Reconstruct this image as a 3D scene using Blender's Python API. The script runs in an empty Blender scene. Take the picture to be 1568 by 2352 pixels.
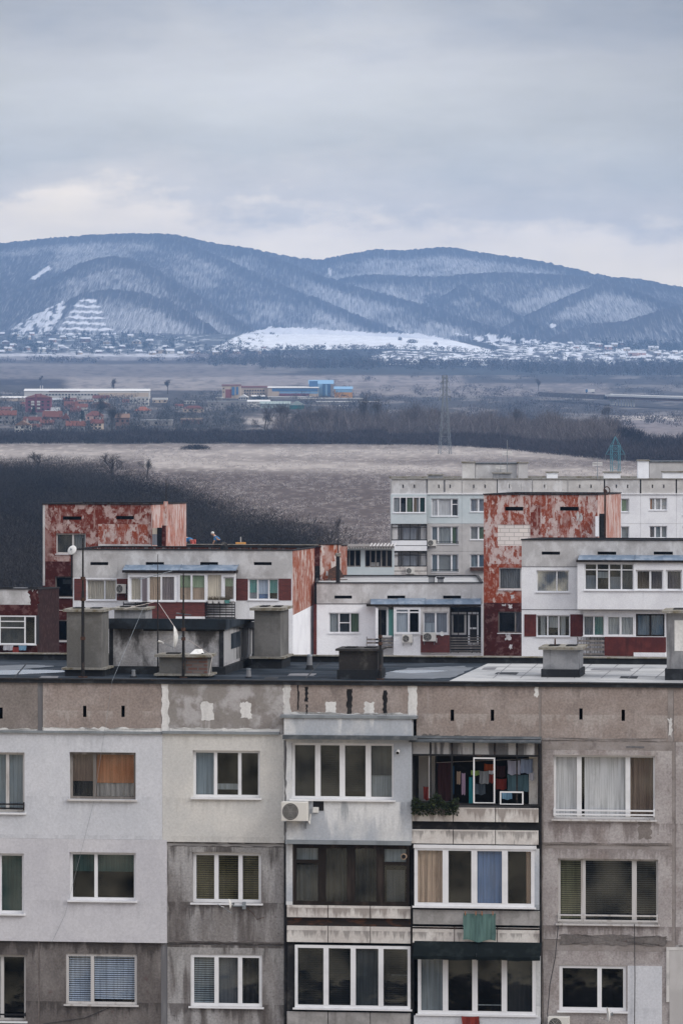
import bpy, math, random
import numpy as np
from mathutils import Vector, Matrix
R = math.radians
SC = bpy.context.scene
COL = SC.collection
# ---------------------------------------------------------------- camera
F, CX, HY, CZ = 12300.0, 784.0, 850.0, 32.0      # focal length and horizon in units of a 1568 x 2352 picture, eye height 32 m
cd = bpy.data.cameras.new('camera'); cam = bpy.data.objects.new('camera', cd); COL.objects.link(cam)
cd.sensor_fit = 'VERTICAL'; cd.sensor_height = 36; cd.lens = F / 2352 * 36
cd.shift_y = -(1176 - HY) / 2352
cd.clip_start = 1; cd.clip_end = 60000
cam.location = (0, 0, CZ); cam.rotation_euler = (R(90), 0, 0)
SC.camera = cam
# ---------------------------------------------------------------- world, sun, exposure
SUNV = Vector((0.80, -0.45, 0.62)).normalized()
W = bpy.data.worlds.new('World'); SC.world = W; W.use_nodes = True
def build_world():
    nt = W.node_tree; nt.nodes.clear()
    def N(t, **k):
        n = nt.nodes.new(t)
        for a, b in k.items(): setattr(n, a, b)
        return n
    L = nt.links.new
    tc = N('ShaderNodeTexCoord')
    sep = N('ShaderNodeSeparateXYZ'); L(tc.outputs['Generated'], sep.inputs[0])
    def noise(scale, st, detail, off, rough=0.55):
        mp = N('ShaderNodeMapping'); mp.inputs['Scale'].default_value = st; mp.inputs['Location'].default_value = off
        L(tc.outputs['Generated'], mp.inputs[0])
        n = N('ShaderNodeTexNoise'); n.inputs['Scale'].default_value = scale; n.inputs['Detail'].default_value = detail
        n.inputs['Roughness'].default_value = rough; L(mp.outputs[0], n.inputs[0]); return n.outputs[0]
    def m(op, a, b, c=None):
        n = N('ShaderNodeMath', operation=op)
        for i, v in enumerate((a, b, c)):
            if v is None: continue
            if isinstance(v, (int, float)): n.inputs[i].default_value = v
            else: L(v, n.inputs[i])
        return n.outputs[0]
    big = noise(9.0, (1, 1, 5.5), 5, (3.1, 0, 0.4))
    puff = noise(30.0, (1, 1, 2.2), 8, (0.3, 1, 7), 0.62)
    z = sep.outputs['Z']
    zz = m('ADD', z, m('MULTIPLY', m('SUBTRACT', big, 0.5), 0.030))
    zz = m('ADD', zz, m('MULTIPLY', m('SUBTRACT', puff, 0.5), 0.030))
    mr = N('ShaderNodeMapRange'); mr.inputs[1].default_value = 0; mr.inputs[2].default_value = 0.1; L(zz, mr.inputs[0])
    cr = N('ShaderNodeValToRGB'); L(mr.outputs[0], cr.inputs[0])
    stops = SKY_STOPS
    e = cr.color_ramp.elements
    while len(e) < len(stops): e.new(0.5)
    for i, (p, c) in enumerate(stops): e[i].position = p; e[i].color = (*c, 1)
    # soft mottling of the overcast
    mot = noise(22.0, (1, 1, 4.0), 6, (9, 2, 1), 0.6)
    mm = m('ADD', m('MULTIPLY', m('SUBTRACT', mot, 0.5), 0.50), 1.0)
    # corner vignetting and darker cloud put into the sky colour, strongest on the right
    side = m('ADD', m('ADD', z, m('MULTIPLY', m('ABSOLUTE', sep.outputs['X'], 0.0), 0.42)), m('MULTIPLY', sep.outputs['X'], 0.10))
    sd = N('ShaderNodeMapRange', interpolation_type='SMOOTHSTEP'); sd.inputs[1].default_value = 0.052; sd.inputs[2].default_value = 0.108; L(side, sd.inputs[0])
    mm = m('MULTIPLY', mm, m('SUBTRACT', 1.0, m('MULTIPLY', sd.outputs[0], 0.42)))
    mx = N('ShaderNodeMix', data_type='RGBA', blend_type='MULTIPLY'); mx.inputs[0].default_value = 1
    L(cr.outputs[0], mx.inputs[6]); cmb = N('ShaderNodeCombineColor'); [L(mm, cmb.inputs[i]) for i in range(3)]; L(cmb.outputs[0], mx.inputs[7])
    # brighter cloud deck overhead
    up = N('ShaderNodeMapRange', interpolation_type='SMOOTHSTEP'); up.inputs[1].default_value = 0.09; up.inputs[2].default_value = 0.75; L(z, up.inputs[0])
    mx2 = N('ShaderNodeMix', data_type='RGBA'); L(up.outputs[0], mx2.inputs[0]); L(mx.outputs[2], mx2.inputs[6]); mx2.inputs[7].default_value = (*ZENITH, 1)
    sky = N('ShaderNodeTexSky', sky_type='NISHITA'); sky.sun_disc = False
    sky.sun_elevation = math.asin(SUNV.z); sky.sun_rotation = math.atan2(SUNV.x, SUNV.y)
    b1 = N('ShaderNodeBackground'); b1.inputs[1].default_value = 1.0; L(mx2.outputs[2], b1.inputs[0])
    b2 = N('ShaderNodeBackground'); b2.inputs[1].default_value = 0.08; L(sky.outputs[0], b2.inputs[0])
    ms = N('ShaderNodeMixShader'); ms.inputs[0].default_value = 0.08; L(b1.outputs[0], ms.inputs[1]); L(b2.outputs[0], ms.inputs[2])
    out = N('ShaderNodeOutputWorld'); L(ms.outputs[0], out.inputs[0])
SKY_STOPS = [(0.0, (1.66, 1.38, 0.98)), (0.19, (1.62, 1.36, 1.0)), (0.255, (1.46, 1.24, 0.96)), (0.30, (0.94, 0.85, 0.73)),
             (0.40, (0.72, 0.69, 0.62)), (0.50, (0.80, 0.77, 0.71)), (0.60, (0.78, 0.75, 0.72)), (0.74, (0.56, 0.57, 0.61)), (1.0, (0.52, 0.54, 0.60))]
ZENITH = (1.25, 1.25, 1.32)
build_world()
sl = bpy.data.lights.new('sun', 'SUN'); so = bpy.data.objects.new('sun', sl); COL.objects.link(so)
sl.energy = 1.5; sl.angle = R(22); sl.color = (1.0, 0.95, 0.88)
so.rotation_euler = SUNV.to_track_quat('Z', 'Y').to_euler(); so.location = (0, 0, 300)
SC.view_settings.view_transform = 'Standard'; SC.view_settings.look = 'None'
SC.view_settings.exposure = 0.26; SC.view_settings.gamma = 1
SC.cycles.max_bounces = 6; SC.cycles.transparent_max_bounces = 12; SC.cycles.volume_bounces = 2
SC.cycles.caustics_reflective = False; SC.cycles.caustics_refractive = False

# ---------------------------------------------------------------- materials
MATS = {}
def pm(name, base, layers=(), rough=0.85, rough2=None, bump=0.0, bscale=40, metal=0.0, spec=0.12, attr=None):
    """layers: (colour, scale, (sx,sy,sz), lo, hi[, strength])"""
    if name in MATS: return MATS[name]
    m = bpy.data.materials.new(name); m.use_nodes = True; nt = m.node_tree; bs = nt.nodes['Principled BSDF']; L = nt.links.new
    bs.inputs['Roughness'].default_value = rough; bs.inputs['Metallic'].default_value = metal
    bs.inputs['Specular IOR Level'].default_value = spec
    tc = nt.nodes.new('ShaderNodeTexCoord')
    rnd = sum(ord(c) for c in name) % 97
    if attr:
        a = nt.nodes.new('ShaderNodeAttribute'); a.attribute_name = attr; cur = a.outputs['Color']
    else:
        rgb = nt.nodes.new('ShaderNodeRGB'); rgb.outputs[0].default_value = (*base, 1); cur = rgb.outputs[0]
    def noise(sc, st, det, k):
        mp = nt.nodes.new('ShaderNodeMapping'); mp.inputs['Scale'].default_value = st; mp.inputs['Location'].default_value = (rnd + k * 7.3, k * 3.1, rnd * 0.37)
        L(tc.outputs['Object'], mp.inputs[0])
        n = nt.nodes.new('ShaderNodeTexNoise'); n.inputs['Scale'].default_value = sc; n.inputs['Detail'].default_value = det; n.inputs['Roughness'].default_value = 0.62
        L(mp.outputs[0], n.inputs[0]); return n.outputs[0]
    lf = None
    for k, ly in enumerate(layers):
        c, sc, st, lo, hi = ly[:5]; s = ly[5] if len(ly) > 5 else 1.0
        n = noise(sc, st, 6, k)
        mr = nt.nodes.new('ShaderNodeMapRange'); mr.interpolation_type = 'SMOOTHSTEP'
        mr.inputs[1].default_value = lo; mr.inputs[2].default_value = hi; mr.inputs[4].default_value = s; L(n, mr.inputs[0])
        if len(ly) > 6:      # stain that hangs from a given height
            sp = nt.nodes.new('ShaderNodeSeparateXYZ'); L(tc.outputs['Object'], sp.inputs[0]); zr = nt.nodes.new('ShaderNodeMapRange'); zr.inputs[3].default_value = -.18; zr.inputs[4].default_value = .16
            if len(ly[6]) == 2: zr.inputs[1].default_value, zr.inputs[2].default_value = ly[6]; L(sp.outputs[2], zr.inputs[0])
            else:            # repeats at every storey: (height of a joint, storey height, length of the run-off)
                z0_, per_, ln_ = ly[6]; m1_ = nt.nodes.new('ShaderNodeMath'); m1_.operation = 'SUBTRACT'; m1_.inputs[0].default_value = z0_ + per_ * 8; L(sp.outputs[2], m1_.inputs[1])
                m2_ = nt.nodes.new('ShaderNodeMath'); m2_.operation = 'MODULO'; L(m1_.outputs[0], m2_.inputs[0]); m2_.inputs[1].default_value = per_
                zr.inputs[1].default_value = ln_; zr.inputs[2].default_value = 0; L(m2_.outputs[0], zr.inputs[0]); ad = nt.nodes.new('ShaderNodeMath'); ad.operation = 'ADD'; L(n, ad.inputs[0]); L(zr.outputs[0], ad.inputs[1]); L(ad.outputs[0], mr.inputs[0])
        mx = nt.nodes.new('ShaderNodeMix'); mx.data_type = 'RGBA'; L(mr.outputs[0], mx.inputs[0]); L(cur, mx.inputs[6])
        mx.inputs[7].default_value = (*c, 1); cur = mx.outputs[2]; lf = mr.outputs[0]
    if bump and not attr:     # fine grain of the render or exposed aggregate
        mr = nt.nodes.new('ShaderNodeMapRange'); mr.inputs[1].default_value = .3; mr.inputs[2].default_value = .7; mr.inputs[3].default_value = .80 if bump > .005 else .90; mr.inputs[4].default_value = 1.2 if bump > .005 else 1.08
        L(noise(17, (1, 1, 1), 3, 4), mr.inputs[0]); cc = nt.nodes.new('ShaderNodeCombineColor'); [L(mr.outputs[0], cc.inputs[i]) for i in range(3)]
        mx = nt.nodes.new('ShaderNodeMix'); mx.data_type = 'RGBA'; mx.blend_type = 'MULTIPLY'; mx.inputs[0].default_value = 1; L(cur, mx.inputs[6]); L(cc.outputs[0], mx.inputs[7]); cur = mx.outputs[2]
    L(cur, bs.inputs['Base Color'])
    if rough2 is not None:
        mr = nt.nodes.new('ShaderNodeMapRange'); mr.inputs[1].default_value = 0.42; mr.inputs[2].default_value = 0.58; mr.inputs[3].default_value = rough; mr.inputs[4].default_value = rough2
        L(noise(0.55, (1, 2.2, 1), 5, 9), mr.inputs[0]); L(mr.outputs[0], bs.inputs['Roughness'])
    if bump:
        b = nt.nodes.new('ShaderNodeBump'); b.inputs['Strength'].default_value = 1.0; b.inputs['Distance'].default_value = bump
        L(noise(bscale, (1, 1, 1), 3, 5), b.inputs['Height']); L(b.outputs[0], bs.inputs['Normal'])
    MATS[name] = m; return m
def glassm(name, tint=(0.62, 0.66, 0.68), refl=0.012, rough=0.04):
    if name in MATS: return MATS[name]
    m = bpy.data.materials.new(name); m.use_nodes = True; nt = m.node_tree; nt.nodes.clear(); L = nt.links.new
    o = nt.nodes.new('ShaderNodeOutputMaterial'); t = nt.nodes.new('ShaderNodeBsdfTransparent'); t.inputs[0].default_value = (*tint, 1)
    g = nt.nodes.new('ShaderNodeBsdfGlossy'); g.inputs['Roughness'].default_value = rough; g.inputs[0].default_value = (0.85, 0.92, 1, 1)
    x = nt.nodes.new('ShaderNodeMixShader')
    tc = nt.nodes.new('ShaderNodeTexCoord'); n = nt.nodes.new('ShaderNodeTexNoise'); n.inputs['Scale'].default_value = 0.9; n.inputs['Detail'].default_value = 3
    L(tc.outputs['Object'], n.inputs[0])
    mr = nt.nodes.new('ShaderNodeMapRange'); mr.inputs[1].default_value = 0.35; mr.inputs[2].default_value = 0.65
    mr.inputs[3].default_value = refl * 0.2; mr.inputs[4].default_value = refl * 2.6; L(n.outputs[0], mr.inputs[0]); L(mr.outputs[0], x.inputs[0])
    bp = nt.nodes.new('ShaderNodeBump'); bp.inputs['Distance'].default_value = 0.01; bp.inputs['Strength'].default_value = 0.6; L(n.outputs[0], bp.inputs['Height']); L(bp.outputs[0], g.inputs['Normal'])
    L(t.outputs[0], x.inputs[1]); L(g.outputs[0], x.inputs[2]); L(x.outputs[0], o.inputs[0])
    MATS[name] = m; return m
U = (1, 1, 1); V = (1, 1, 0.12); Hh = (0.3, 0.3, 1.6)
SOOT = (0.045, 0.045, 0.05)
def M(n): return MATS[n]
pm('render_white', (0.585, 0.60, 0.645), [((0.52, 0.54, 0.585), 0.5, U, .35, .65), ((0.60, 0.62, 0.66), 2.5, V, .5, .75, .6), ((0.42, 0.43, 0.47), 1.6, V, .62, .8, .35), ((0.36, 0.375, 0.41), 4.0, (1, 1, .07), .58, .74, .32, (19.98, 2.86, 1.1)), ((0.34, 0.355, 0.39), 3.0, (1, 1, .07), .56, .72, .3, (21.73, 2.829, .8))], bump=.004, bscale=28)
pm('render_white_b', (0.565, 0.565, 0.60), [((0.50, 0.50, 0.54), 0.6, U, .35, .65), ((0.40, 0.40, 0.43), 2.2, V, .62, .8, .35), ((0.36, 0.36, 0.39), 4.0, (1, 1, .07), .58, .74, .3, (17.05, 2.86, 1.0))], bump=.004, bscale=28)
pm('render_cream', (0.62, 0.61, 0.585), [((0.53, 0.53, 0.52), 0.7, U, .35, .65), ((0.40, 0.40, 0.39), 1.8, V, .6, .8, .4), ((0.38, 0.375, 0.36), 4.0, (1, 1, .07), .58, .74, .32, (19.98, 2.86, 1.1)), ((0.36, 0.355, 0.34), 3.0, (1, 1, .07), .56, .72, .3, (21.73, 2.829, .8))], bump=.003, bscale=30)
pm('bay_white', (0.60, 0.61, 0.62), [((0.38, 0.41, 0.46), 0.8, (1, 1, .5), .36, .58, .95), ((0.30, 0.32, 0.35), 3.0, V, .55, .75, .6), ((0.25, 0.27, 0.30), 3.5, (1, 1, .07), .52, .66, .7, (19.95, 2.829, 1.2)), ((0.70, 0.71, 0.72), 2.5, (1, 1, .07), .58, .68, .7, (19.95, 2.829, 1.6))], bump=.002)
pm('concrete_taupe', (0.275, 0.232, 0.214), [((0.34, 0.30, 0.285), 0.7, U, .42, .66), ((0.205, 0.175, 0.165), 1.3, U, .48, .7, .7), ((0.37, 0.34, 0.33), 2.6, V, .6, .75, .5), ((0.165, 0.138, 0.13), 3.0, (1, 1, .07), .52, .66, .6, (23.29, 2.829, .7)), ((0.40, 0.37, 0.355), 2.0, (1, 1, .07), .58, .68, .5, (22.4, 2.829, 1.0))], bump=.006, bscale=45)
pm('concrete_taupe_dark', (0.205, 0.182, 0.172), [((0.27, 0.24, 0.23), 0.9, U, .42, .66), ((0.16, 0.145, 0.135), 1.3, U, .48, .7, .7)], bump=.006, bscale=45)
pm('concrete_patchy', (0.25, 0.235, 0.225), [((0.42, 0.41, 0.42), 1.2, U, .44, .60, .9), ((0.21, 0.19, 0.18), 2.0, U, .5, .62, .8), ((0.48, 0.47, 0.48), 3.5, V, .56, .72, .6)], bump=.005, bscale=45)
pm('concrete_weathered', (0.225, 0.213, 0.21), [((0.34, 0.335, 0.34), 0.9, (1, 1, .4), .40, .60), ((0.105, 0.093, 0.09), 1.4, V, .47, .62, .9), ((0.36, 0.35, 0.35), 3.5, (1, 1, .2), .58, .75, .5), ((0.10, 0.085, 0.085), 9, U, .62, .7, .7), ((0.07, 0.063, 0.06), 3.2, (1, 1, .07), .50, .62, .8, (18.74, 2.829, 1.1)), ((0.08, 0.07, 0.068), 4.5, (1, 1, .07), .52, .64, .7, (17.05, 2.86, .9)), ((0.38, 0.375, 0.375), 2.3, (1, 1, .07), .56, .66, .6, (18.6, 2.829, 2.2))], bump=.008, bscale=55)
pm('concrete_darkbrown', (0.125, 0.113, 0.110), [((0.20, 0.185, 0.18), 0.8, (1, 1, .6), .42, .64), ((0.075, 0.065, 0.064), 1.5, V, .46, .66, .8), ((0.10, 0.065, 0.065), 5, U, .58, .7, .6), ((0.05, 0.044, 0.043), 3.2, (1, 1, .07), .50, .62, .8, (18.74, 2.829, .8)), ((0.05, 0.045, 0.043), 4.5, (1, 1, .07), .52, .64, .7, (17.05, 2.86, .8))], bump=.008, bscale=55)
pm('pebbledash_pink', (0.345, 0.318, 0.318), [((0.41, 0.385, 0.385), 0.6, U, .42, .6), ((0.235, 0.20, 0.19), 1.1, (1, 1, .6), .52, .68, .8), ((0.21, 0.17, 0.165), 12, U, .60, .68, .6), ((0.47, 0.44, 0.43), 5, V, .6, .74, .5), ((0.17, 0.145, 0.14), 3.0, (1, 1, .07), .52, .66, .7, (19.4, 2.87, .9)), ((0.20, 0.175, 0.17), 4.2, (1, 1, .07), .52, .66, .6, (18.74, 2.829, .7))], bump=.009, bscale=60)
pm('pebbledash_joint', (0.25, 0.225, 0.215), [((0.31, 0.285, 0.28), 1.5, U, .42, .62), ((0.14, 0.12, 0.12), 2.5, U, .55, .7, .7)], bump=.004)
pm('tank_panel', (0.52, 0.49, 0.47), [((0.62, 0.60, 0.58), 1.2, U, .42, .6), ((0.30, 0.27, 0.26), 2.3, (1, 1, .5), .54, .7, .8), ((0.12, 0.11, 0.11), 7, V, .62, .74, .6), ((0.22, 0.19, 0.175), 5.0, (1, 1, .07), .50, .64, .75, (19.78, 2.829, .5)), ((0.16, 0.15, 0.145), 6.0, (1, 1, .07), .54, .66, .6, (19.15, 2.829, .45))], bump=.003)
pm('tank_panel_dark', (0.27, 0.265, 0.26), [((0.36, 0.35, 0.35), 1.5, U, .42, .6), ((0.14, 0.13, 0.13), 2.3, V, .5, .7, .8)], bump=.003)
pm('tar', (0.022, 0.024, 0.028), [((0.05, 0.055, 0.062), 2.2, U, .5, .7)], rough=.75, bump=.004, bscale=15)
pm('tar_roofing', (0.020, 0.027, 0.036), [((0.05, 0.060, 0.075), 0.5, (1, 1.7, 1), .44, .64), ((0.018, 0.02, 0.024), 0.9, (1, 1.5, 1), .55, .65, .8)], rough=.7, rough2=.95, bump=.003, bscale=9, spec=.04)
pm('slab_roofing', (0.32, 0.325, 0.33), [((0.40, 0.40, 0.395), 0.4, (1, 2, 1), .42, .6), ((0.16, 0.17, 0.185), 0.7, (1, 2.5, 1), .54, .66, .7), ((0.11, 0.115, 0.12), 2.5, (1, 1.5, 1), .62, .72, .5)], rough=.45, rough2=.85, bump=.003, bscale=9)
pm('soot_black', (0.018, 0.018, 0.02), [((0.05, 0.048, 0.048), 3, U, .5, .7)], rough=.9)
pm('rusty_gap', (0.03, 0.024, 0.022), [((0.11, 0.05, 0.03), 2.5, (1, 1, 3), .48, .66, .8)], rough=.9)
pm('white_paint_rough', (0.66, 0.66, 0.66), [((0.50, 0.50, 0.50), 3, V, .45, .65, .7)], rough=.8, bump=.004, bscale=20)
pm('grey_sealant', (0.14, 0.14, 0.15), [((0.24, 0.24, 0.25), 3, V, .45, .65, .7)])
pm('zinc', (0.25, 0.28, 0.31), [((0.16, 0.18, 0.2), 2, V, .45, .65, .7)], rough=.5, metal=.4)
pm('zinc_blue', (0.15, 0.20, 0.27), [((0.24, 0.29, 0.36), 1.3, (1, 1, .4), .44, .6), ((0.09, 0.12, 0.16), 3.0, V, .52, .7, .7), ((0.25, 0.17, 0.13), 5, U, .66, .74, .5)], rough=.5, metal=.1)
pm('zinc_dark', (0.07, 0.08, 0.09), [((0.13, 0.14, 0.15), 3, U, .45, .65)], rough=.6)
pm('pvc_white', (0.72, 0.73, 0.76), [((0.60, 0.61, 0.64), 2.5, U, .45, .7, .6)], rough=.45)
pm('wood_white_old', (0.52, 0.51, 0.51), [((0.30, 0.27, 0.25), 6, V, .5, .68, .8)], rough=.7)
pm('wood_brown_dark', (0.018, 0.014, 0.012), [((0.05, 0.038, 0.033), 4, V, .5, .7)], rough=.6)
pm('wood_grey', (0.16, 0.145, 0.135), [((0.28, 0.26, 0.25), 5, V, .48, .66)], rough=.8)
pm('iron_black', (0.02, 0.02, 0.022), [((0.06, 0.045, 0.04), 6, U, .55, .7)], rough=.6)
pm('iron_rust', (0.06, 0.035, 0.028), [((0.12, 0.06, 0.04), 6, U, .5, .7)], rough=.8)
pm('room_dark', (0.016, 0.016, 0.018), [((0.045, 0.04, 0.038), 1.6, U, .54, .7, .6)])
pm('room_grey', (0.09, 0.09, 0.095), [((0.17, 0.165, 0.16), 1.3, U, .45, .65)])
def cloth_m(n, c, c2=None, k=.7):
    c2 = c2 or tuple(v * k for v in c)
    return pm(n, c, [(c2, 6, (3, 3, .1), .42, .62), (tuple(v * 0.55 for v in c), 2.2, (1, 1, .6), .55, .75, .5)], rough=.9)
for n, c in dict(blind_pale=(0.42, 0.47, 0.52), blind_orange=(0.34, 0.15, 0.075), blind_green=(0.05, 0.105, 0.10), blind_olive=(0.15, 0.125, 0.06), blind_silver=(0.42, 0.50, 0.62),
                 blind_grey=(0.15, 0.155, 0.175), curtain_tan=(0.44, 0.33, 0.25), curtain_white=(0.62, 0.62, 0.63), curtain_brown=(0.17, 0.125, 0.10), blind_blue=(0.11, 0.18, 0.33),
                 blind_beige=(0.55, 0.50, 0.42), blind_teal=(0.13, 0.33, 0.31), blind_cream=(0.75, 0.66, 0.53), curtain_grey=(0.25, 0.27, 0.31), lace=(0.28, 0.27, 0.27),
                 blind_slats=(0.032, 0.034, 0.038), curtain_green=(0.25, 0.33, 0.22), curtain_dusty=(0.085, 0.092, 0.102), blind_yellow=(0.24, 0.235, 0.14), curtain_blue=(0.22, 0.30, 0.40),
                 card_light=(0.40, 0.42, 0.44), curtain_mauve=(0.20, 0.17, 0.19)).items(): cloth_m(n, c)
def red_m(n, dark, light, lo, hi, st=U):
    mid = tuple(a * .5 + b * .5 for a, b in zip(dark, light)); pale = (0.52, 0.46, 0.45)
    return pm(n, dark, [(tuple(v * 0.5 for v in dark), 0.8, U, .5, .7, .8), (light, .5, (1, 1, .7), lo + .07, hi + .15, .55), (light, 3.4, (1, 1, .16), lo + .06, hi + .07, .7), (dark, 1.5, (1, 1, .8), .53, .60, .7),
                           (light, 1.0, st, lo + .04, hi + .04), (mid, 3.2, st, .48, .62, .7), (pale, 4, (1, 1, .4), lo + .12, hi + .12, .7)], bump=.004)
red_m('red_peeling', (0.155, 0.03, 0.018), (0.44, 0.33, 0.31), .50, .56, (1.3, 1.3, 1.0))
red_m('red_peeling_pale', (0.26, 0.062, 0.034), (0.52, 0.42, 0.40), .48, .52, (2.1, 2.1, 1.3))
red_m('red_side_pale', (0.40, 0.16, 0.115), (0.60, 0.50, 0.48), .46, .54, (1.4, 1.4, .6))  # tower sides: peeling red lightened, sun from the right put into the colour
red_m('red_side', (0.28, 0.075, 0.035), (0.60, 0.53, 0.50), .51, .55, (2.2, 2.2, .8))
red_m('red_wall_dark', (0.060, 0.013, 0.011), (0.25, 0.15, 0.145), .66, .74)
red_m('red_shaded_end', (0.028, 0.011, 0.010), (0.09, 0.05, 0.05), .64, .74)  # dark maroon paint of the low block's blank end wall
red_m('red_wall_orange', (0.25, 0.05, 0.022), (0.52, 0.40, 0.36), .53, .58, (1.8, 1.8, 1.2))
pm('maroon_plain', (0.09, 0.025, 0.024), [((0.13, 0.035, 0.03), 1.2, U, .42, .62), ((0.05, 0.02, 0.02), 2, V, .5, .68, .7)], bump=.002)
def brick_m(name, c1, c2, mortar, sw, sh, ms=.012):
    m = bpy.data.materials.new(name); m.use_nodes = True; nt = m.node_tree; bs = nt.nodes['Principled BSDF']; L = nt.links.new
    tc = nt.nodes.new('ShaderNodeTexCoord'); mp = nt.nodes.new('ShaderNodeMapping'); mp.inputs['Rotation'].default_value = (R(90), 0, 0)
    L(tc.outputs['Object'], mp.inputs[0]); b = nt.nodes.new('ShaderNodeTexBrick')
    b.inputs['Scale'].default_value = 1; b.inputs['Brick Width'].default_value = sw; b.inputs['Row Height'].default_value = sh; b.inputs['Mortar Size'].default_value = ms
    b.inputs['Color1'].default_value = (*c1, 1); b.inputs['Color2'].default_value = (*c2, 1); b.inputs['Mortar'].default_value = (*mortar, 1)
    L(mp.outputs[0], b.inputs[0]); L(b.outputs[0], bs.inputs['Base Color']); bs.inputs['Roughness'].default_value = .9; MATS[name] = m
brick_m('brick_maroon', (0.15, 0.035, 0.03), (0.10, 0.026, 0.024), (0.055, 0.03, 0.028), .25, .075, .006)
brick_m('block_white', (0.72, 0.66, 0.62), (0.66, 0.61, 0.58), (0.42, 0.38, 0.36), .62, .27, .022)
brick_m('brick_exposed', (0.13, 0.055, 0.04), (0.16, 0.13, 0.12), (0.12, 0.11, 0.11), .3, .1, .02)
pm('plaster_old', (0.47, 0.465, 0.47), [((0.60, 0.60, 0.61), 1.1, (1, 1, .6), .44, .60), ((0.34, 0.33, 0.33), 0.7, U, .5, .68, .7), ((0.27, 0.26, 0.26), 3, V, .60, .75, .5)], bump=.004)
pm('wall_white', (0.82, 0.835, 0.87), [((0.74, 0.75, 0.79), 0.6, U, .42, .62), ((0.50, 0.50, 0.54), 2.0, V, .6, .78, .5)], bump=.002)
pm('wall_grey', (0.43, 0.42, 0.42), [((0.50, 0.49, 0.49), 0.6, U, .42, .62), ((0.33, 0.32, 0.32), 1.6, V, .54, .72, .5)])
pm('wall_mint', (0.50, 0.57, 0.60), [((0.56, 0.62, 0.65), 0.5, U, .42, .62)])
pm('parapet_far', (0.50, 0.49, 0.48), [((0.60, 0.59, 0.58), 0.8, U, .42, .60), ((0.36, 0.35, 0.35), 1.8, U, .55, .7, .7)])
pm('chimney_plaster', (0.12, 0.118, 0.115), [((0.175, 0.172, 0.17), 1.1, U, .42, .64), ((0.07, 0.06, 0.055), 1.6, V, .52, .66, .8, (23.4, 24.9))], bump=.005)
pm('machine_room_plaster', (0.30, 0.295, 0.305), [((0.42, 0.42, 0.44), 0.8, U, .42, .60), ((0.045, 0.043, 0.043), 0.7, (1, 1, .5), .48, .60, .95, (23.6, 24.6)), ((0.40, 0.40, 0.41), 3.2, V, .58, .75, .5)], bump=.006)
pm('streaked_plaster', (0.36, 0.36, 0.37), [((0.08, 0.08, 0.085), 2.6, (1, 1, .08), .50, .60, .9), ((0.45, 0.45, 0.45), 4, V, .55, .7, .6)], bump=.004)
pm('chimney_cap', (0.24, 0.23, 0.21), [((0.14, 0.12, 0.08), 3, U, .45, .65), ((0.36, 0.35, 0.33), 6, U, .6, .7)], bump=.006)
pm('chimney_grey', (0.20, 0.205, 0.22), [((0.27, 0.275, 0.29), 1.5, U, .42, .6), ((0.09, 0.09, 0.10), 2.5, V, .54, .7, .8)], bump=.004)
pm('chimney_dark', (0.035, 0.033, 0.034), [((0.09, 0.085, 0.08), 2.0, U, .5, .68)], bump=.004)
pm('ac_case', (0.62, 0.61, 0.58), [((0.48, 0.46, 0.42), 4, V, .5, .7, .6)], rough=.5)
pm('dish_white', (0.66, 0.66, 0.65), [((0.50, 0.49, 0.47), 4, U, .5, .7)], rough=.5)
pm('cable_pale', (0.42, 0.38, 0.36), rough=.7); pm('cable_dark', (0.05, 0.05, 0.055), rough=.7)
pm('skin', (0.42, 0.26, 0.19), rough=.6)
glassm('glass'); glassm('glass_sky', (0.55, 0.62, 0.7), .09, .03); glassm('glass_faint', (0.86, 0.88, 0.9), .012)

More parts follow.
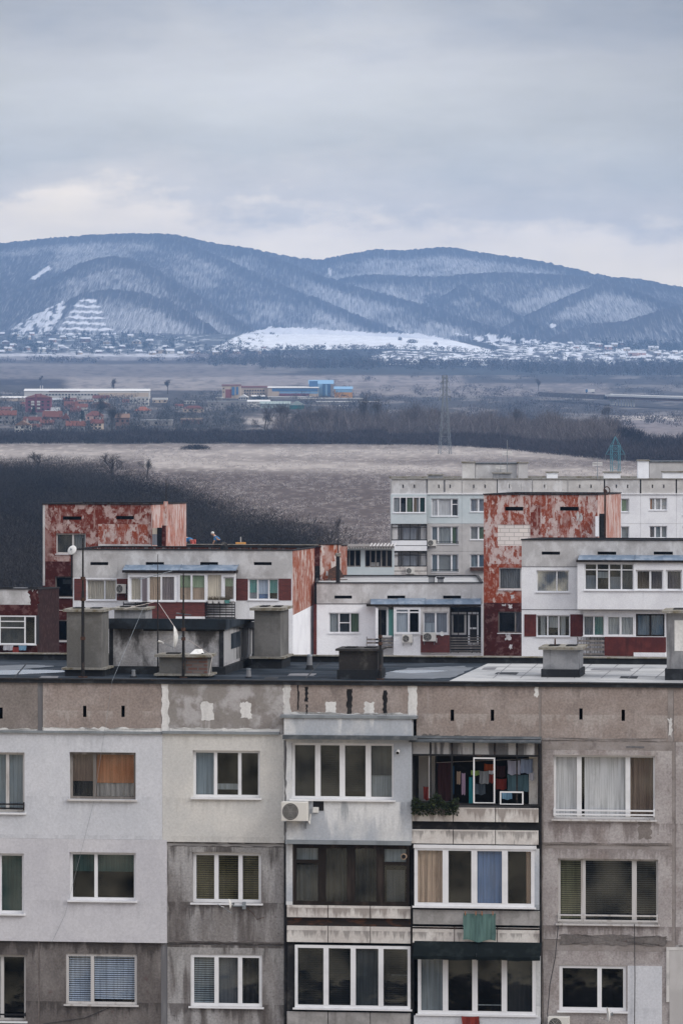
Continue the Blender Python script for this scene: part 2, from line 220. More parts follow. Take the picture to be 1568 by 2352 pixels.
# ---------------------------------------------------------------- mesh helpers
class MB:
    def __init__(s): s.v = []; s.f = []; s.m = []
    def quad(s, a, b, c, d, mi=0):
        n = len(s.v); s.v += [tuple(a), tuple(b), tuple(c), tuple(d)]; s.f.append((n, n + 1, n + 2, n + 3)); s.m.append(mi); return s
    def tri(s, a, b, c, mi=0):
        n = len(s.v); s.v += [tuple(a), tuple(b), tuple(c)]; s.f.append((n, n + 1, n + 2)); s.m.append(mi); return s
    def box(s, x0, x1, y0, y1, z0, z1, mi=0, skip=''):
        n = len(s.v); s.v += [(x, y, z) for z in (z0, z1) for y in (y0, y1) for x in (x0, x1)]
        fs = dict(b=(0, 2, 3, 1), t=(4, 5, 7, 6), f=(0, 1, 5, 4), k=(2, 6, 7, 3), l=(0, 4, 6, 2), r=(1, 3, 7, 5))
        for k, q in fs.items():
            if k not in skip: s.f.append(tuple(n + i for i in q)); s.m.append(mi)
        return s
    def boxd(s, x0, x1, y0, y1, z0, z1, drop, mi=0):
        s.box(x0, x1, y0, y1, z0, z1, mi)
        for i in (-1, -2): v = s.v[i]; s.v[i] = (v[0], v[1], v[2] - drop)
        return s
    def tube(s, p, q, r0, r1=None, n=6, mi=0, cap=True):
        r1 = r0 if r1 is None else r1; p = Vector(p); q = Vector(q); d = (q - p).normalized()
        a = d.orthogonal().normalized(); b = d.cross(a); k = len(s.v)
        for c, r in ((p, r0), (q, r1)):
            for i in range(n):
                t = 2 * math.pi * i / n; s.v.append(tuple(c + a * math.cos(t) * r + b * math.sin(t) * r))
        for i in range(n): j = (i + 1) % n; s.f.append((k + i, k + j, k + n + j, k + n + i)); s.m.append(mi)
        if cap: s.f.append(tuple(k + i for i in range(n))[::-1]); s.f.append(tuple(k + n + i for i in range(n))); s.m += [mi, mi]
        return s
    def lathe(s, prof, c=(0, 0, 0), ax='z', n=14, mi=0):
        k = len(s.v)
        for r, h in prof:
            for i in range(n):
                t = 2 * math.pi * i / n; a, b = r * math.cos(t), r * math.sin(t)
                p = (a, b, h) if ax == 'z' else ((a, h, b) if ax == 'y' else (h, a, b))
                s.v.append((c[0] + p[0], c[1] + p[1], c[2] + p[2]))
        for j in range(len(prof) - 1):
            for i in range(n): i2 = (i + 1) % n; s.f.append((k + j * n + i, k + j * n + i2, k + (j + 1) * n + i2, k + (j + 1) * n + i)); s.m.append(mi)
        return s
    def build(s, name, mats, parent=None, loc=(0, 0, 0), rz=0, smooth=False, bevel=0):
        me = bpy.data.meshes.new(name); me.from_pydata(s.v, [], s.f); me.update()
        mats = mats if isinstance(mats, (list, tuple)) else [mats]
        for m in mats: me.materials.append(MATS[m] if isinstance(m, str) else m)
        if len(mats) > 1: me.polygons.foreach_set('material_index', s.m)
        if smooth: me.polygons.foreach_set('use_smooth', [True] * len(s.f))
        o = bpy.data.objects.new(name, me); COL.objects.link(o); o.location = loc; o.rotation_euler = (0, 0, rz)
        if parent: o.parent = parent
        if bevel: b = o.modifiers.new('bevel', 'BEVEL'); b.width = bevel; b.segments = 2; b.limit_method = 'ANGLE'
        return o
def tag(o, label=None, cat=None, group=None, kind=None):
    if label: o['label'] = label
    if cat: o['category'] = cat
    if group: o['group'] = group
    if kind: o['kind'] = kind
    return o
def thing(name, label, cat, loc=(0, 0, 0), rz=0, group=None):
    o = bpy.data.objects.new(name, None); COL.objects.link(o); o.location = loc; o.rotation_euler = (0, 0, rz); o.empty_display_size = .3
    return tag(o, label, cat, group)
def dup(root, loc, rz=0, label=None, scale=None, group=None):
    r = root.copy(); COL.objects.link(r); r.location = loc; r.rotation_euler = (0, 0, rz)
    if label: r['label'] = label
    if group: r['group'] = group
    if scale: r.scale = (scale,) * 3 if isinstance(scale, (int, float)) else scale
    for ch in list(root.children):
        c = ch.copy(); COL.objects.link(c); c.parent = r
        for g in list(ch.children):
            d = g.copy(); COL.objects.link(d); d.parent = c
    return r
def P(px, py, Y): return Vector(((px - CX) / F * Y, Y, CZ + (HY - py) / F * Y))
# ---------------------------------------------------------------- building frame
class Bld:
    """local x along the facade to the right, local y into the building, z up from the ground"""
    def __init__(s, name, label, cat, px0, Y0, deg=7.6, group=None):
        s.th = R(deg); s.A = Vector(((px0 - CX) / F * Y0, Y0, 0)); s.nin = Vector((math.sin(s.th), math.cos(s.th), 0)); s.ex = Vector((math.cos(s.th), -math.sin(s.th), 0))
        s.root = thing(name, label, cat, s.A, -s.th, group)
    def q(s, px, py, off=0):
        d = Vector(((px - CX) / F, 1, (HY - py) / F)); t = (s.A.dot(s.nin) - off) / d.dot(s.nin); p = d * t
        return (p - s.A).dot(s.ex), p.z + CZ
    def rc(s, px0, py0, px1, py1, off=0):
        m = (px0 + px1) / 2
        return s.q(px0, py0, off)[0], s.q(px1, py0, off)[0], s.q(m, py1, off)[1], s.q(m, py0, off)[1]
    def w(s, u, y, z): return s.A + s.ex * u + s.nin * y + Vector((0, 0, z))
    def onz(s, px, py, z):
        """local point where the ray through (px, py) meets height z"""
        t = (z - CZ) / ((HY - py) / F); p = Vector(((px - CX) / F * t, t, 0)) - s.A
        return p.dot(s.ex), p.dot(s.nin)
def wall(B, name, mat, rect, holes=(), off=0, thick=.25, parent=None, outer=True, px=True):
    u0, u1, z0, z1 = B.rc(*rect, off) if px else rect
    hs = [B.rc(*h, off) if px else h for h in holes]
    hs = [(max(a, u0), min(b, u1), max(c, z0), min(d, z1)) for a, b, c, d in hs]
    us = sorted({u0, u1, *[h[0] for h in hs], *[h[1] for h in hs]}); zs = sorted({z0, z1, *[h[2] for h in hs], *[h[3] for h in hs]})
    mb = MB(); y = -off
    for i in range(len(us) - 1):
        for j in range(len(zs) - 1):
            cu, cz = (us[i] + us[i + 1]) / 2, (zs[j] + zs[j + 1]) / 2
            if any(a < cu < b and c < cz < d for a, b, c, d in hs): continue
            mb.quad((us[i], y, zs[j]), (us[i + 1], y, zs[j]), (us[i + 1], y, zs[j + 1]), (us[i], y, zs[j + 1]))
    for a, b, c, d in hs:
        t = y + thick
        mb.quad((a, y, c), (a, t, c), (b, t, c), (b, y, c)); mb.quad((a, y, d), (b, y, d), (b, t, d), (a, t, d))
        mb.quad((a, y, c), (a, y, d), (a, t, d), (a, t, c)); mb.quad((b, y, c), (b, t, c), (b, t, d), (b, y, d))
    if outer:
        t = y + thick
        mb.quad((u0, y, z0), (u1, y, z0), (u1, t, z0), (u0, t, z0)); mb.quad((u0, y, z1), (u0, t, z1), (u1, t, z1), (u1, y, z1))
        mb.quad((u0, y, z0), (u0, t, z0), (u0, t, z1), (u0, y, z1)); mb.quad((u1, y, z0), (u1, y, z1), (u1, t, z1), (u1, t, z0))
    return mb.build(name, mat, parent or B.root)
def window(B, rect, mull=(), panes=(), fm='pvc_white', fw=.07, off=0, rec=.12, sill='pvc_white', glass='glass', room='room_dark', trans=None, rail=None, parent=None, mw=None, name='window', label=None, deep=.9):
    """mull: fractions of the width where mullions stand; panes: per bay a list of (kind, material, top, bottom[, left, right])"""
    u0, u1, z0, z1 = B.rc(*rect, off); y = -off + rec; mw = mw or fw * 1.3; w = u1 - u0; h = z1 - z0
    fr = MB(); d0, d1 = y, y + .07
    fr.box(u0, u1, d0, d1, z0, z0 + fw).box(u0, u1, d0, d1, z1 - fw, z1).box(u0, u0 + fw, d0 + .002, d1 - .002, z0 + fw, z1 - fw).box(u1 - fw, u1, d0 + .002, d1 - .002, z0 + fw, z1 - fw)
    xs = [u0 + fw]
    for f in mull:
        c = u0 + w * f; fr.box(c - mw / 2, c + mw / 2, d0 - .004, d1 - .004, z0 + fw, z1 - fw); xs += [c - mw / 2, c + mw / 2]
    xs.append(u1 - fw); bays = [(xs[2 * i], xs[2 * i + 1]) for i in range(len(mull) + 1)]
    for t in (trans or ()):
        bi, f = t; a, b = bays[bi]; c = z1 - h * f; fr.box(a, b, d0, d1 - .01, c - fw * .45, c + fw * .45)
    o = fr.build(name, fm, parent or B.root)
    if label: o['label'] = label
    MB().quad((u0 + fw * .5, y + .04, z0 + fw * .5), (u1 - fw * .5, y + .04, z0 + fw * .5), (u1 - fw * .5, y + .04, z1 - fw * .5), (u0 + fw * .5, y + .04, z1 - fw * .5)).build('pane', glass, o)
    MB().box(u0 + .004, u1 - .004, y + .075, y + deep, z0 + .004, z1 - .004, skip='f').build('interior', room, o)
    for i, ps in enumerate(panes):
        if i >= len(bays): break
        a, b = bays[i]
        for k, p in enumerate(ps or ()):
            kind, mt, t, bt = p[:4]; l, r = (p[4], p[5]) if len(p) > 5 else (0, 1)
            aa, bb = a + (b - a) * l, a + (b - a) * r; zt, zb = z1 - fw - (h - 2 * fw) * t, z1 - fw - (h - 2 * fw) * bt; yy = y + .10 + .03 * k
            mb = MB()
            if kind == 'curtain':
                n = max(8, int((bb - aa) / .045)); pts = [(aa + (bb - aa) * j / n, yy + .022 * math.sin(j * 1.9) + .012 * math.sin(j * .7)) for j in range(n + 1)]
                for j in range(n): (p0, q0), (p1, q1) = pts[j], pts[j + 1]; mb.quad((p0, q0, zb), (p1, q1, zb), (p1, q1, zt), (p0, q0, zt))
            elif kind == 'slats':
                n = max(6, int((zt - zb) / .06))
                for j in range(n): c = zb + (zt - zb) * (j + .5) / n; mb.box(aa, bb, yy - .012, yy + .012, c - .018, c + .018)
            else: mb.box(aa - .01, bb + .01, yy, yy + .006, zb, zt)
            mb.build('curtain' if kind == 'curtain' else 'blind', mt, o)
    if sill: MB().box(u0 - .05, u1 + .05, -off - .07, y + .001, z0 - .05, z0 - .003).build('sill', sill, o)
    if rail:
        mt, fs = rail; rb = MB()
        for f in fs: rb.box(u0, u1, -off - .04, -off - .01, z1 - h * f - .022, z1 - h * f + .022)
        for uu in (u0 + .02, u1 - .02): rb.box(uu - .015, uu + .015, -off - .035, y, z1 - h * max(fs) - .05, z1 - h * min(fs) + .05)
        rb.build('railing', mt, o)
    return o
def patch(B, name, mat, rect, off=0, jag=.02, n=7, seed=1, parent=None, thick=.003):
    """ragged thin coat on the facade"""
    rn = random.Random(seed); u0, u1, z0, z1 = B.rc(*rect, off); pts = []
    J = lambda: rn.uniform(-jag, jag)
    for i in range(n): pts.append((u0 + (u1 - u0) * i / n, z0 + J()))
    for i in range(n): pts.append((u1 + J(), z0 + (z1 - z0) * i / n))
    for i in range(n): pts.append((u1 - (u1 - u0) * i / n, z1 + J()))
    for i in range(n): pts.append((u0 + J(), z1 - (z1 - z0) * i / n))
    mb = MB(); N_ = len(pts); y = -off - thick; c = ((u0 + u1) / 2, y, (z0 + z1) / 2)
    mb.v = [(a, y, b) for a, b in pts] + [c] + [(a, -off + .001, b) for a, b in pts]
    for i in range(N_):
        j = (i + 1) % N_; mb.f.append((i, j, N_)); mb.m.append(0); mb.f.append((i, N_ + 1 + i, N_ + 1 + j, j)); mb.m.append(0)
    return mb.build(name, mat, parent or B.root)
def slot(B, rect, off=0, mat='soot_black', parent=None):
    """ventilation opening: a recess box let into the parapet (its hole is cut in the wall)"""
    u0, u1, z0, z1 = B.rc(*rect, off)
    return MB().box(u0 + .002, u1 - .002, -off + .03, -off + .5, z0 + .002, z1 - .002, skip='f').build('vent_slot', mat, parent or B.root)
def flashing(B, rect, eave, off_wall, out, parent=None, seed=3):
    """sloped sheet metal skirt over a loggia with a dark projecting eave"""
    u0, u1, z0, z1 = B.rc(*rect, off_wall); e0, e1, ez0, ez1 = B.rc(*eave, out); rn = random.Random(seed)
    mb = MB(); n = max(4, int((u1 - u0) / 1.5)); yb, yf = -off_wall - .01, -out + .03
    for i in range(n):
        a, b = u0 + (u1 - u0) * i / n, u0 + (u1 - u0) * (i + 1) / n; t = rn.uniform(-.03, .03); g = .012
        mb.quad((a + g, yf, ez1 + .004), (b - g, yf, ez1 + .004), (b - g, yb, z1 + t), (a + g, yb, z1 + t))
        mb.tube((b, yf - .01, ez1 + .02), (b, yb, z1 + t + .02), .025, n=4)
    o = mb.build('flashing', 'zinc_blue', parent or B.root)
    MB().box(e0, e1, -out, -off_wall, ez0, ez1).build('eave', 'wood_brown_dark', o)
    return o
def prism(B, name, mat, u0, u1, y0, y1, z0, z1, parent=None): return MB().box(u0, u1, y0, y1, z0, z1).build(name, mat, parent or B.root)
# ---------------------------------------------------------------- reusable outdoor fittings
AC = []
def ac_unit(B, px0, py0, px1, py1, off, label, group='air conditioning units on the facades'):
    """outdoor unit whose front covers the given rectangle"""
    dep = .32; o1 = off + dep; u0, u1, z0, z1 = B.rc(px0, py0, px1, py1, o1); loc = B.w((u0 + u1) / 2, -off - .02, z0)
    if not AC:
        t = thing('ac_unit', label, 'air conditioner', loc, -B.th, group)
        c = MB().box(-.4, .4, -dep, -.03, 0, .56).build('casing', 'ac_case', t, bevel=.015)
        MB().lathe([(.001, -dep - .004), (.215, -dep - .004), (.235, -dep - .012), (.245, -dep + .002)], (-.12, 0, .28), 'y', 24).build('fan_recess', 'soot_black', t)
        g = MB()
        for r in (.06, .11, .16, .21): g.lathe([(r - .004, -dep - .018), (r + .004, -dep - .018)], (-.12, 0, .28), 'y', 20)
        for k in range(6): a = k * math.pi / 3; g.tube((-.12, -dep - .016, .28), (-.12 + .22 * math.cos(a), -dep - .016, .28 + .22 * math.sin(a)), .004, n=4)
        g.build('fan_grille', 'ac_case', t)
        for x in (-.3, .3):
            b = MB().box(x - .015, x + .015, -dep, 0, -.03, -.003).box(x - .0148, x + .0148, -.02, -.003, -.25, -.031); b.build('bracket', 'zinc', t)
        MB().tube((.36, -.06, .05), (.43, -.05, -.1), .02).tube((.43, -.05, -.1), (.45, -.01, .2), .02).build('pipe', 'dish_white', t)
        AC.append(t)
        s = t
    else: s = dup(AC[0], loc, -B.th, label)
    s.scale = ((u1 - u0) / .8, 1, (z1 - z0) / .56)
    return s
DISH = []
def dish(loc, rz, size, label, group='satellite dishes', tilt=20):
    """faces local -y turned by rz"""
    if not DISH:
        t = thing('satellite_dish', label, 'satellite dish', loc, rz, group)
        prof = [(0.5 * k / 6, -.03 - .12 * (k / 6) ** 2) for k in range(7)] + [(.51, -.155)] + [(0.5 * k / 6, -.018 - .12 * (k / 6) ** 2) for k in range(6, -1, -1)]
        d = MB().lathe(prof, (0, 0, 0), 'y', 28).build('reflector', 'dish_white', t, smooth=True)
        MB().tube((0, -.12, -.46), (0, -.52, -.2), .012).build('feed_arm', 'zinc', t)
        MB().tube((0, -.50, -.2), (0, -.62, -.16), .035, .045, 10).tube((0, -.50, -.2), (0, -.46, -.27), .03, n=8).build('receiver_head', 'dish_white', t)
        MB().box(-.05, .05, -.03, .12, -.06, .06).tube((0, .1, -.1), (0, .1, .12), .04).build('mount', 'zinc', t)
        DISH.append(t); s = t
    else: s = dup(DISH[0], loc, rz, label)
    s.scale = (size,) * 3; s.rotation_euler = (0, 0, rz)
    return s
def cloth(B, name, label, rect, off, mat, group=None, seed=1, cat='laundry', wav=.02, skew=0, mat2=None):
    """hanging textile: wavy sheet with thickness"""
    rn = random.Random(seed); u0, u1, z0, z1 = B.rc(*rect, off); n, m_ = 14, 10; mb = MB(); ph = rn.uniform(0, 6)
    for k in (0, 1):
        for j in range(m_ + 1):
            for i in range(n + 1):
                a, b = i / n, j / m_
                x = u0 + (u1 - u0) * (a + skew * b + .02 * math.sin(b * 5 + ph)); z = z1 + (z0 - z1) * b * (1 + .04 * math.sin(a * 9 + ph)) - .02 * math.sin(a * math.pi)
                y = -off + wav * math.sin(a * 11 + ph + b * 1.5) * (.3 + b) + .004 * k
                mb.v.append((x, y, z))
    for k in (0, 1):
        o = k * (n + 1) * (m_ + 1)
        for j in range(m_):
            for i in range(n): q = o + j * (n + 1) + i; mb.f.append((q, q + 1, q + n + 2, q + n + 1)); mb.m.append(0)
    o = mb.build(name, mat, None, B.A, -B.th, smooth=True)
    return tag(o, label, cat, group)
def wire(name, label, pts, r, mat, sag=0, cat='cable', group=None):
    mb = MB()
    for a, b in zip(pts[:-1], pts[1:]):
        a, b = Vector(a), Vector(b); n = 10 if sag else 1; prev = a
        for k in range(1, n + 1):
            t = k / n; p = a.lerp(b, t) - Vector((0, 0, sag * 4 * t * (1 - t))); mb.tube(prev, p, r, n=5); prev = p
    o = mb.build(name, mat); return tag(o, label, cat, group)
# ================================================================ TERRAIN
RNG = np.random.default_rng(7)
TY = np.array([2300, 2700, 3300, 4000, 4800, 5600, 7000, 8500, 9500, 10500.])
TL = np.array([1021, 990, 958, 927, 902, 882, 850, 821, 797, 768.])       # where the ground shows at the left ...
TR = np.array([1021, 995, 975, 955, 934, 906, 872, 848, 826, 792.])       # ... and at the right
def gpy(px, Y):
    px = np.asarray(px, float); Y = np.asarray(Y, float); w = np.clip((px - 700) / 600, 0, 1); w = w * w * (3 - 2 * w)
    far = np.interp(Y, TY, TL) * (1 - w) + np.interp(Y, TY, TR) * w
    return np.where(Y < 2300, HY + CZ * F / np.maximum(Y, 1), far)
def tz(X, Y):
    px = CX + F * np.asarray(X, float) / np.maximum(Y, 1); Yc = np.minimum(Y, 10500)
    return np.where(np.asarray(Y) < 2300, 0., CZ + (HY - gpy(px, Yc)) * Yc / F)
_YS = np.concatenate([np.linspace(500, 2299, 400), np.linspace(2300, 10500, 900)])
def G(px, py):
    ys = gpy(np.full_like(_YS, px), _YS); Y = float(np.interp(-py, -ys, _YS)); X = (px - CX) / F * Y; return Vector((X, Y, float(tz(X, Y))))
def GA(px, py): return np.array([tuple(G(a, b)) for a, b in zip(px, py)])
def vn(x, y, seed=0):
    xi, yi = np.floor(x).astype(np.int64), np.floor(y).astype(np.int64); fx, fy = x - xi, y - yi; fx = fx * fx * (3 - 2 * fx); fy = fy * fy * (3 - 2 * fy)
    def h(a, b): n = (a * 374761393 + b * 668265263 + seed * 974634777) & 0xffffffff; n = ((n ^ (n >> 13)) * 1274126177) & 0xffffffff; return ((n ^ (n >> 16)) & 0xffff) / 65535.
    return (h(xi, yi) * (1 - fx) + h(xi + 1, yi) * fx) * (1 - fy) + (h(xi, yi + 1) * (1 - fx) + h(xi + 1, yi + 1) * fx) * fy
def fb(x, y, o=4, seed=0):
    s = 0; a = .5; t = 0
    for k in range(o): s = s + a * vn(x * 2 ** k, y * 2 ** k, seed + k); t += a; a *= .55
    return s / t
def sst(x, a, b): t = np.clip((x - a) / (b - a), 0, 1); return t * t * (3 - 2 * t)
def inpoly(px, py, poly):
    c = np.zeros(px.shape, bool); n = len(poly)
    for i in range(n):
        (x0, y0), (x1, y1) = poly[i], poly[(i + 1) % n]
        if y0 == y1: continue
        c ^= ((py < y0) != (py < y1)) & (px < (x1 - x0) * (py - y0) / (y1 - y0) + x0)
    return c
SNOWF = [(478, 806), (545, 772), (620, 752), (700, 754), (860, 765), (960, 766), (1040, 782), (1138, 806), (1120, 811), (900, 801), (700, 803), (560, 806)]
SCRUB = [(1040, 764), (1130, 768), (1300, 790), (1420, 800), (1568, 806), (1700, 812), (1700, 838), (1200, 840), (880, 838), (840, 822), (900, 806), (1130, 812), (1150, 800)]
def cover(px, py):
    P3 = lambda c: np.array(c)[None, :] * np.ones(px.shape)[:, None]
    mix = lambda a, b, w: a * (1 - w[:, None]) + b * w[:, None]
    n1 = fb(px / 90, py / 7, 5, 1); n2 = fb(px / 14, py / 2.2, 4, 2); n3 = fb(px / 300, py / 26, 3, 3)
    wpx = px + 30 * (n1 - .5); wpy = py + 5 * (n1 - .5)
    col = mix(P3((.125, .112, .12)), P3((.24, .222, .22)), sst(n1, .38, .62))
    # near field
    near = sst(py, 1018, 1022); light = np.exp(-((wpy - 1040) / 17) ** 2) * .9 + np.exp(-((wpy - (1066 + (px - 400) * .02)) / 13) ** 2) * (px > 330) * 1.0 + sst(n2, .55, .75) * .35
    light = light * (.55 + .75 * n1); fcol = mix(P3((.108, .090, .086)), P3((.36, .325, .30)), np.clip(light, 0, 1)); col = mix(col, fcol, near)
    # mid ground
    mid = (py < 1020) & (py > 836)
    m = mix(P3((.075, .072, .075)), P3((.17, .158, .155)), sst(n1, .5, .66)); col = np.where(mid[:, None], m, col)
    def zone(mask, c, lo=.3, hi=.5, w=1.0):
        nonlocal col; col = mix(col, P3(c), mask * (w * (0.55 + .45 * sst(n2, lo, hi))))
    def band(x0, x1, y0, y1, e=3, ex=20): return sst(wpx, x0 - ex, x0 + ex) * (1 - sst(wpx, x1 - ex, x1 + ex)) * sst(wpy, y0 - e, y0 + e) * (1 - sst(wpy, y1 - e, y1 + e))
    zone(band(-900, 600, 837, 870), (.17, .155, .155)); zone(band(150, 660, 866, 896), (.26, .235, .225)); zone(band(-900, 155, 872, 886), (.055, .052, .06))
    zone(band(560, 1060, 862, 884), (.25, .225, .22)); zone(band(700, 1400, 880, 910), (.24, .215, .21), .45, .65, .9); zone(band(560, 700, 957, 975, 3), (.33, .30, .28))
    zone(band(1410, 1560, 955, 966, 2), (.42, .38, .35)); zone(band(1420, 2200, 966, 1012), (.20, .18, .185)); zone(band(990, 1230, 985, 1010), (.2, .18, .18), w=.6)
    zone(band(-900, 560, 826, 836, 2), (.09, .085, .09)); zone(band(-900, 1000, 836, 842, 2), (.2, .185, .18))
    zone(band(-900, 560, 818, 827, 2), (.24, .23, .24)); zone(band(-900, 430, 812, 819, 2), (.55, .55, .57), w=.9)
    up = 1 - sst(wpy, 808, 814); vil = mix(P3((.10, .105, .11)), P3((.45, .46, .48)), sst(n2, .60, .70)); col = mix(col, vil, up * (px < 560)); col = mix(col, P3((.07, .075, .08)), up * (px >= 560))
    col = mix(col, P3((.065, .07, .075)), (py < 862) * (px > 640) * (1 - band(500, 1010, 858, 880, 5)) * sst(px, 640, 760) * 1.0)
    sc = inpoly(wpx, wpy, SCRUB); col = mix(col, mix(P3((.13, .13, .14)), P3((.72, .73, .75)), sst(n2, .42, .56)), sc * 1.0)
    col = mix(col, P3((.80, .81, .83)), inpoly(px + 10 * (n2 - .5), py + 3 * (n2 - .5), SNOWF) * 1.0)
    return np.clip(col * (.8 + .4 * n2)[:, None], 0, 1)
def gridmesh(name, X, Y, Z, col, mat, kind='structure'):
    r, c = X.shape; v = np.stack([X, Y, Z], -1).reshape(-1, 3); i = np.arange(r - 1)[:, None] * c + np.arange(c - 1)[None, :]
    f = np.stack([i, i + 1, i + c + 1, i + c], -1).reshape(-1, 4); me = bpy.data.meshes.new(name)
    me.vertices.add(len(v)); me.vertices.foreach_set('co', v.ravel()); me.loops.add(f.size); me.loops.foreach_set('vertex_index', f.ravel().astype(np.int32))
    me.polygons.add(len(f)); me.polygons.foreach_set('loop_start', np.arange(0, f.size, 4, dtype=np.int32)); me.polygons.foreach_set('loop_total', np.full(len(f), 4, np.int32)); me.polygons.foreach_set('use_smooth', np.ones(len(f), bool))
    me.update(); a = me.color_attributes.new('cover', 'FLOAT_COLOR', 'POINT'); a.data.foreach_set('color', np.concatenate([col, np.ones((len(v), 1))], 1).ravel())
    me.materials.append(mat); o = bpy.data.objects.new(name, me); COL.objects.link(o); o['kind'] = kind; return o
pm('ground_mat', (.2, .2, .2), [((.04, .035, .04), .35, (1, .35, 1), .56, .72, .55), ((.30, .28, .27), .9, (1, .3, 1), .60, .75, .3)], rough=1, spec=0, attr='cover')
sx = np.concatenate([-CX - np.geomspace(14000, 120, 30), np.arange(-300, 1872, 5.0), CX + np.geomspace(1100, 14000, 30)])
rows = np.concatenate([CZ * F / (np.geomspace(60000, 1600, 30) - HY), CZ * F / (np.arange(1598, 1021, -2.0) - HY), np.arange(2302, 10520, 16.0)])
PX, YY = np.meshgrid(sx, rows); XX = (PX - CX) / F * YY; ZZ = tz(XX, YY)
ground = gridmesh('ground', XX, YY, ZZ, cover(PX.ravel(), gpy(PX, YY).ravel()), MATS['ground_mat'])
# ---- mountains: crest lines (px, py, distance)
RID = [
 [(-900, 640, 14600), (-400, 590, 14500), (0, 558, 14500), (100, 548, 14500), (200, 540, 14500), (300, 536, 14500), (395, 537, 14500), (440, 546, 14500), (500, 560, 14600), (560, 567, 14700), (620, 580, 14800), (690, 593, 14900), (730, 597, 14900), (800, 583, 14800), (870, 572, 14800), (920, 575, 14800), (1010, 567, 14700), (1060, 572, 14700), (1150, 586, 14700), (1250, 601, 14600), (1330, 619, 14500), (1400, 635, 14400), (1470, 641, 14300), (1568, 661, 14300), (1800, 690, 14300), (2400, 740, 14300)],
 [(520, 566, 14500), (580, 570, 14350), (640, 592, 14000), (720, 626, 13600), (830, 660, 13000), (950, 692, 12500), (1060, 727, 12000), (1200, 768, 11400)],
 [(360, 540, 14400), (410, 545, 14200), (480, 577, 13900), (560, 613, 13500), (660, 657, 13000), (760, 697, 12500), (860, 737, 12000), (940, 765, 11600), (1020, 790, 11200)],
 [(-600, 800, 11800), (-100, 740, 12000), (0, 706, 12200), (90, 655, 12400), (180, 605, 12600), (225, 592, 12700), (270, 588, 12700), (330, 600, 12600), (400, 642, 12300), (480, 692, 11900), (560, 742, 11500), (640, 785, 11000)],
 [(40, 765, 11200), (110, 715, 11400), (190, 672, 11600), (260, 662, 11700), (340, 672, 11600), (420, 706, 11400), (490, 750, 11000), (540, 790, 10600)],
 [(740, 650, 13900), (800, 634, 13700), (860, 630, 13600), (1000, 635, 13500), (1080, 628, 13500), (1150, 624, 13500), (1300, 632, 13500), (1400, 642, 13600), (1500, 660, 13600)],
 [(950, 712, 12700), (1010, 682, 12900), (1062, 653, 13000), (1110, 676, 12800), (1180, 715, 12400), (1240, 745, 12000)],
 [(1130, 762, 12000), (1220, 718, 12400), (1300, 680, 12800), (1375, 648, 13200), (1430, 655, 13200), (1520, 690, 12800), (1640, 720, 12500)],
 [(1220, 800, 11000), (1290, 762, 11400), (1360, 742, 11600), (1430, 738, 11700), (1500, 716, 11900), (1568, 700, 12000), (1800, 690, 12000), (2400, 760, 12000)]]
mx = np.concatenate([np.arange(-2600, -1010, 40.), np.arange(-1010, 1010, 4.5), np.arange(1010, 2600, 40.)]); my = np.concatenate([np.arange(10380, 15300, 16.), [15800, 17000]])
MX, MY = np.meshgrid(mx, my); base = tz(MX, np.minimum(MY, 10500)) - sst(MY, 10500, 10380) * 3
MZ = base.copy(); DROP = np.full(MX.shape, 400.)
for k, rd in enumerate(RID):
    a = np.array(rd, float); X = (a[:, 0] - CX) / F * a[:, 2]; zc = CZ + (HY - a[:, 1]) / F * a[:, 2]
    z = np.interp(MX, X, zc, left=-500, right=-500); yc = np.interp(MX, X, a[:, 2]) + 70 * (fb(MX / 160, MX * 0 + k, 3, k) - .5); d = MY - yc
    hgt = z - np.where(d < 0, -d * (.088 if k == 0 else .105), d * .30) + 10 * np.exp(-(d / 120) ** 2) - 10
    gul = (fb(MX / 110, MY / 500, 4, 30 + k) - .5) * 34 * sst(-d, 60, 500); hgt = hgt + gul
    DROP = np.where(hgt > MZ, z - hgt, DROP); MZ = np.maximum(MZ, hgt)
PXm = (CX + F * MX / MY); PYm = HY - (MZ - CZ) / MY * F
n_low = fb(MX / 170, MZ / 60, 4, 60); n_hi = fb(MX / 5., MZ / 9., 2, 61)
MZ = MZ + (vn(MX / 5, MY / 9, 62) - .5) * 7 * sst(MZ - base, 2, 20)
snow = sst(DROP, 12, 45) * (1 - .75 * sst(DROP, 70, 170)) * (.25 + .75 * sst(n_low, .35, .68)) * .46
snow = np.where(MZ - base < 4, .12, snow); sp = (PXm.ravel(), PYm.ravel()); s_ = snow.ravel()
q = inpoly(sp[0], sp[1], [(193, 682), (222, 690), (238, 720), (244, 745), (280, 778), (120, 778), (150, 735), (168, 705)]); step = ((sp[1] + 1.3 * np.sin(sp[0] / 21) + 1.5 * fb(sp[0] / 7, sp[1] / 30, 2, 71)) % 13) / 13
wavy = fb(sp[0] / 9, sp[1] / 6, 3, 70); s_ = np.where(q, np.where(step < .36, 1.25, .20 + .3 * wavy), s_)
q2 = inpoly(sp[0], sp[1], [(20, 760), (95, 715), (150, 690), (150, 715), (110, 775), (30, 778)]); s_ = np.where(q2 & (wavy > .47), 1.1, s_)
q3 = inpoly(sp[0] + 6 * (wavy - .5), sp[1], [(70, 640), (112, 610), (118, 616), (82, 642)]); s_ = np.where(q3, 1.2, s_)
s_ = np.where(inpoly(sp[0] + 8 * (wavy - .5), sp[1] + 3 * (wavy - .5), SNOWF), 1.6, s_); s_ = np.where(inpoly(sp[0], sp[1], SCRUB) & (wavy > .5), 1.2, s_)
q4 = inpoly(sp[0], sp[1], [(752, 622), (758, 612), (762, 632), (756, 634)]) | inpoly(sp[0], sp[1], [(1262, 745), (1274, 743), (1276, 752), (1264, 753)]); s_ = np.where(q4, 1.1, s_)
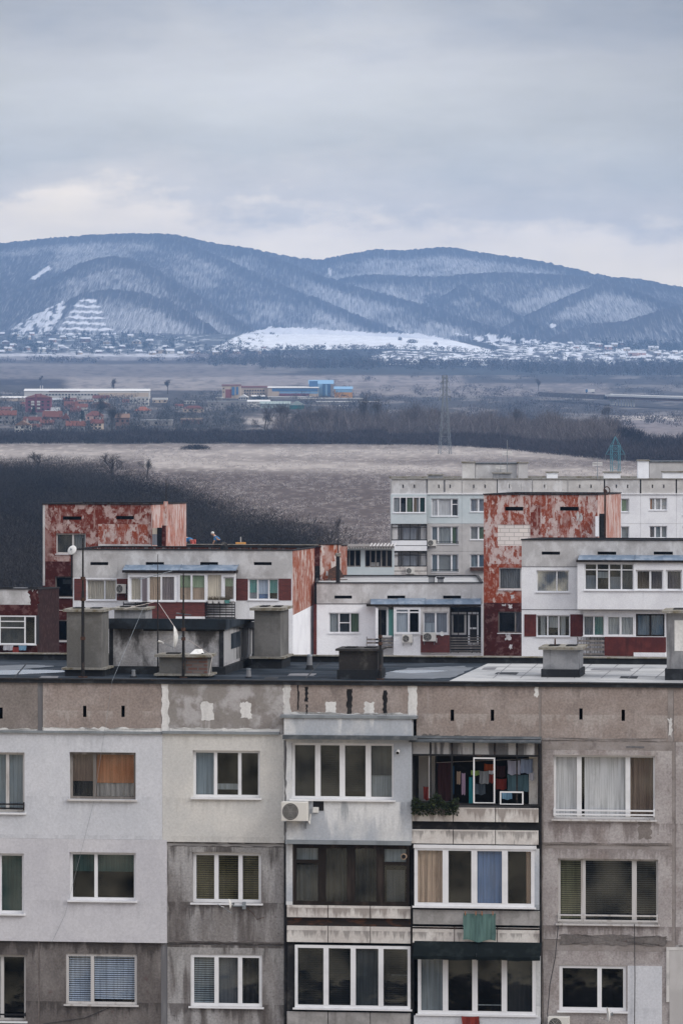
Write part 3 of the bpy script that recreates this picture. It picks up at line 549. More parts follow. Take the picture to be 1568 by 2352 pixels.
mcol = np.stack([s_, s_, s_], 1)
m = bpy.data.materials.new('mountain_mat'); m.use_nodes = True; nt = m.node_tree; bs = nt.nodes['Principled BSDF']; bs.inputs['Roughness'].default_value = 1; bs.inputs['Specular IOR Level'].default_value = 0; L = nt.links.new
at = nt.nodes.new('ShaderNodeAttribute'); at.attribute_name = 'cover'; tc = nt.nodes.new('ShaderNodeTexCoord')
def nz(st, det):
    mp = nt.nodes.new('ShaderNodeMapping'); mp.inputs['Scale'].default_value = st; L(tc.outputs['Object'], mp.inputs[0]); n = nt.nodes.new('ShaderNodeTexNoise'); n.inputs['Scale'].default_value = 1; n.inputs['Detail'].default_value = det; L(mp.outputs[0], n.inputs[0]); return n.outputs[0]
a1 = nt.nodes.new('ShaderNodeMath'); a1.operation = 'MULTIPLY'; a1.inputs[1].default_value = .62; L(at.outputs['Fac'], a1.inputs[0])
a2 = nt.nodes.new('ShaderNodeMath'); a2.operation = 'ADD'; L(a1.outputs[0], a2.inputs[0]); L(nz((.42, .006, .03), 3), a2.inputs[1])
mr = nt.nodes.new('ShaderNodeMapRange'); mr.inputs[1].default_value = .56; mr.inputs[2].default_value = 1.22; L(a2.outputs[0], mr.inputs[0])
mixn = nt.nodes.new('ShaderNodeMix'); mixn.data_type = 'RGBA'; mixn.inputs[6].default_value = (.052, .050, .055, 1); mixn.inputs[7].default_value = (.74, .75, .78, 1); L(mr.outputs[0], mixn.inputs[0]); L(mixn.outputs[2], bs.inputs['Base Color'])
gridmesh('mountains', MX, MY, MZ, mcol, m)
# ================================================================ VEGETATION
def tristuff(name, V, C, mat, loc=(0, 0, 0), parent=None):
    n = len(V) // 3; me = bpy.data.meshes.new(name); me.vertices.add(len(V)); me.vertices.foreach_set('co', V.astype(np.float32).ravel()); me.loops.add(n * 3); me.loops.foreach_set('vertex_index', np.arange(n * 3, dtype=np.int32))
    me.polygons.add(n); me.polygons.foreach_set('loop_start', np.arange(0, n * 3, 3, dtype=np.int32)); me.polygons.foreach_set('loop_total', np.full(n, 3, np.int32)); me.update()
    a = me.color_attributes.new('cover', 'FLOAT_COLOR', 'POINT'); a.data.foreach_set('color', np.concatenate([C, np.ones((len(V), 1))], 1).astype(np.float32).ravel())
    me.materials.append(mat); o = bpy.data.objects.new(name, me); COL.objects.link(o); o.location = loc
    if parent: o.parent = parent
    return o
pm('twig_mat', (.1, .1, .1), rough=1, spec=0, attr='cover')
def twigs(P_, h, r, n, wid, col, cj=.35, shape='brush', rng=RNG, lean=.55, ln=(.18, .45)):
    """slender twig blades: n per plant spread through the crown"""
    N_ = len(P_); p = np.repeat(P_, n, 0); hh = np.repeat(h, n); rr = np.repeat(r, n); k = len(p); ph = rng.uniform(0, 2 * np.pi, k); rho = np.sqrt(rng.random(k)); t = rng.random(k)
    if shape == 'cone': t0 = t * .85; rad = rr * rho * (1 - t0) ; ln = (.12, .22); 
    elif shape == 'ball': t0 = .25 + .6 * t; rad = rr * rho * np.sqrt(np.clip(1 - (2 * t0 - 1) ** 2, .05, 1))
    else: t0 = t ** 1.1 * .72; rad = rr * rho * np.sqrt(np.clip(1.05 - (t0 * 1.2 - .2) ** 2, .05, 1))
    b = p + np.stack([np.cos(ph) * rad, np.sin(ph) * rad, hh * t0], 1)
    d = np.stack([np.cos(ph) * lean * rho, np.sin(ph) * lean * rho, np.full(k, 1. if shape != 'cone' else -.25)], 1) + rng.normal(0, .38, (k, 3)); d /= np.linalg.norm(d, axis=1)[:, None]
    l = hh * rng.uniform(ln[0], ln[1], k) * (1 - .3 * t0); q = np.cross(d, rng.normal(0, 1, (k, 3))); q /= np.linalg.norm(q, axis=1)[:, None] + 1e-6; w = (wid * rng.uniform(.5, 1.4, k))[:, None]
    V_ = np.stack([b - q * w, b + q * w, b + d * l[:, None]], 1).reshape(-1, 3)
    c = np.asarray(col, float); c = np.repeat(c, n, 0) if c.ndim == 2 else np.tile(c, (k, 1))
    c = c * (1 + cj * rng.uniform(-1, 1, k))[:, None]; return V_, np.clip(np.repeat(c, 3, 0), 0, 1)
def cj(base, n, j=.25, rng=RNG): return np.clip(np.array(base)[None] * (1 + j * rng.uniform(-1, 1, (n, 1))), 0, 1)
def stuff(name, parts):
    V_ = np.concatenate([a for a, b in parts]); C_ = np.concatenate([b for a, b in parts]); o = tristuff(name, V_, C_, MATS['twig_mat']); o['kind'] = 'stuff'; return o
# wood at the left foot of the field
yl_ = np.array([(-200, 1440), (0, 1560), (150, 1500), (300, 1400), (430, 1215), (550, 1035), (700, 925), (780, 830), (880, 740), (950, 700)], float)
n = 6800; Yw = RNG.uniform(600, 1590, n); pw = RNG.uniform(-260, 930, n); ok = Yw < np.interp(pw, yl_[:, 0], yl_[:, 1]) * RNG.uniform(.97, 1.02, n); Yw, pw = Yw[ok], pw[ok]
Pw = np.stack([(pw - CX) / F * Yw, Yw, np.zeros(len(Yw))], 1); n = len(Pw); nn = fb(Pw[:, 0] / 9, Pw[:, 1] / 35, 4, 90); hw = RNG.uniform(5.5, 9.5, n) * (.60 + .75 * nn)
cw = np.array((.027, .025, .025))[None] * (.30 + 2.4 * nn ** 1.8)[:, None]
stuff('bare_woodland', [twigs(Pw, hw, hw * .55, 170, .03, cw, .4, 'ball', ln=(.05, .13), lean=1.0), twigs(Pw, hw * .7, hw * .4, 16, .07, cw * .8, .3), twigs(Pw[::2], hw[::2] * 1.0, hw[::2] * .4, 10, .016, cw[::2] * 2.0, .3, ln=(.10, .2), lean=.9)])
# hedge and thicket belts beyond the field
def strip(x0, x1, edge, depth, n, rng=RNG):
    px = rng.uniform(x0, x1, n); e = np.interp(px, [0, 620, 1000, 1150, 1300, 1450, 1650], [1020, 1020, 1024, 1032, 1048, 1062, 1072]); Y0 = np.where(e > 1021, CZ * F / (e - HY), 2310.)
    Y = Y0 + edge + depth * rng.random(n); X = (px - CX) / F * Y; return np.stack([X, Y, tz(X, Y)], 1), px
A, pa = strip(-260, 640, 5, 220, 1500); ha = RNG.uniform(2.6, 6.2, len(A)) * np.interp(pa, [0, 200, 300], [.75, .8, 1]) * (.7 + .6 * fb(pa / 60, pa * 0, 3, 5))
B_, pb = strip(560, 1800, 5, 120, 1700); hb = RNG.uniform(3.5, 6.5, len(B_)) * (.7 + .6 * fb(pb / 50, pb * 0, 3, 6)) * np.interp(pb, [560, 1300, 1400], [1, 1, 1.15])
stuff('thicket', [twigs(A, ha, ha * .9, 90, .08, cj((.045, .042, .048), len(A), .4), .4), twigs(B_, hb, hb * .9, 90, .08, cj((.052, .045, .050), len(B_), .35), .4)])
D_, pd = strip(640, 1420, 130, 420, 900); hd = RNG.uniform(7.5, 15, len(D_)) * (.62 + .68 * fb(pd / 45, pd * 0, 4, 7)); ok = (pd > 800) | (RNG.random(len(pd)) < .5); D_, hd = D_[ok], hd[ok]
stuff('tree_belt', [twigs(D_, hd, hd * .28, 170, .07, cj((.115, .10, .100), len(D_), .3), .35, lean=.3), twigs(D_, hd * .75, hd * .03, 8, .16, cj((.20, .18, .18), len(D_), .3), .2, lean=.05, ln=(.5, .9))])
E_, pe = strip(1395, 1800, 60, 330, 700); he = RNG.uniform(4, 8, len(E_)); stuff('thicket', [twigs(E_, he, he * .75, 70, .11, cj((.040, .036, .042), len(E_), .3), .4)])
# trees among the village, valley scrub, foothill woods
def region(x0, x1, y0, y1, n, keep=None):
    px = RNG.uniform(x0, x1, n); py = RNG.uniform(y0, y1, n)
    if keep is not None: k = keep(px, py); px, py = px[k], py[k]
    return GA(px, py), px, py
V1, px, py = region(-150, 860, 905, 1008, 1500, lambda a, b: (fb(a / 40, b / 12, 3, 8) > np.where(b < 930, .52, .42)) & ~((a > 560) & (a < 700) & (b > 952))); hv = RNG.uniform(3.5, 8, len(V1))
stuff('village_trees', [twigs(V1, hv, hv * .5, 46, .14, cj((.06, .062, .068), len(V1), .4), .4)])
V2, px, py = region(760, 1700, 866, 985, 1900, lambda a, b: (fb(a / 60, b / 9, 4, 9) > np.where(b < 912, .56, .44)) & ~((a > 1380) & (b > 925) & (b < 953))); hv = RNG.uniform(2.5, 6.5, len(V2)) * (1 + (py < 950) * .3)
stuff('valley_scrub', [twigs(V2, hv, hv * .8, 34, .22, cj((.078, .072, .080), len(V2), .4), .35)])
V3, px, py = region(600, 1750, 838, 868, 1700, lambda a, b: b < 846 + 16 * sst(a, 1000, 1400) + 4 * vn(a / 40, a * 0, 3)); hv = RNG.uniform(9, 17, len(V3))
stuff('foothill_wood', [twigs(V3, hv, hv * .35, 30, .5, cj((.075, .070, .076), len(V3), .35), .3), twigs(V3[::9], hv[::9] * 1.1, hv[::9] * .35, 40, .7, (.018, .032, .030), .3, 'cone')])
V4, px, py = region(-300, 580, 748, 816, 1500, lambda a, b: (b > 760 + 30 * sst(a, 250, 500)) & (fb(a / 30, b / 9, 3, 12) > .40)); hv = RNG.uniform(5, 14, len(V4))
stuff('village_trees', [twigs(V4[::2], hv[::2] * .9, hv[::2] * .45, 24, .55, cj((.06, .062, .068), len(V4[::2]), .4), .3), twigs(V4[1::3], hv[1::3] * 1.2, hv[1::3] * .3, 36, .7, (.016, .030, .030), .3, 'cone')])
V5, px, py = region(-300, 620, 826, 834, 420, lambda a, b: fb(a / 50, b / 9, 3, 14) > .45); hv = RNG.uniform(4, 10, len(V5))
stuff('hedge', [twigs(V5, hv, hv * .8, 26, .5, (.06, .055, .062), .3)])
V6, px, py = region(840, 1750, 776, 838, 2400, lambda a, b: inpoly(a, b, SCRUB) & (fb(a / 25, b / 7, 3, 15) > .47)); hv = RNG.uniform(2, 7, len(V6))
V7, px7, py7 = region(480, 1800, 796, 842, 1700, lambda a, b: ~inpoly(a, b, SCRUB) & ~inpoly(a, b + 2, SNOWF) & ((a > 640) | (b > 806))); hv7 = RNG.uniform(7, 14, len(V7))
V9, px9, py9 = region(480, 1140, 755, 812, 1500, lambda a, b: inpoly(a, b, SNOWF) & ~inpoly(a, b + 4 + 5 * vn(a / 25, a * 0, 77), SNOWF) | (inpoly(a, b, SNOWF) & (a < 640) & (fb(a / 14, b / 5, 3, 78) > .60))); hv9 = RNG.uniform(2.5, 6, len(V9))
V8, px8, py8 = region(1330, 1900, 770, 822, 500, lambda a, b: b < 812); hv8 = RNG.uniform(8, 18, len(V8))
stuff('foothill_wood', [twigs(V9, hv9, hv9 * .7, 22, .4, (.10, .095, .10), .4), twigs(V6, hv, hv * .6, 20, .5, (.085, .082, .09), .4), twigs(V7, hv7, hv7 * .4, 26, .6, cj((.07, .07, .077), len(V7), .3), .3), twigs(V8, hv8, hv8 * .4, 28, .7, (.03, .04, .042), .35, 'cone')])
# dry grass tufts on the field
n = 24000; px = RNG.uniform(300, 1500, n); py = 1024 + 240 * RNG.random(n) ** 1.3; nn = fb(px / 60, py / 8, 4, 21); ok = (nn > .5) & (CZ * F / (py - HY) > np.interp(px, yl_[:, 0], yl_[:, 1]) + 10); px, py = px[ok], py[ok]; Yt = CZ * F / (py - HY)
Pt = np.stack([(px - CX) / F * Yt, Yt, Yt * 0], 1); ht = RNG.uniform(.35, .95, len(Pt)); stuff('dry_grass', [twigs(Pt, ht, ht * .8, 6, .09, cj((.36, .33, .325), len(Pt), .4), .3)])
# single trees
def limb(mb, p, d, l, r, lev, rn, sp=.55, tips=None):
    q = p + d * l; mb.tube(p, q, r, r * .62, 5, cap=False)
    if tips is not None and lev < 2: tips += [(p + q) / 2, q]
    if lev == 0: return
    for k in range(3 if lev > 1 else 2):
        e = (d + Vector((rn.gauss(0, sp), rn.gauss(0, sp), rn.gauss(.12, .3)))).normalized(); limb(mb, p.lerp(q, rn.uniform(.45, 1)), e, l * rn.uniform(.55, .8), r * .58, lev - 1, rn, sp, tips)
pm('bark', (.085, .075, .072), rough=1, spec=0); pm('bark_pale', (.20, .18, .175), rough=1, spec=0)
def tree(px, pyb, pyt, wpx, label, col=(.085, .077, .08), shape='ball', n=420, name='bare_tree', bark='bark', group=None, seed=0, wid=None, fork=2, Y=None):
    p = G(px, pyb) if Y is None else Vector(((px - CX) / F * Y, Y, CZ - (pyb - HY) / F * Y)); s = F / p.y; h = (pyb - pyt) / s; r = wpx / 2 / s; rn = random.Random(seed + int(px)); t = thing(name, label, 'tree', p, 0, group)
    mb = MB(); tips = []
    for k in range(fork):
        d = Vector((rn.gauss(0, .22 if fork > 1 else .03), rn.gauss(0, .12), 1)).normalized(); limb(mb, Vector((0, 0, -.2)), d, h * .38, h * .022, 4 if shape == 'ball' else 0, rn, .42 if r / h > .2 else .16, tips)
    if shape == 'ball':      # fit the branching to the height and spread, then hang the twigs on the branch ends
        vv = np.array(mb.v); sz = (h * .94) / vv[:, 2].max(); sx = r * .9 / max(np.percentile(np.abs(vv[:, 0]), 96), .1); sc = np.array([sx, sx, sz]); mb.v = [tuple(v) for v in vv * sc]; tp = np.array([tuple(q) for q in tips]) * sc
        mb.build('trunk', bark, t); rng = np.random.default_rng(seed + int(px)); per = max(3, n * 3 // len(tp)); L_ = h * .16
        V_, C_ = twigs(tp - [0, 0, L_ * .5], np.full(len(tp), L_), np.full(len(tp), L_ * .55), per, wid or .26 / s, col, .35, 'brush', rng, lean=.8, ln=(.25, .7)); tristuff('crown', V_, C_, MATS['twig_mat'], (0, 0, 0), t); return t
    mb.build('trunk', bark, t); rng = np.random.default_rng(seed + int(px)); V_, C_ = twigs(np.zeros((1, 3)) + [0, 0, h * (.12 if shape == 'cone' else .22)], np.array([h * (.9 if shape == 'cone' else .8)]), np.array([r]), n * 3, wid or .32 / s, col, .35, shape, rng, lean=.7 if r / h > .2 else .12, ln=(.06, .17))
    tristuff('crown', V_, C_, MATS['twig_mat'], (0, 0, 0), t); return t
TB = 'bare trees in the middle distance'
for a in ((612, 1008, 925, 62, 'spreading bare tree, leftmost of the large forked ones beyond the field'), (655, 1005, 915, 60, 'tall forked bare tree, second from the left beyond the field'), (700, 1006, 925, 55, 'forked bare tree right of the two tallest ones, in front of the tan clearing'), (745, 1008, 930, 50, 'bare tree just left of the pair of poplars'), (790, 1008, 935, 46, 'rounded bare tree directly left of the poplars')): tree(*a, n=520, group=TB, col=(.085, .075, .08))
for a in ((836, 1008, 902, 20, 'slim bare poplar, left one of the pair'), (866, 1008, 910, 20, 'slim bare poplar, right one of the pair'), (950, 1006, 918, 24, 'slim poplar between the pair and the grey pylon'), (1186, 1010, 935, 22, 'narrow tree in the tree belt right of the grey pylon'), (1236, 898, 868, 10, 'small lone tree on the far tan field above the belt'), (1395, 985, 925, 30, 'bare tree above the dark round bush'), (262, 905, 868, 7, 'tiny lone tree behind the long warehouse roof'), (96, 882, 862, 10, 'tiny tree at the left end of the far tan field'), (385, 905, 870, 10, 'slim tree at the end of the long warehouse')): tree(*a, n=320, fork=1, group=TB)
tree(257, 993, 920, 40, 'large dark bare tree standing in the middle of the village', n=520, col=(.05, .05, .055)); tree(228, 975, 905, 26, 'dark conifer-like tree behind the village houses', n=400, col=(.04, .045, .05), fork=1)
tree(190, 968, 940, 14, 'small dark evergreen between the red-roofed houses', (.015, .026, .024), 'cone', 200, 'evergreen_tree', fork=1); tree(78, 955, 930, 11, 'small dark evergreen below the maroon building', (.015, .026, .024), 'cone', 200, 'evergreen_tree', fork=1); tree(156, 924, 908, 10, 'round dark tree behind the red roofs', (.02, .025, .028), 'ball', 300)
tree(90, 1075, 1035, 60, 'tall bare tree standing out of the wood at the far left', (.10, .092, .095), n=340, Y=1500); tree(262, 1098, 1035, 70, 'tall bare tree standing out of the wood above the left tower', (.10, .09, .092), n=420, Y=1390); tree(338, 1098, 1050, 40, 'smaller bare tree at the crest of the wood', (.09, .085, .087), n=300, Y=1330); tree(760, 1265, 1180, 50, 'bare tree at the tip of the wood, above the pale red wall', (.09, .085, .095), n=420, Y=760); tree(730, 1262, 1195, 40, 'thin bare tree beside the wood tip', (.07, .066, .075), n=340, Y=775)  # crest trees have lightened crowns, haze put into their colour
def bush(px, pyb, pyt, wpx, label, col, n, Y=None):
    p = G(px, pyb) if Y is None else Vector(((px - CX) / F * Y, Y, 0)); s = F / p.y; h = (pyb - pyt) / s; r = wpx / 2 / s; t = thing('bush', label, 'bush', p); rn = random.Random(3); mb = MB()
    for k in range(9): mb.tube((rn.uniform(-r, r) * .3, 0, -.1), (rn.uniform(-r, r) * .7, rn.uniform(-1, 1), h * .5), .09, .03, 5)
    mb.build('stem', 'bark', t); rng = np.random.default_rng(int(px)); k = 14; pp = np.stack([np.linspace(-r * .8, r * .8, k), rng.uniform(-r * .4, r * .4, k), np.zeros(k)], 1); hh = h * np.sqrt(np.clip(1 - (pp[:, 0] / r) ** 2, .2, 1)) * .95
    V_, C_ = twigs(pp, hh, np.full(k, r * .33), n // k, .55 / s, col, .4, 'brush', rng, ln=(.15, .35)); tristuff('foliage', V_, C_, MATS['twig_mat'], (0, 0, 0), t)
bush(449, 1033, 1017, 66, 'low dark bush alone in the pale field', (.03, .03, .034), 1600); bush(1440, 1035, 963, 96, 'big round dark bush mass at the right beyond the field', (.032, .028, .034), 3600)
bush(946, 788, 776, 26, 'rounded grey bush on the snow field', (.09, .09, .10), 500); bush(918, 782, 771, 9, 'tiny grey bush on the snow field, left of the rounded one', (.09, .09, .10), 200); bush(1000, 792, 783, 11, 'small grey bush low on the snow field', (.09, .09, .10), 240)
# ================================================================ HAZE
def haze():
    m = bpy.data.materials.new('haze_air'); m.use_nodes = True; nt = m.node_tree; nt.nodes.clear(); o = nt.nodes.new('ShaderNodeOutputMaterial'); v = nt.nodes.new('ShaderNodeVolumePrincipled')
    v.inputs['Density'].default_value = HAZE_D; v.inputs['Color'].default_value = HAZE_C; v.inputs['Anisotropy'].default_value = 0.0; nt.links.new(v.outputs[0], o.inputs['Volume'])
    MB().box(-3200, 3200, -60, 17200, -3, 470).build('haze', m)['kind'] = 'stuff'
HAZE_D = 7.0e-5; HAZE_C = (.285, .475, .80, 1)
haze()
# ================================================================ NEAR BLOCK
N1 = Bld('apartment_block', 'nearest apartment block across the bottom, taupe roof parapet above white insulated and bare concrete walls', 'apartment block', 784, 150)
def yl(y, px): return 850 + (y - 850) * (1 + 1.085e-5 * (px - 784))
TOPY, L0, L1, L2, L3 = 1564, 1693, 1937, 2169, 2400
def nw(name, mat, x0, x1, ya, yb, holes=(), off=0, thick=.25, raw=False):
    m = (x0 + x1) / 2
    return wall(N1, name, mat, (x0, ya if raw else yl(ya, m), x1, yb if raw else yl(yb, m)), holes, off, thick)
ZT = N1.q(784, TOPY)[1]; ZR = ZT - .10
# parapet panels with their ventilation slits
def sl_(cx, cy, w=8, h=26): return (cx - w / 2, cy - h / 2, cx + w / 2, cy + h / 2)
for x0, x1, mat, slots in ((-200, 87, 'concrete_taupe_dark', [(3, 1638)]), (99, 371, 'concrete_taupe', [(195, 1634), (283, 1634)]), (372, 651, 'concrete_patchy', []),
                           (956, 1236, 'concrete_taupe', [(1038, 1643), (1130, 1643)]), (1242, 1532, 'concrete_taupe', [(1333, 1640), (1430, 1643)]), (1546, 1830, 'concrete_taupe', [(1640, 1643), (1730, 1643)])):
    hs = [sl_(*s) for s in slots]
    nw('parapet_panel', mat, x0, x1, TOPY, L0 - (3 if x0 < 600 else -4), hs)
    for h in hs: slot(N1, h)
nw('parapet_panel', 'concrete_taupe', 652, 955, TOPY, 1647)
nw('joint_strip', 'grey_sealant', 87.2, 98.8, TOPY, L0, off=-.02)
nw('joint_strip', 'pebbledash_joint', 1236.2, 1241.8, TOPY, L0 + 4, off=-.01); nw('joint_strip', 'pebbledash_joint', 1532.2, 1545.8, TOPY, L0 + 4, off=-.01)
patch(N1, 'painted_patch', 'white_paint_rough', (371, 1563, 388, 1684), 0, .03, 14, 1); patch(N1, 'painted_patch', 'white_paint_rough', (650, 1566, 667, 1646), 0, .035, 14, 2)
patch(N1, 'painted_patch', 'white_paint_rough', (937, 1567, 957, 1648), 0, .02, 12, 3)
patch(N1, 'painted_patch', 'white_paint_rough', (462, 1613, 490, 1653), 0, .035, 6, 4); patch(N1, 'painted_patch', 'white_paint_rough', (553, 1613, 577, 1650), 0, .03, 8, 5)
patch(N1, 'painted_patch', 'white_paint_rough', (747, 1612, 771, 1643), 0, .02, 6, 6); patch(N1, 'painted_patch', 'white_paint_rough', (836, 1613, 860, 1643), 0, .03, 6, 7)
patch(N1, 'painted_patch', 'white_paint_rough', (100, 1672, 370, 1683), 0, .045, 30, 8); patch(N1, 'painted_patch', 'white_paint_rough', (-150, 1674, 86, 1683), 0, .035, 30, 9)
patch(N1, 'painted_patch', 'white_paint_rough', (390, 1673, 642, 1684), 0, .03, 30, 10); patch(N1, 'painted_patch', 'white_paint_rough', (668, 1638, 936, 1647), 0, .035, 30, 11)
patch(N1, 'painted_patch', 'white_paint_rough', (1227, 1573, 1235, 1600), 0, .03, 6, 12); patch(N1, 'painted_patch', 'white_paint_rough', (1533, 1650, 1543, 1690), 0, .04, 6, 13)
for r, s in (((700, 1577, 707, 1612), 14), ((702, 1618, 706, 1640), 15), ((796, 1582, 808, 1640), 16), ((879, 1586, 888, 1642), 17), ((683, 1570, 686, 1630), 18)):
    patch(N1, 'tar_mark', 'soot_black', r, 0.0, .022, 9, s)
# roof-edge flashings
e = MB(); a = N1.q(-330, TOPY)[0]; b = N1.q(1900, TOPY)[0]
e.box(a, b, -.05, .32, ZR - .02, ZT + .004); e.build('roof_edge', 'tar', N1.root)
rn = random.Random(5); e = MB(); u = a
while u < b:
    w_ = rn.uniform(1.5, 2.6); e.box(u, min(u + w_ - .03, b), -.075, -.06, ZT - .03, ZT + .002 + rn.uniform(0, .012)); u += w_
e.build('drip_edge', 'iron_black', N1.root)
for (x0, x1, y0, y1, o_) in ((-200, 370, L0 - 8, L0 - 3, .13), (372, 641, L0 - 10, L0 - 4, .13), (643, 956, 1644, 1650, .40)):
    m = (x0 + x1) / 2; u0, u1, z0, z1 = N1.rc(x0, yl(y0, m), x1, yl(y1, m), o_); MB().box(u0, u1, -o_, 0.02, z0, z1).build('ledge_flashing', 'zinc', N1.root)
# column 0/1 insulated wall
c0a, c0b, c0c = (-45, 1728, 57, 1866), (-45, 1960, 55, 2098), (-40, 2193, 60, 2345)
c1a, c1b, c1c = (160, 1728, 312, 1836), (160, 1958, 312, 2068), (152, 2191, 315, 2307)
nw('insulated_wall', 'render_white', -200, 373, L0 - 3, 1934, [c0a, c1a], .07, .3)
nw('insulated_wall', 'render_white_b', -200, 383, 1934.3, 2172, [c0b, c1b], .072, .3)
nw('bare_wall', 'concrete_darkbrown', -200, 88, 2172.3, L3, [c0c]); nw('bare_wall', 'concrete_darkbrown', 92, 370, 2172.3, L3, [c1c])
nw('joint_strip', 'concrete_taupe_dark', 88.2, 91.8, 2172.3, L3, off=-.02); nw('joint_strip', 'grey_sealant', 370.2, 384.8, 2172.3, L3, off=-.01)
# column 2
c2a, c2b, c2c = (443, 1724, 597, 1832), (442, 1958, 600, 2074), (438, 2192, 602, 2312)
nw('insulated_wall', 'render_cream', 373.4, 653, L0 - 4, 1938, [c2a], .06, .3)
nw('bare_wall', 'concrete_weathered', 383.4, 654, 1938.4, L2, [c2b]); nw('bare_wall', 'concrete_weathered', 385, 654, L2 + 6, L3, [c2c])
nw('joint_strip', 'grey_sealant', 385, 654, L2 + .3, L2 + 5.7, off=-.015)
# column 5, 6
c5a, c5b, c5c = (1270, 1735, 1503, 1882), (1280, 1973, 1510, 2122), (1283, 2217, 1437, 2322)
nw('bare_wall', 'pebbledash_joint', 1242, 1542, L0 + 4.3, L0 + 24, off=-.005)
nw('bare_wall', 'pebbledash_pink', 1242, 1542, L0 + 24.3, 1932, [c5a]); nw('joint_strip', 'pebbledash_joint', 1242, 1542, 1932.3, 1943, off=-.01)
nw('bare_wall', 'pebbledash_pink', 1242, 1542, 1943.3, 2150, [c5b]); nw('joint_strip', 'pebbledash_joint', 1242, 1542, 2150.3, 2176, off=-.01)
nw('bare_wall', 'pebbledash_pink', 1242, 1542, 2176.3, L3, [c5c])
nw('joint_strip', 'pebbledash_joint', 1542.2, 1550, L0 + 4.3, L3, off=-.01); nw('bare_wall', 'pebbledash_pink', 1550.2, 1830, L0 + 4.3, 2160)
nw('bare_wall', 'concrete_weathered', 1550.2, 1830, 2160.3, L3); nw('painted_wall_patch', 'render_white', 1440, 1519, 2209, 2398, off=.035, thick=.036)
nw('painted_wall_patch', 'parapet_far', 1529, 1700, 2165, 2172, off=.035, thick=.036); nw('painted_wall_patch', 'parapet_far', 1529, 1536, 2172.3, 2290, off=.034, thick=.036)
nw('painted_wall_patch', 'wall_grey', 1536.3, 1700, 2172.3, 2398, off=.03, thick=.036)
patch(N1, 'stain', 'concrete_taupe_dark', (1465, 1885, 1495, 1925), 0, .05, 7, 31); patch(N1, 'stain', 'concrete_darkbrown', (1285, 2148, 1530, 2170), .0, .03, 26, 32)
patch(N1, 'stain', 'grey_sealant', (1437, 1714, 1478, 1718), 0, .012, 9, 33)
# ---- windows
DK = 'room_dark'
window(N1, c0a, (.60,), [[('blind', 'blind_pale', 0, 1)], [('blind', 'blind_pale', 0, 1)]], off=.07, fm='wood_white_old', rail=('iron_black', (.86, .93)))
window(N1, c0b, (.44,), [[('blind', 'blind_green', 0, 1)], [('blind', 'blind_green', 0, 1)]], off=.072)
window(N1, c0c, (.44,), [[('curtain', 'curtain_white', 0, 1)], []], fm='wood_white_old', rail=('iron_black', (.9,)))
window(N1, c1a, (.37,), [[('blind', 'curtain_brown', .0, .64), ('curtain', 'blind_slats', .62, 1)], [('blind', 'blind_orange', 0, .68), ('curtain', 'lace', .66, 1)]], off=.07, fm='wood_grey', glass='glass_faint', sill='wood_white_old')
window(N1, c1b, (.39,), [[('blind', 'blind_green', 0, .4)], [('blind', 'blind_green', 0, .4)]], off=.072)
window(N1, c1c, (.37,), [[('slats', 'blind_silver', 0, 1)], [('slats', 'blind_silver', 0, .95)]], off=0, rec=.03, fm='wood_white_old', sill='wood_white_old', glass='glass_faint', label='old white window with bluish silver slat blinds')
window(N1, c2a, (.33, .69), [[('blind', 'blind_pale', 0, 1)], [('blind', 'card_light', .74, .88)], []], off=.06)
window(N1, c2b, (.34, .69), [[('slats', 'blind_olive', 0, 1)], [('slats', 'blind_olive', 0, 1)], [('slats', 'blind_olive', 0, 1)]], fw=.09, label='white window with closed olive slat blinds')
window(N1, c2c, (.36, .69), [[('slats', 'blind_pale', 0, 1)], [('blind', 'blind_grey', 0, 1)], [('curtain', 'blind_slats', 0, 1)]], fw=.09, rec=.03)
window(N1, c5a, (.25, .73), [[('blind', 'curtain_white', 0, 1)], [('blind', 'curtain_white', 0, 1, .07, 1)], [('curtain', 'curtain_brown', 0, 1)]], glass='glass_faint', fw=.06, mw=.13, rail=('pvc_white', (.86, .925)), sill='wood_white_old')
window(N1, c5b, (.25, .76), [[('slats', 'blind_yellow', 0, 1)], [('slats', 'blind_slats', 0, 1), ('blind', 'blind_grey', 0, 1)], [('slats', 'blind_slats', 0, 1), ('blind', 'blind_grey', 0, 1)]], fm='wood_white_old', fw=.06, mw=.13, rail=('wood_white_old', (.87, .95)), sill='wood_white_old')
window(N1, c5c, (.60,), [[], []], fw=.09, rec=.04)
# ---- column 3: loggias
b3 = (670, 1707, 904, 1836)
nw('bay_wall', 'bay_white', 652, 945, 1650.3, 1697, off=.36, thick=.5); nw('bay_wall', 'bay_white', 652, 945, 1697.3, 1930, [b3], .35, .45)
window(N1, b3, (.25, .49, .745), [[('blind', 'blind_slats', 0, 1), ('slats', 'blind_pale', .70, .76), ('blind', 'card_light', .02, .1, .2, .6)], [('slats', 'blind_slats', 0, 1)], [('slats', 'blind_slats', 0, .9)], [('blind', 'curtain_dusty', 0, .58), ('blind', 'card_light', .58, 1)]], off=.35, fw=.07, mw=.15)
u0, u1, z0, z1 = N1.rc(649, 1690, 956, 1699, .6); MB().box(u0, u1, -.62, -.355, z0, z1).build('canopy', 'zinc_dark', N1.root)
u0, u1, z0, z1 = N1.rc(655, 1931, 943, 1940, .42); MB().box(u0, u1, -.42, 0, z0, z1).build('canopy', 'zinc', N1.root)
c3b, c3c = (672, 1941, 940, 2079), (677, 2172, 942, 2316)
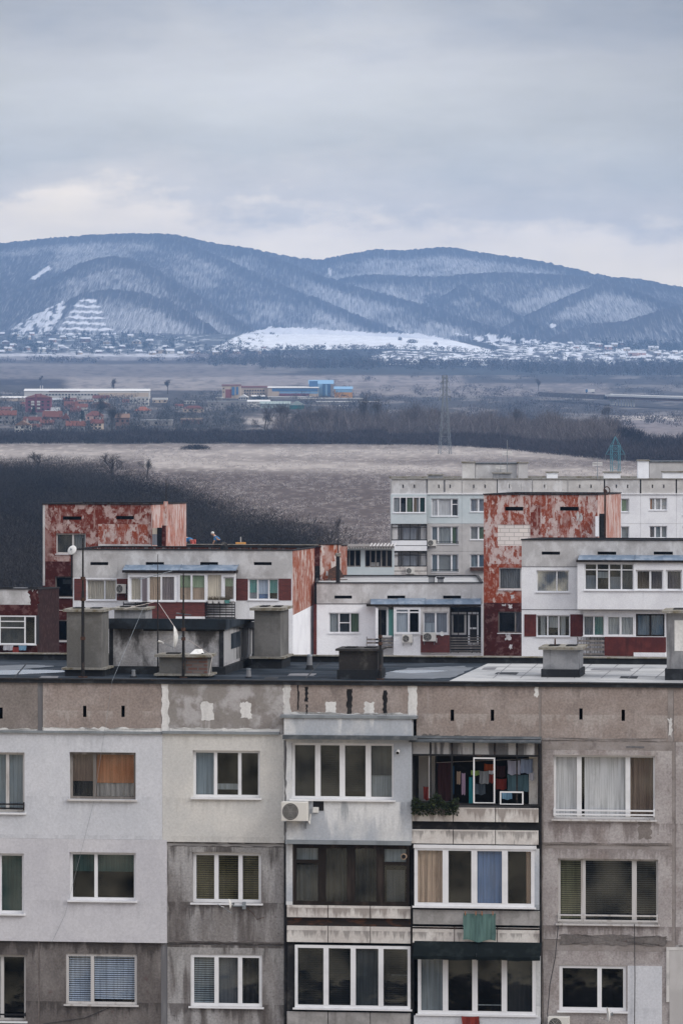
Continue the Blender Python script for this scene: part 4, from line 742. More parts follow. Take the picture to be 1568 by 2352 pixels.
window(N1, c3b, (.25, .50, .75), [[('blind', 'card_light', 0, .24), ('curtain', 'curtain_dusty', .32, 1)], [('curtain', 'blind_slats', 0, 1), ('curtain', 'curtain_dusty', 0.05, 1, .3, .9)], [('curtain', 'blind_slats', 0, 1), ('curtain', 'curtain_dusty', .05, 1, .1, .8)], [('blind', 'blind_pale', 0, .26), ('blind', 'curtain_dusty', .4, 1, .1, .9)]],
       fm='wood_brown_dark', fw=.1, mw=.22, off=.2, rec=.0, sill=None, trans=[(0, .28), (3, .30)], label='dark brown timber loggia glazing')
window(N1, c3c, (.27, .505, .745), [[('slats', 'blind_slats', 0, 1)], [('slats', 'blind_slats', 0, 1)], [('blind', 'curtain_dusty', 0, 1)], [('slats', 'blind_slats', 0, 1), ('blind', 'card_light', .45, .50, .3, 1)]], fw=.08, off=.2, rec=0, mw=.14, label='white loggia glazing of four tall panes')
nw('jamb', 'bay_white', 657, 671.8, 1940.3, 2080, off=.2, thick=.5); nw('jamb', 'soot_black', 659, 676.8, 2168, 2322, off=.15, thick=.5)
def tank(xs, y0, y1, y2, y3, off, m1='tank_panel', m2='tank_panel', gap='rusty_gap', seed=0):
    for a, b in zip(xs[:-1], xs[1:]):
        nw('balcony_panel', m1, a + .9, b - .9, y0, y1, off=off, thick=.08); nw('balcony_panel', m2, a + .9, b - .9, y2, y3, off=off + .01, thick=.08)
    nw('balcony_gap', gap, xs[0], xs[-1], y0, y3, off=off - .1, thick=.3)
nw('party_wall', 'soot_black', 652, 658, 1940, L3, off=.12, thick=1.0); nw('party_wall', 'soot_black', 942, 950, 1700, L3, off=.1, thick=1.1); nw('party_wall', 'soot_black', 1235, 1242, 1697, L3, off=.16, thick=1.2)  # black of the right-hand strip has the edge shadow put into its colour
tank((658, 753, 850, 943), 2080, 2108, 2128, 2165, .2)
tank((658, 753, 850, 943), 2325, 2362, 2375, 2410, .2, m1='tank_panel_dark')
# ---- column 4: loggias
tank((943, 1040, 1137, 1236), 1852, 1884, 1903, 1935, .28, gap='soot_black')
tank((946, 1043, 1141, 1238), 2126, 2126.5, 2131, 2163, .28); nw('balcony_panel', 'tank_panel_dark', 948, 1238, 2087, 2120, off=.27, thick=.1)
nw('balcony_panel', 'render_white', 950, 1240, 2330, L3, off=.28, thick=.2)
c4b, c4c = (951, 1947, 1226, 2082), (959, 2190, 1229, 2330)
window(N1, c4b, (.26, .50, .755), [[('curtain', 'curtain_tan', 0, 1)], [('blind', 'blind_slats', 0, .02)], [('blind', 'blind_blue', 0, 1), ('blind', 'blind_silver', .42, .85, .05, .3)], [('curtain', 'curtain_tan', 0, 1, .78, 1)]], off=.3, rec=0, fw=.09, mw=.16, sill='pvc_white', glass='glass_faint', label='white loggia glazing with a painted blue sky reflection and tan curtain')  # blue sheets in the third bay carry a sky reflection as colour
nw('jamb', 'bay_white', 1226.2, 1237, 1945, 2084, off=.25, thick=.4)
nw('header', 'pvc_white', 949, 1230, 1938, 1946, off=.33, thick=.5)
window(N1, c4c, (.235, .485, .735), [[('blind', 'card_light', 0, 1), ('blind', 'blind_pale', .6, .98)], [], [('blind', 'card_light', .88, .90)], [('blind', 'blind_slats', 0, 1)]], off=.25, rec=0, fw=.09, mw=.15)
nw('jamb', 'bay_white', 1229.2, 1240, 2190, 2332, off=.25, thick=.4)
# open loggia of column 4 (row 1)
u0, u1, z0, z1 = N1.rc(948, 1700, 1236, 1852, 0)
lg = MB().box(u0, u1, .0, 1.3, z0 - .02, z1, skip='f').build('loggia_recess', 'room_grey', N1.root)
MB().box(u0 + .0, u0 + .5, 1.0, 1.28, z0, z1 - .2).build('loggia_inner_wall', 'wall_grey', lg); MB().box(u1 - .3, u1 - .05, .3, .55, z0, z1 - .02).build('loggia_inner_wall', 'tank_panel', lg)
MB().box(u0 + .55, u1 - .35, 1.2, 1.24, z0, z1 - .5).build('loggia_door', 'room_dark', lg)
fr = MB(); oy = -.26; X = lambda p: N1.q(p, 1780, .26)[0]; Z = lambda y: N1.q(1090, y, .26)[1]
for p in (945, 988, 1037, 1087, 1135, 1186, 1239): fr.box(X(p) - .022, X(p) + .022, oy, oy + .05, Z(1850), Z(1697))
for y in (1699, 1735, 1848): fr.box(X(944), X(1240), oy - .004, oy + .054, Z(y) - .025, Z(y) + .025)
for p in (945, 1239): fr.box(X(p) - .02, X(p) + .02, oy, .0, Z(1852), Z(1848)); fr.box(X(p) - .02, X(p) + .02, oy, 0, Z(1700), Z(1697))
fo = fr.build('loggia_frame', 'iron_black', N1.root)
for i, (p0, p1) in enumerate(((947, 986), (990, 1035), (1039, 1085), (1089, 1133), (1137, 1184), (1188, 1226))):
    MB().quad((X(p0), oy + .03, Z(1734)), (X(p1), oy + .03, Z(1734)), (X(p1), oy + .03, Z(1703)), (X(p0), oy + .03, Z(1703))).build('dirty_pane', 'streaked_plaster', fo)
cp = MB(); cp.quad((X(940), -.45, Z(1703)), (X(1243), -.45, Z(1703)), (X(1241), .0, Z(1692)), (X(948), .0, Z(1692))); cp.box(X(940), X(1243), -.46, -.44, Z(1705), Z(1702)); cp.build('canopy', 'zinc_dark', N1.root)
def ring(name, r, parent, mat='pvc_white', t=3, oy=-.3):
    m = MB(); a, b, c, d = N1.rc(*r, -oy); t = t / 82
    m.box(a, b, oy, oy + .04, d - t, d).box(a, b, oy, oy + .04, c, c + t * .6).box(a, a + t, oy + .001, oy + .039, c + t * .6, d - t).box(b - t, b, oy + .001, oy + .039, c + t * .6, d - t)
    return m.build(name, mat, parent)
ring('open_casement', (1086, 1740, 1136, 1845), fo, t=3.2); ring('spare_frame', (1147, 1818, 1201, 1848), fo, t=3)
MB().tube((X(985), -.2, Z(1735)), (X(985), -.2, Z(1835)), .025).build('pipe', 'wood_white_old', lg)
# awning under the parapet of column 4
u0, u1, z0, z1 = N1.rc(947, 2167, 1240, 2200, .75); a = MB(); n = 6
for i in range(n):
    p, q_ = u0 + (u1 - u0) * i / n, u0 + (u1 - u0) * (i + 1) / n; dz = .02 * math.sin(i * 2)
    a.quad((p, -.80, z0 + .04 + dz), (q_, -.80, z0 + .04 - dz), (q_, -.3, z1), (p, -.3, z1)); a.quad((p, -.80, z0 - .06 + dz), (q_, -.80, z0 - .06 - dz), (q_, -.80, z0 + .04 - dz), (p, -.80, z0 + .04 + dz))
pm('awning_green', (0.006, 0.009, 0.010), [((0.014, 0.019, 0.02), 3, V, .5, .7)], rough=.9, spec=.1); a.build('awning', 'awning_green', N1.root)
# body behind the facade, ends, roof
ub0, ub1 = N1.q(-200, 1700)[0], N1.q(1830, 1700)[0]; DB = 11.6
body = MB(); zb3 = N1.q(784, L3)[1]
body.quad((ub0, 1.45, 0), (ub1, 1.45, 0), (ub1, 1.45, ZR - .3), (ub0, 1.45, ZR - .3)); body.quad((ub1, .25, 0), (ub1, DB, 0), (ub1, DB, ZT - .05), (ub1, .25, ZT - .05)); body.quad((ub0, DB, 0), (ub0, .25, 0), (ub0, .25, ZT - .05), (ub0, DB, ZT - .05)); body.quad((ub1, DB, 0), (ub0, DB, 0), (ub0, DB, ZT - .05), (ub1, DB, ZT - .05))
body.build('body', 'concrete_darkbrown', N1.root)
wall(N1, 'lower_wall', 'concrete_weathered', (ub0, ub1, 0, zb3 - .002), (), 0, .3, px=False)
xr, yr = N1.onz(1035, 1562, ZR); xr2, yr2 = N1.onz(1115, 1526, ZR); k = (xr2 - xr) / (yr2 - yr); xb = xr + k * (DB - .3 - yr); xf = xr + k * (.3 - yr)
MB().quad((ub0, .32, ZR), (xf, .32, ZR), (xb, DB, ZR), (ub0, DB, ZR)).build('tar_roof', 'tar_roofing', N1.root)
MB().quad((xf + .003, .32, ZR), (ub1, .32, ZR), (ub1, DB, ZR), (xb + .003, DB, ZR)).build('slab_roof', 'slab_roofing', N1.root)
zbk = CZ - 658 * 161.4 / F; MB().box(ub0, ub1, DB - .25, DB, ZR - .1, zbk).build('rear_parapet', 'tar', N1.root); MB().box(ub0, ub1, DB - .3, DB + .06, zbk + .002, zbk + .035).build('parapet_coping', 'chimney_cap', N1.root)
for i, (x0, x1, yy) in enumerate(((190, 470, 1541), (1100, 1310, 1541), (40, 110, 1552), (1130, 1280, 1550))):
    pass
def blob(name, mat, pts, z, parent, seed=1):
    rn = random.Random(seed); mb = MB(); c = [sum(p[i] for p in pts) / len(pts) for i in (0, 1)]; n = 40; ring_ = []
    for i in range(n):
        t = i / n * len(pts); j = int(t); f = t - j; p, q = pts[j % len(pts)], pts[(j + 1) % len(pts)]; s = 1 + rn.uniform(-.07, .07)
        ring_.append((c[0] + (p[0] + (q[0] - p[0]) * f - c[0]) * s, c[1] + (p[1] + (q[1] - p[1]) * f - c[1]) * s, z))
    mb.v = ring_ + [(c[0], c[1], z)]; mb.f = [(i, (i + 1) % n, n) for i in range(n)]; mb.m = [0] * n; return mb.build(name, mat, parent)
O = lambda px, py: N1.onz(px, py, ZR)
seam = MB()
for px in range(1130, 1700, 62):
    (a0, b0), (a1, b1) = N1.onz(px, 1558, ZR), N1.onz(px + 42, 1524, ZR); seam.quad((a0, b0, ZR + .004), (a0 + .03, b0, ZR + .004), (a1 + .03, b1, ZR + .004), (a1, b1, ZR + .004))
for py in (1532, 1541, 1551):
    a0, b0 = N1.onz(1118, py, ZR); seam.box(a0, ub1, b0, b0 + .05, ZR + .003, ZR + .006)
seam.build('roof_seam', 'grey_sealant', N1.root)
seam = MB()
for k, px in enumerate((-90, 30, 700, 770)):
    (a0, b0), (a1, b1) = N1.onz(px, 1559, ZR), N1.onz(px + 30, 1524, ZR); seam.quad((a0, b0, ZR + .0045), (a0 + .05, b0, ZR + .0045), (a1 + .05, b1, ZR + .0045), (a1, b1, ZR + .0045))
seam.build('roof_seam', 'tar', N1.root)
for k, (px, py, w_) in enumerate(((690, 1550, 60), (1160, 1547, 50), (1400, 1538, 90), (1440, 1556, 40), (1120, 1536, 30), (620, 1558, 30), (110, 1556, 40))):
    blob('roof_patch', 'tar' if k % 2 else 'grey_sealant', [O(px - w_ / 2, py + 2), O(px + w_ / 2, py + 3), O(px + w_ / 2 + 6, py - 3), O(px - w_ / 2 + 6, py - 3)], ZR + .003 + k * .0002, N1.root, 30 + k)
# puddles in the roofing felt
pm('puddle', (0.02, 0.024, 0.03), rough=.06, spec=.6)
blob('puddle', 'puddle', [O(890, 1543), O(940, 1547), O(1000, 1544), O(1030, 1541), O(985, 1538), O(920, 1540)], ZR + .004, N1.root, 3)
blob('puddle', 'puddle', [O(-60, 1552), O(40, 1549), O(140, 1545), O(150, 1540), O(60, 1538), O(-40, 1541)], ZR + .004, N1.root, 4)
pm('wet_felt', (0.05, 0.057, 0.066), [((0.09, 0.10, 0.115), 1.5, U, .45, .6)], rough=.35, spec=.3); blob('wet_patch', 'wet_felt', [O(880, 1558), O(1030, 1558), O(1090, 1534), O(1060, 1530), O(940, 1534), O(888, 1545)], ZR + .002, N1.root, 5)
blob('wet_patch', 'wet_felt', [O(-80, 1546), O(60, 1536), O(130, 1530), O(70, 1527), O(-60, 1530)], ZR + .002, N1.root, 6)
# ---- roof structures
def chimney(px0, px1, pyb, pyt, dep, mat, base=0, cap=4, over=.09, name='chimney', capm='chimney_cap', rim=False, label=None, holes=2):
    (u0, y0), (u1, _) = O(px0, pyb), O(px1, pyb); Yw = N1.w(u0, y0, 0).y; s = F / Yw; zt = CZ - (pyt - HY) / s; hb = base / s; hc = cap / s
    o = MB().box(u0, u1, y0, y0 + dep, ZR + hb, zt - hc).build(name, mat, N1.root)
    if label: o['label'] = label
    if hb: MB().box(u0 - .05, u1 + .05, y0 - .05, y0 + dep + .05, ZR - .02, ZR + hb - .06 * bool(rim)).build('tar_base', 'tar', o)
    if rim: MB().box(u0 - .13, u1 + .13, y0 - .13, y0 + dep + .13, ZR + hb - .058, ZR + hb - .002).build('rim', 'chimney_cap', o)
    MB().box(u0 - over, u1 + over, y0 - over, y0 + dep + over, zt - hc + .002, zt).build('cap', capm, o)
    h = MB(); w_ = (u1 - u0)
    for i in range(holes): c = u0 + w_ * (i + .5) / holes; h.box(c - w_ * .14, c + w_ * .14, y0 + dep * .3, y0 + dep * .7, zt + .004, zt + .03)
    if holes: h.build('flue_opening', 'soot_black', o)
    return o, (u0, u1, y0, y0 + dep, zt)
c1, g1 = chimney(154, 236, 1553, 1399, 1.15, 'chimney_plaster', base=20, cap=6, rim=True, over=.1, label='tall brown-grey chimney at the left of the roof')
chimney(263, 336, 1520, 1396, 1.2, 'chimney_grey', cap=5, label='chimney rising behind the machine room')
c4, g4 = chimney(584, 645, 1535, 1396, 1.7, 'chimney_plaster', base=27, cap=6, rim=True, over=.12, label='tall chimney right of the machine room')
c5, g5 = chimney(366, 478, 1556, 1503, .9, 'chimney_plaster', base=9, cap=6, rim=True, over=.12, name='vent_shaft', label='low ventilation shaft, half plastered and half bare brick')
u0, u1, y0, y1, zt = g5; MB().box(u0 + .78, u1 + .003, y0 - .004, y0 + .1, ZR + .13, zt - .09).build('bare_brick', 'brick_exposed', c5)
m = MB(); m.quad((u0 + .86, y0 + .1, zt + .01), (u0 + 1.1, y0 + .1, zt + .01), (u0 + 1.18, y0 + .4, zt + .14), (u0 + .98, y0 + .4, zt + .14)).tri((u0 + 1.1, y0 + .1, zt + .01), (u0 + 1.25, y0 + .4, zt + .01), (u0 + 1.18, y0 + .4, zt + .14)); m.build('cover_sheet', 'dish_white', c5)
chimney(778, 868, 1560, 1490, 1.3, 'chimney_dark', base=22, cap=5, name='vent_shaft', label='black tarred ventilation shaft near the roof edge', capm='chimney_dark')
chimney(1246, 1328, 1555, 1486, 1.6, 'chimney_grey', base=18, cap=6, over=.12, name='vent_shaft', label='low grey ventilation shaft with a black base')
c8, g8 = chimney(1530, 1640, 1562, 1402, 1.6, 'chimney_grey', base=26, cap=6, over=.14, label='grey chimney at the right edge with a whitewashed patch')
u0, u1, y0, y1, zt = g8; MB().box(u0 + .22, u1 - .05, y0 - .006, y0 + .05, zt - 1.15, zt - .28).build('whitewash', 'white_paint_rough', c8)
# machine room
(u0, y0), (u1, _) = O(252, 1547), O(516, 1547); Yw = N1.w(u0, y0, 0).y; s = F / Yw; zt = CZ - (1420 - HY) / s; dm = 6.3
DR = .36
mr = MB().boxd(u0, u1, y0, y0 + dm, ZR + .22, zt - .03, DR).build('machine_room', ['machine_room_plaster'], N1.root)
MB().boxd(u1 + .001, u1 + .006, y0 + .1, y0 + dm - .3, ZR + .3, zt - .2, DR).build('streaked_side', 'streaked_plaster', mr)
mbq = MB().boxd(u0 - .1, u1 + .1, y0 - .12, y0 + dm + .1, zt - .22, zt - .028, DR)
for i in (-5, -6): v = mbq.v[i]; mbq.v[i] = (v[0], v[1], v[2] - DR)
mbq.build('roof_band', 'tar', mr); MB().boxd(u0 - .13, u1 + .13, y0 - .15, y0 + dm + .1, zt - .3, zt + .002, DR + .01).build('roof_sheet', 'tar_roofing', mr)
MB().box(u0 + 1.0, u1 + .04, y0 - .035, y0 + .2, zt - .36, zt - .222).build('tar_collar', 'tar', mr)
MB().box(u0 - .1, u1 + .12, y0 - .14, y0 + dm + .1, ZR - .02, ZR + .218).build('tar_base', 'tar', mr)
for c in (u0 + .06, u1 - .02): MB().box(c - .07, c + .05, y0 - .02, y0 + .1, ZR + .22, zt - .225).build('corner_strip', 'tar', mr)
MB().box(u1 + .008, u1 + .02, y0 + 1.6, y0 + 3.4, ZR + .65, ZR + 1.1).build('hatch', 'tar_roofing', mr)
MB().box(u1 + .008, u1 + .03, y0 + dm - .5, y0 + dm, ZR + .2, zt - .2 - DR).build('corner_strip', 'tar', mr)
# small roof pipes
for px, pyb, pyt, r, l in ((307, 1556, 1540, .05, 'short grey pipe stub on the roof edge left of the low brick shaft'), (571, 1557, 1537, .06, 'short pale pipe stub on the roof edge right of the low brick shaft'), (711, 1538, 1507, .07, 'grey capped vent pipe in the middle of the tarred roof'), (1270, 1500, 1466, .02, 'thin rod standing on the low grey shaft')):
    if px == 1270: u, y = (N1.onz(1270, 1555, ZR)[0], N1.onz(1270, 1555, ZR)[1] + .5); zb = CZ - (1486 - HY) * N1.w(u, y, 0).y / F
    else: u, y = O(px, pyb); zb = ZR
    Yw = N1.w(u, y, 0).y; zt = CZ - (pyt - HY) * Yw / F
    t = thing('vent_pipe' if px != 1270 else 'roof_rod', l, 'pipe', N1.w(u, y, zb - .01), -N1.th); h = zt - zb
    MB().tube((0, 0, 0), (0, 0, h), r * 1.3, r, 10).build('pipe', 'chimney_grey' if px != 1270 else 'iron_rust', t)
    if px == 711: MB().tube((0, 0, -.0), (0, 0, h * .55), .13, .06, 10).build('tar_collar', 'tar', t); MB().tube((0, 0, h + .002), (0, 0, h + .06), .085, .075, 10).build('cap', 'zinc', t)
    elif px != 1270: MB().tube((0, 0, 0), (0, 0, .05), .11, .1, 10).build('collar', 'tar', t); MB().tube((0, 0, h + .001), (0, 0, h + .03), r * 1.15, n=10).build('cap', 'zinc', t)
    else: MB().tube((0, 0, 0), (0, 0, .03), .05, n=8).build('foot', 'iron_rust', t)
# ---- masts
def mast(px, pyb, pyt, ydepth_py, r, label, bands=(), base_z=None):
    u, y = O(px, ydepth_py); Yw = N1.w(u, y, 0).y; zb = ZR if base_z is None else base_z; zt = CZ - (pyt - HY) * Yw / F
    t = thing('antenna_mast', label, 'mast', N1.w(u, y, zb), -N1.th, 'antenna masts on the near roof'); H = zt - zb
    MB().tube((0, 0, 0), (0, 0, H * .62), r * 1.25, r, 8).tube((0, 0, H * .62), (0, 0, H), r * .75, r * .5, 8).build('pole', 'iron_black', t)
    for f in bands: MB().tube((0, 0, H * f), (0, 0, H * f + .09), r * 1.7, n=8).build('clamp', 'iron_rust', t)
    MB().tube((0, 0, 0), (0, 0, .03), r * 3.2, n=10).build('foot', 'iron_rust', t)
    return t, u, y, H
m1, *_ = mast(191, 1535, 1236, 1556, .042, 'thick black antenna mast in front of the tall left chimney', (.27, .55, .7))
m2, mu2, my2, mh2 = mast(363, 1520, 1273, 1549.5, .018, 'thin black mast in front of the machine room, left of the white dish', (.5,))
yg = MB(); zt = mh2 - .62; yg.tube((-.55, 0, zt - .12), (.42, 0, zt + .14), .012)
for k in range(6): x = -.5 + k * .17; yg.tube((x, -.2, zt - .11 + k * .045), (x + .03, .2, zt - .09 + k * .045), .007)
yg.build('crossbar', 'zinc', m2)
m3, mu3, my3, mh3 = mast(421.5, 1540, 1317, 1557, .036, 'black mast that carries the large white dish', (.36, .62, .45))
MB().tube((-.2, -.05, mh3 * .62), (.22, .03, mh3 * .6), .02).build('crossbar', 'zinc_dark', m3)
m4, *_ = mast(873, 1560, 1402, 1561, .035, 'black mast beside the black tarred shaft', (.5, .6))
p = N1.w(mu3 - .13, my3 - .02, ZR + (CZ - (1464 - HY) * N1.w(mu3, my3, 0).y / F - ZR)); d_ = dish(p, R(-90 + 7), .66, 'large white dish facing left on the black mast in front of the machine room'); d_.rotation_euler = (0, R(0), R(-86)); d_.scale = (.64, .95, .66)
# wires
A_ = lambda px, py, off: N1.w(*(lambda q: (q[0], -off, q[1]))(N1.q(px, py, off)))
wire('guy_wire', 'pale wire slanting down from the thin mast across the parapet and the white insulated wall', [P(330, 1395, 153.5), P(258, 1564, 150.7), A_(247, 1640, .12), A_(214, 1850, .12), A_(150, 2100, .12), A_(120, 2164, .12)], .004, 'zinc')
wire('guy_wire', 'pale wire from the thin mast down to the white dish', [P(364, 1384, 155), P(408, 1450, 153)], .009, 'cable_pale')
wire('guy_wire', 'pale wire from the white dish down to the low brick shaft', [P(430, 1468, 153), P(488, 1506, 152.6), P(480, 1552, 152)], .007, 'cable_pale')
wire('guy_wire', 'pale wire running level from the left chimney top to the thin mast', [P(285, 1399, 154), P(362, 1381, 155)], .008, 'cable_pale')
wire('hanging_cable', 'dark cable hanging down the pink wall right of the balconies', [A_(1456, 2122, .08), A_(1457, 2250, .08), A_(1456, 2352, .08), A_(1456, 2400, .08)], .012, 'cable_dark')
wire('hanging_cable', 'dark cable looping beside the window at the lower right', [A_(1281, 2125, .06), A_(1274, 2200, .06), A_(1262, 2260, .06), A_(1256, 2330, .06), A_(1270, 2390, .06)], .012, 'cable_dark', )
wire('hanging_cable', 'thin brownish cable curling on the wall under the small dish', [A_(560, 2078, .05), A_(583, 2100, .05), A_(590, 2112, .05), A_(608, 2106, .05)], .008, 'iron_rust')
wire('hanging_cable', 'dark cable sagging across the brown wall at the lower left', [A_(100, 2352, .03), A_(195, 2338, .03), A_(262, 2310, .03)], .01, 'cable_dark')
# ---- fittings on the facade
ac_unit(N1, 646, 1842, 706, 1886, .35, 'cream air conditioner under the white bay window of the nearest block')
ac_unit(N1, 1257, 2336, 1306, 2372, 0, 'white air conditioner cut off by the bottom edge at the right of the nearest block')
u0, u1, z0, z1 = N1.rc(719, 1839, 743, 1862, .36); hb = MB().box(u0, u1, -.362, -.352, z0, z1).build('wall_hole', 'soot_black', N1.root)
MB().box(u0, u0 + .16, -.42, -.364, z0 - .05, z0 + .1).build('hole_box', 'dish_white', hb)
dp = A_(533, 2076, .42); d2 = dish(dp, R(-80), .33, 'small grey dish seen edge-on below the olive-blind window of the nearest block'); d2.rotation_euler = (R(6), R(14), R(-88)); d2.scale = (.3, .5, .3)
bk = MB(); q0 = N1.q(540, 2080, .3); bk.tube((q0[0] - .05, -.4, q0[1]), (q0[0] + .25, -.02, q0[1] - .03), .02).box(q0[0] + .17, q0[0] + .27, -.1, -.003, q0[1] - .12, q0[1] + .08).tube((q0[0] - .5, -.35, q0[1] + .05), (q0[0] - .08, -.4, q0[1] - .2), .01)
o = bk.build('wall_bracket', 'zinc', None, N1.A, -N1.th); tag(o, 'grey steel wall bracket holding the small edge-on dish', 'bracket')
dp = A_(1401, 2330, .35); d3 = dish(dp, 0, .4, 'pale dish seen edge-on at the bottom right window of the nearest block'); d3.rotation_euler = (R(5), R(8), R(-84)); d3.scale = (.42, .5, .42)
cu, cz = N1.q(913, 1725, .5); t = thing('flue_pipe', 'short white flue pipe beside the white bay window', 'pipe', N1.w(cu, -.35, cz), -N1.th); MB().tube((0, 0, 0), (0, -.2, -.05), .05, n=12).build('pipe', 'dish_white', t); MB().tube((0, -.202, -.05), (0, -.21, -.052), .042, n=12).build('opening', 'soot_black', t)
cu, cz = N1.q(926, 1968, .35); t = thing('flue_pipe', 'round brown rimmed flue in the dark timber glazing', 'pipe', N1.w(cu, -.2, cz), -N1.th); MB().tube((0, .05, 0), (0, -.08, 0), .085, n=14).build('pipe', 'curtain_tan', t); MB().tube((0, -.082, 0), (0, -.09, 0), .06, n=14).build('opening', 'soot_black', t)
# laundry
LN = 'laundry hanging in the open balcony'
for n, c in dict(cl_maroon=(.07, .03, .035), cl_blue=(.03, .10, .2), cl_beige=(.45, .34, .26), cl_mauve=(.42, .30, .44), cl_teal=(.02, .27, .33), cl_lime=(.30, .47, .12), cl_orange=(.45, .09, .02), cl_grey=(.27, .29, .32), cl_white=(.55, .55, .62), cl_red=(.28, .04, .03), cl_slate=(.09, .12, .16), cl_check=(.42, .44, .58), cl_bluewhite=(.33, .42, .62), cl_seagrey=(.09, .17, .21), cl_green=(.13, .24, .225), cl_sky=(.2, .4, .6)).items(): cloth_m(n, tuple(v * .72 + .02 * sum(c) for v in c))
for r, m_, off, nm, lb in (((1005, 1750, 1035, 1840), 'cl_maroon', -.55, 'blanket', 'dark maroon blanket hanging long at the left of the open balcony'), ((1037, 1758, 1042, 1822), 'cl_blue', -.3, 'towel', 'narrow dark blue cloth next to the maroon blanket'),
    ((1048, 1771, 1057, 1800), 'cl_beige', -.25, 'shirt', 'folded beige garment between blue and mauve clothes'), ((1059, 1775, 1068, 1824), 'cl_mauve', -.2, 'shirt', 'folded mauve garment hanging narrow'), ((1076, 1784, 1084, 1846), 'cl_teal', -.15, 'towel', 'bright teal towel left of the white casement'),
    ((1081, 1769, 1100, 1780), 'cl_lime', -.3, 'cloth', 'small lime green cloth behind the white casement'), ((1111, 1754, 1134, 1771), 'cl_orange', -.5, 'cloth', 'orange cloth high behind the white casement'), ((1100, 1770, 1122, 1799), 'cl_grey', -.25, 'shirt', 'light grey t-shirt behind the white casement'),
    ((1122, 1769, 1133, 1777), 'cl_white', -.25, 'cloth', 'small white cloth over the red one'), ((1122, 1777.5, 1134, 1797), 'cl_red', -.3, 'cloth', 'dark red cloth beside the grey t-shirt'), ((1090, 1799.5, 1114, 1824), 'cl_slate', -.4, 'towel', 'slate blue towel low behind the white casement'),
    ((1165, 1746, 1194, 1778), 'cl_check', -.2, 'towel', 'pale checked towel high on the right line'), ((1195, 1743, 1222, 1775), 'cl_bluewhite', -.2, 'towel', 'blue and white towel at the far right of the line'), ((1165, 1779, 1213, 1817), 'cl_seagrey', -.3, 'blanket', 'wide sea-grey striped blanket under the checked towel'),
    ((1138, 1788, 1162, 1812), 'cl_red', -.5, 'trousers', 'dark red trousers in the middle of the balcony'), ((1152, 1817, 1175, 1835), 'cl_sky', -.25, 'bag', 'crumpled light blue bag by the small white frame'), ((1215, 1774, 1226, 1792), 'cl_white', -.1, 'cloth', 'white rag tied at the right post'),
    ((972, 1806, 989, 1836), 'cl_red', -.4, 'cloth', 'red folded cloth at the lower left corner'), ((1138, 1758, 1160, 1784), 'cl_maroon', -.6, 'shirt', 'dark purple shirt right of the white casement')):
    cloth(N1, nm, lb, r, off, m_, LN, seed=int(r[0]))
wire('clothes_line', 'thin line stretched high inside the open balcony', [A_(990, 1752, -.3), A_(1230, 1742, -.3)], .006, 'cable_pale', .0, 'clothes line')
cloth(N1, 'towel', 'sea green towel pegged over the balcony parapet', (1065, 2098, 1139, 2160), .42, 'cl_green', None, 5, 'towel', .035, -.04)
for k, px in enumerate((1068, 1092, 1106, 1131)):
    q0 = A_(px, 2098, .45); kk = ('leftmost', 'second', 'third', 'rightmost')[k]; t = MB().box(-.012, .012, -.02, .02, -.05, .06).build('clothes_peg', 'blind_orange', None, q0, -N1.th); tag(t, f'{kk} of the four small wooden pegs clipping the sea green towel, counted from the left', 'clothes peg', 'pegs on the green towel')
cloth(N1, 'cloth', 'red cloth with green edge hanging below the lowest balcony window', (1060, 2334, 1100, 2365), .34, 'cl_red', None, 6, 'laundry', .03)
# trailing plants of the open balcony
def leafy(name, label, B, rect, off, dep, n, size, mats, cat='plant', seed=2, droop=.5):
    rn = random.Random(seed); u0, u1, z0, z1 = B.rc(*rect, off); t = thing(name, label, cat, B.w(u0, -off, z0), -B.th)
    w_, h = u1 - u0, z1 - z0; pl = MB().box(0, w_, 0, .16, h * .45, h * .62).build('planter', mats[1], t); mb = MB()
    for _ in range(n):
        a = rn.random(); x = a * w_; top = h * (.62 + .38 * math.sin(a * 7 + 1) ** 2); z = rn.uniform(0 if rn.random() < droop else h * .3, top) * (1 - .5 * abs(a - .55)); y = rn.uniform(-dep, .2)
        d = Vector((rn.gauss(0, 1), rn.gauss(0, 1), rn.gauss(0, 1))).normalized() * size; e_ = Vector((rn.gauss(0, 1), rn.gauss(0, 1), rn.gauss(0, 1))).normalized() * size * .6; c = Vector((x, y, z)); mb.quad(c, c + e_, c + d, c - e_)
    mb.build('foliage', mats[0], t); return t
pm('leaf_dark', (0.018, 0.028, 0.014), [((0.05, 0.06, 0.02), 9, U, .5, .65)]); pm('leaf_dry', (0.10, 0.08, 0.05))
leafy('trailing_plant', 'dark trailing plants spilling over the sill of the open balcony', N1, (945, 1822, 1052, 1872), .42, .14, 2600, .05, ('leaf_dark', 'iron_black'))

pm('crust_pale', (0.34, 0.33, 0.33))
# crusty joint edges
for k, (r, m_) in enumerate((((385, 1937, 655, 1943), 'crust_pale'), ((385, 2163, 655, 2169), 'concrete_darkbrown'), ((380, 1940, 386, 2165), 'crust_pale'), ((1242, 1696, 1530, 1702), 'pebbledash_joint'), ((1243, 1937, 1540, 1941), 'concrete_taupe_dark'), ((1236, 1700, 1246, 2350), 'concrete_taupe_dark'), ((653, 1700, 657, 1930), 'grey_sealant'))):
    patch(N1, 'joint_crust', m_, r, .0 if k != 6 else .351, .022, 34, 200 + k)
# soot above the open balcony
patch(N1, 'soot_stain', 'concrete_darkbrown', (968, 1687, 1010, 1697), 0, .035, 9, 91); patch(N1, 'soot_stain', 'concrete_darkbrown', (1040, 1689, 1075, 1697), 0, .03, 9, 92)
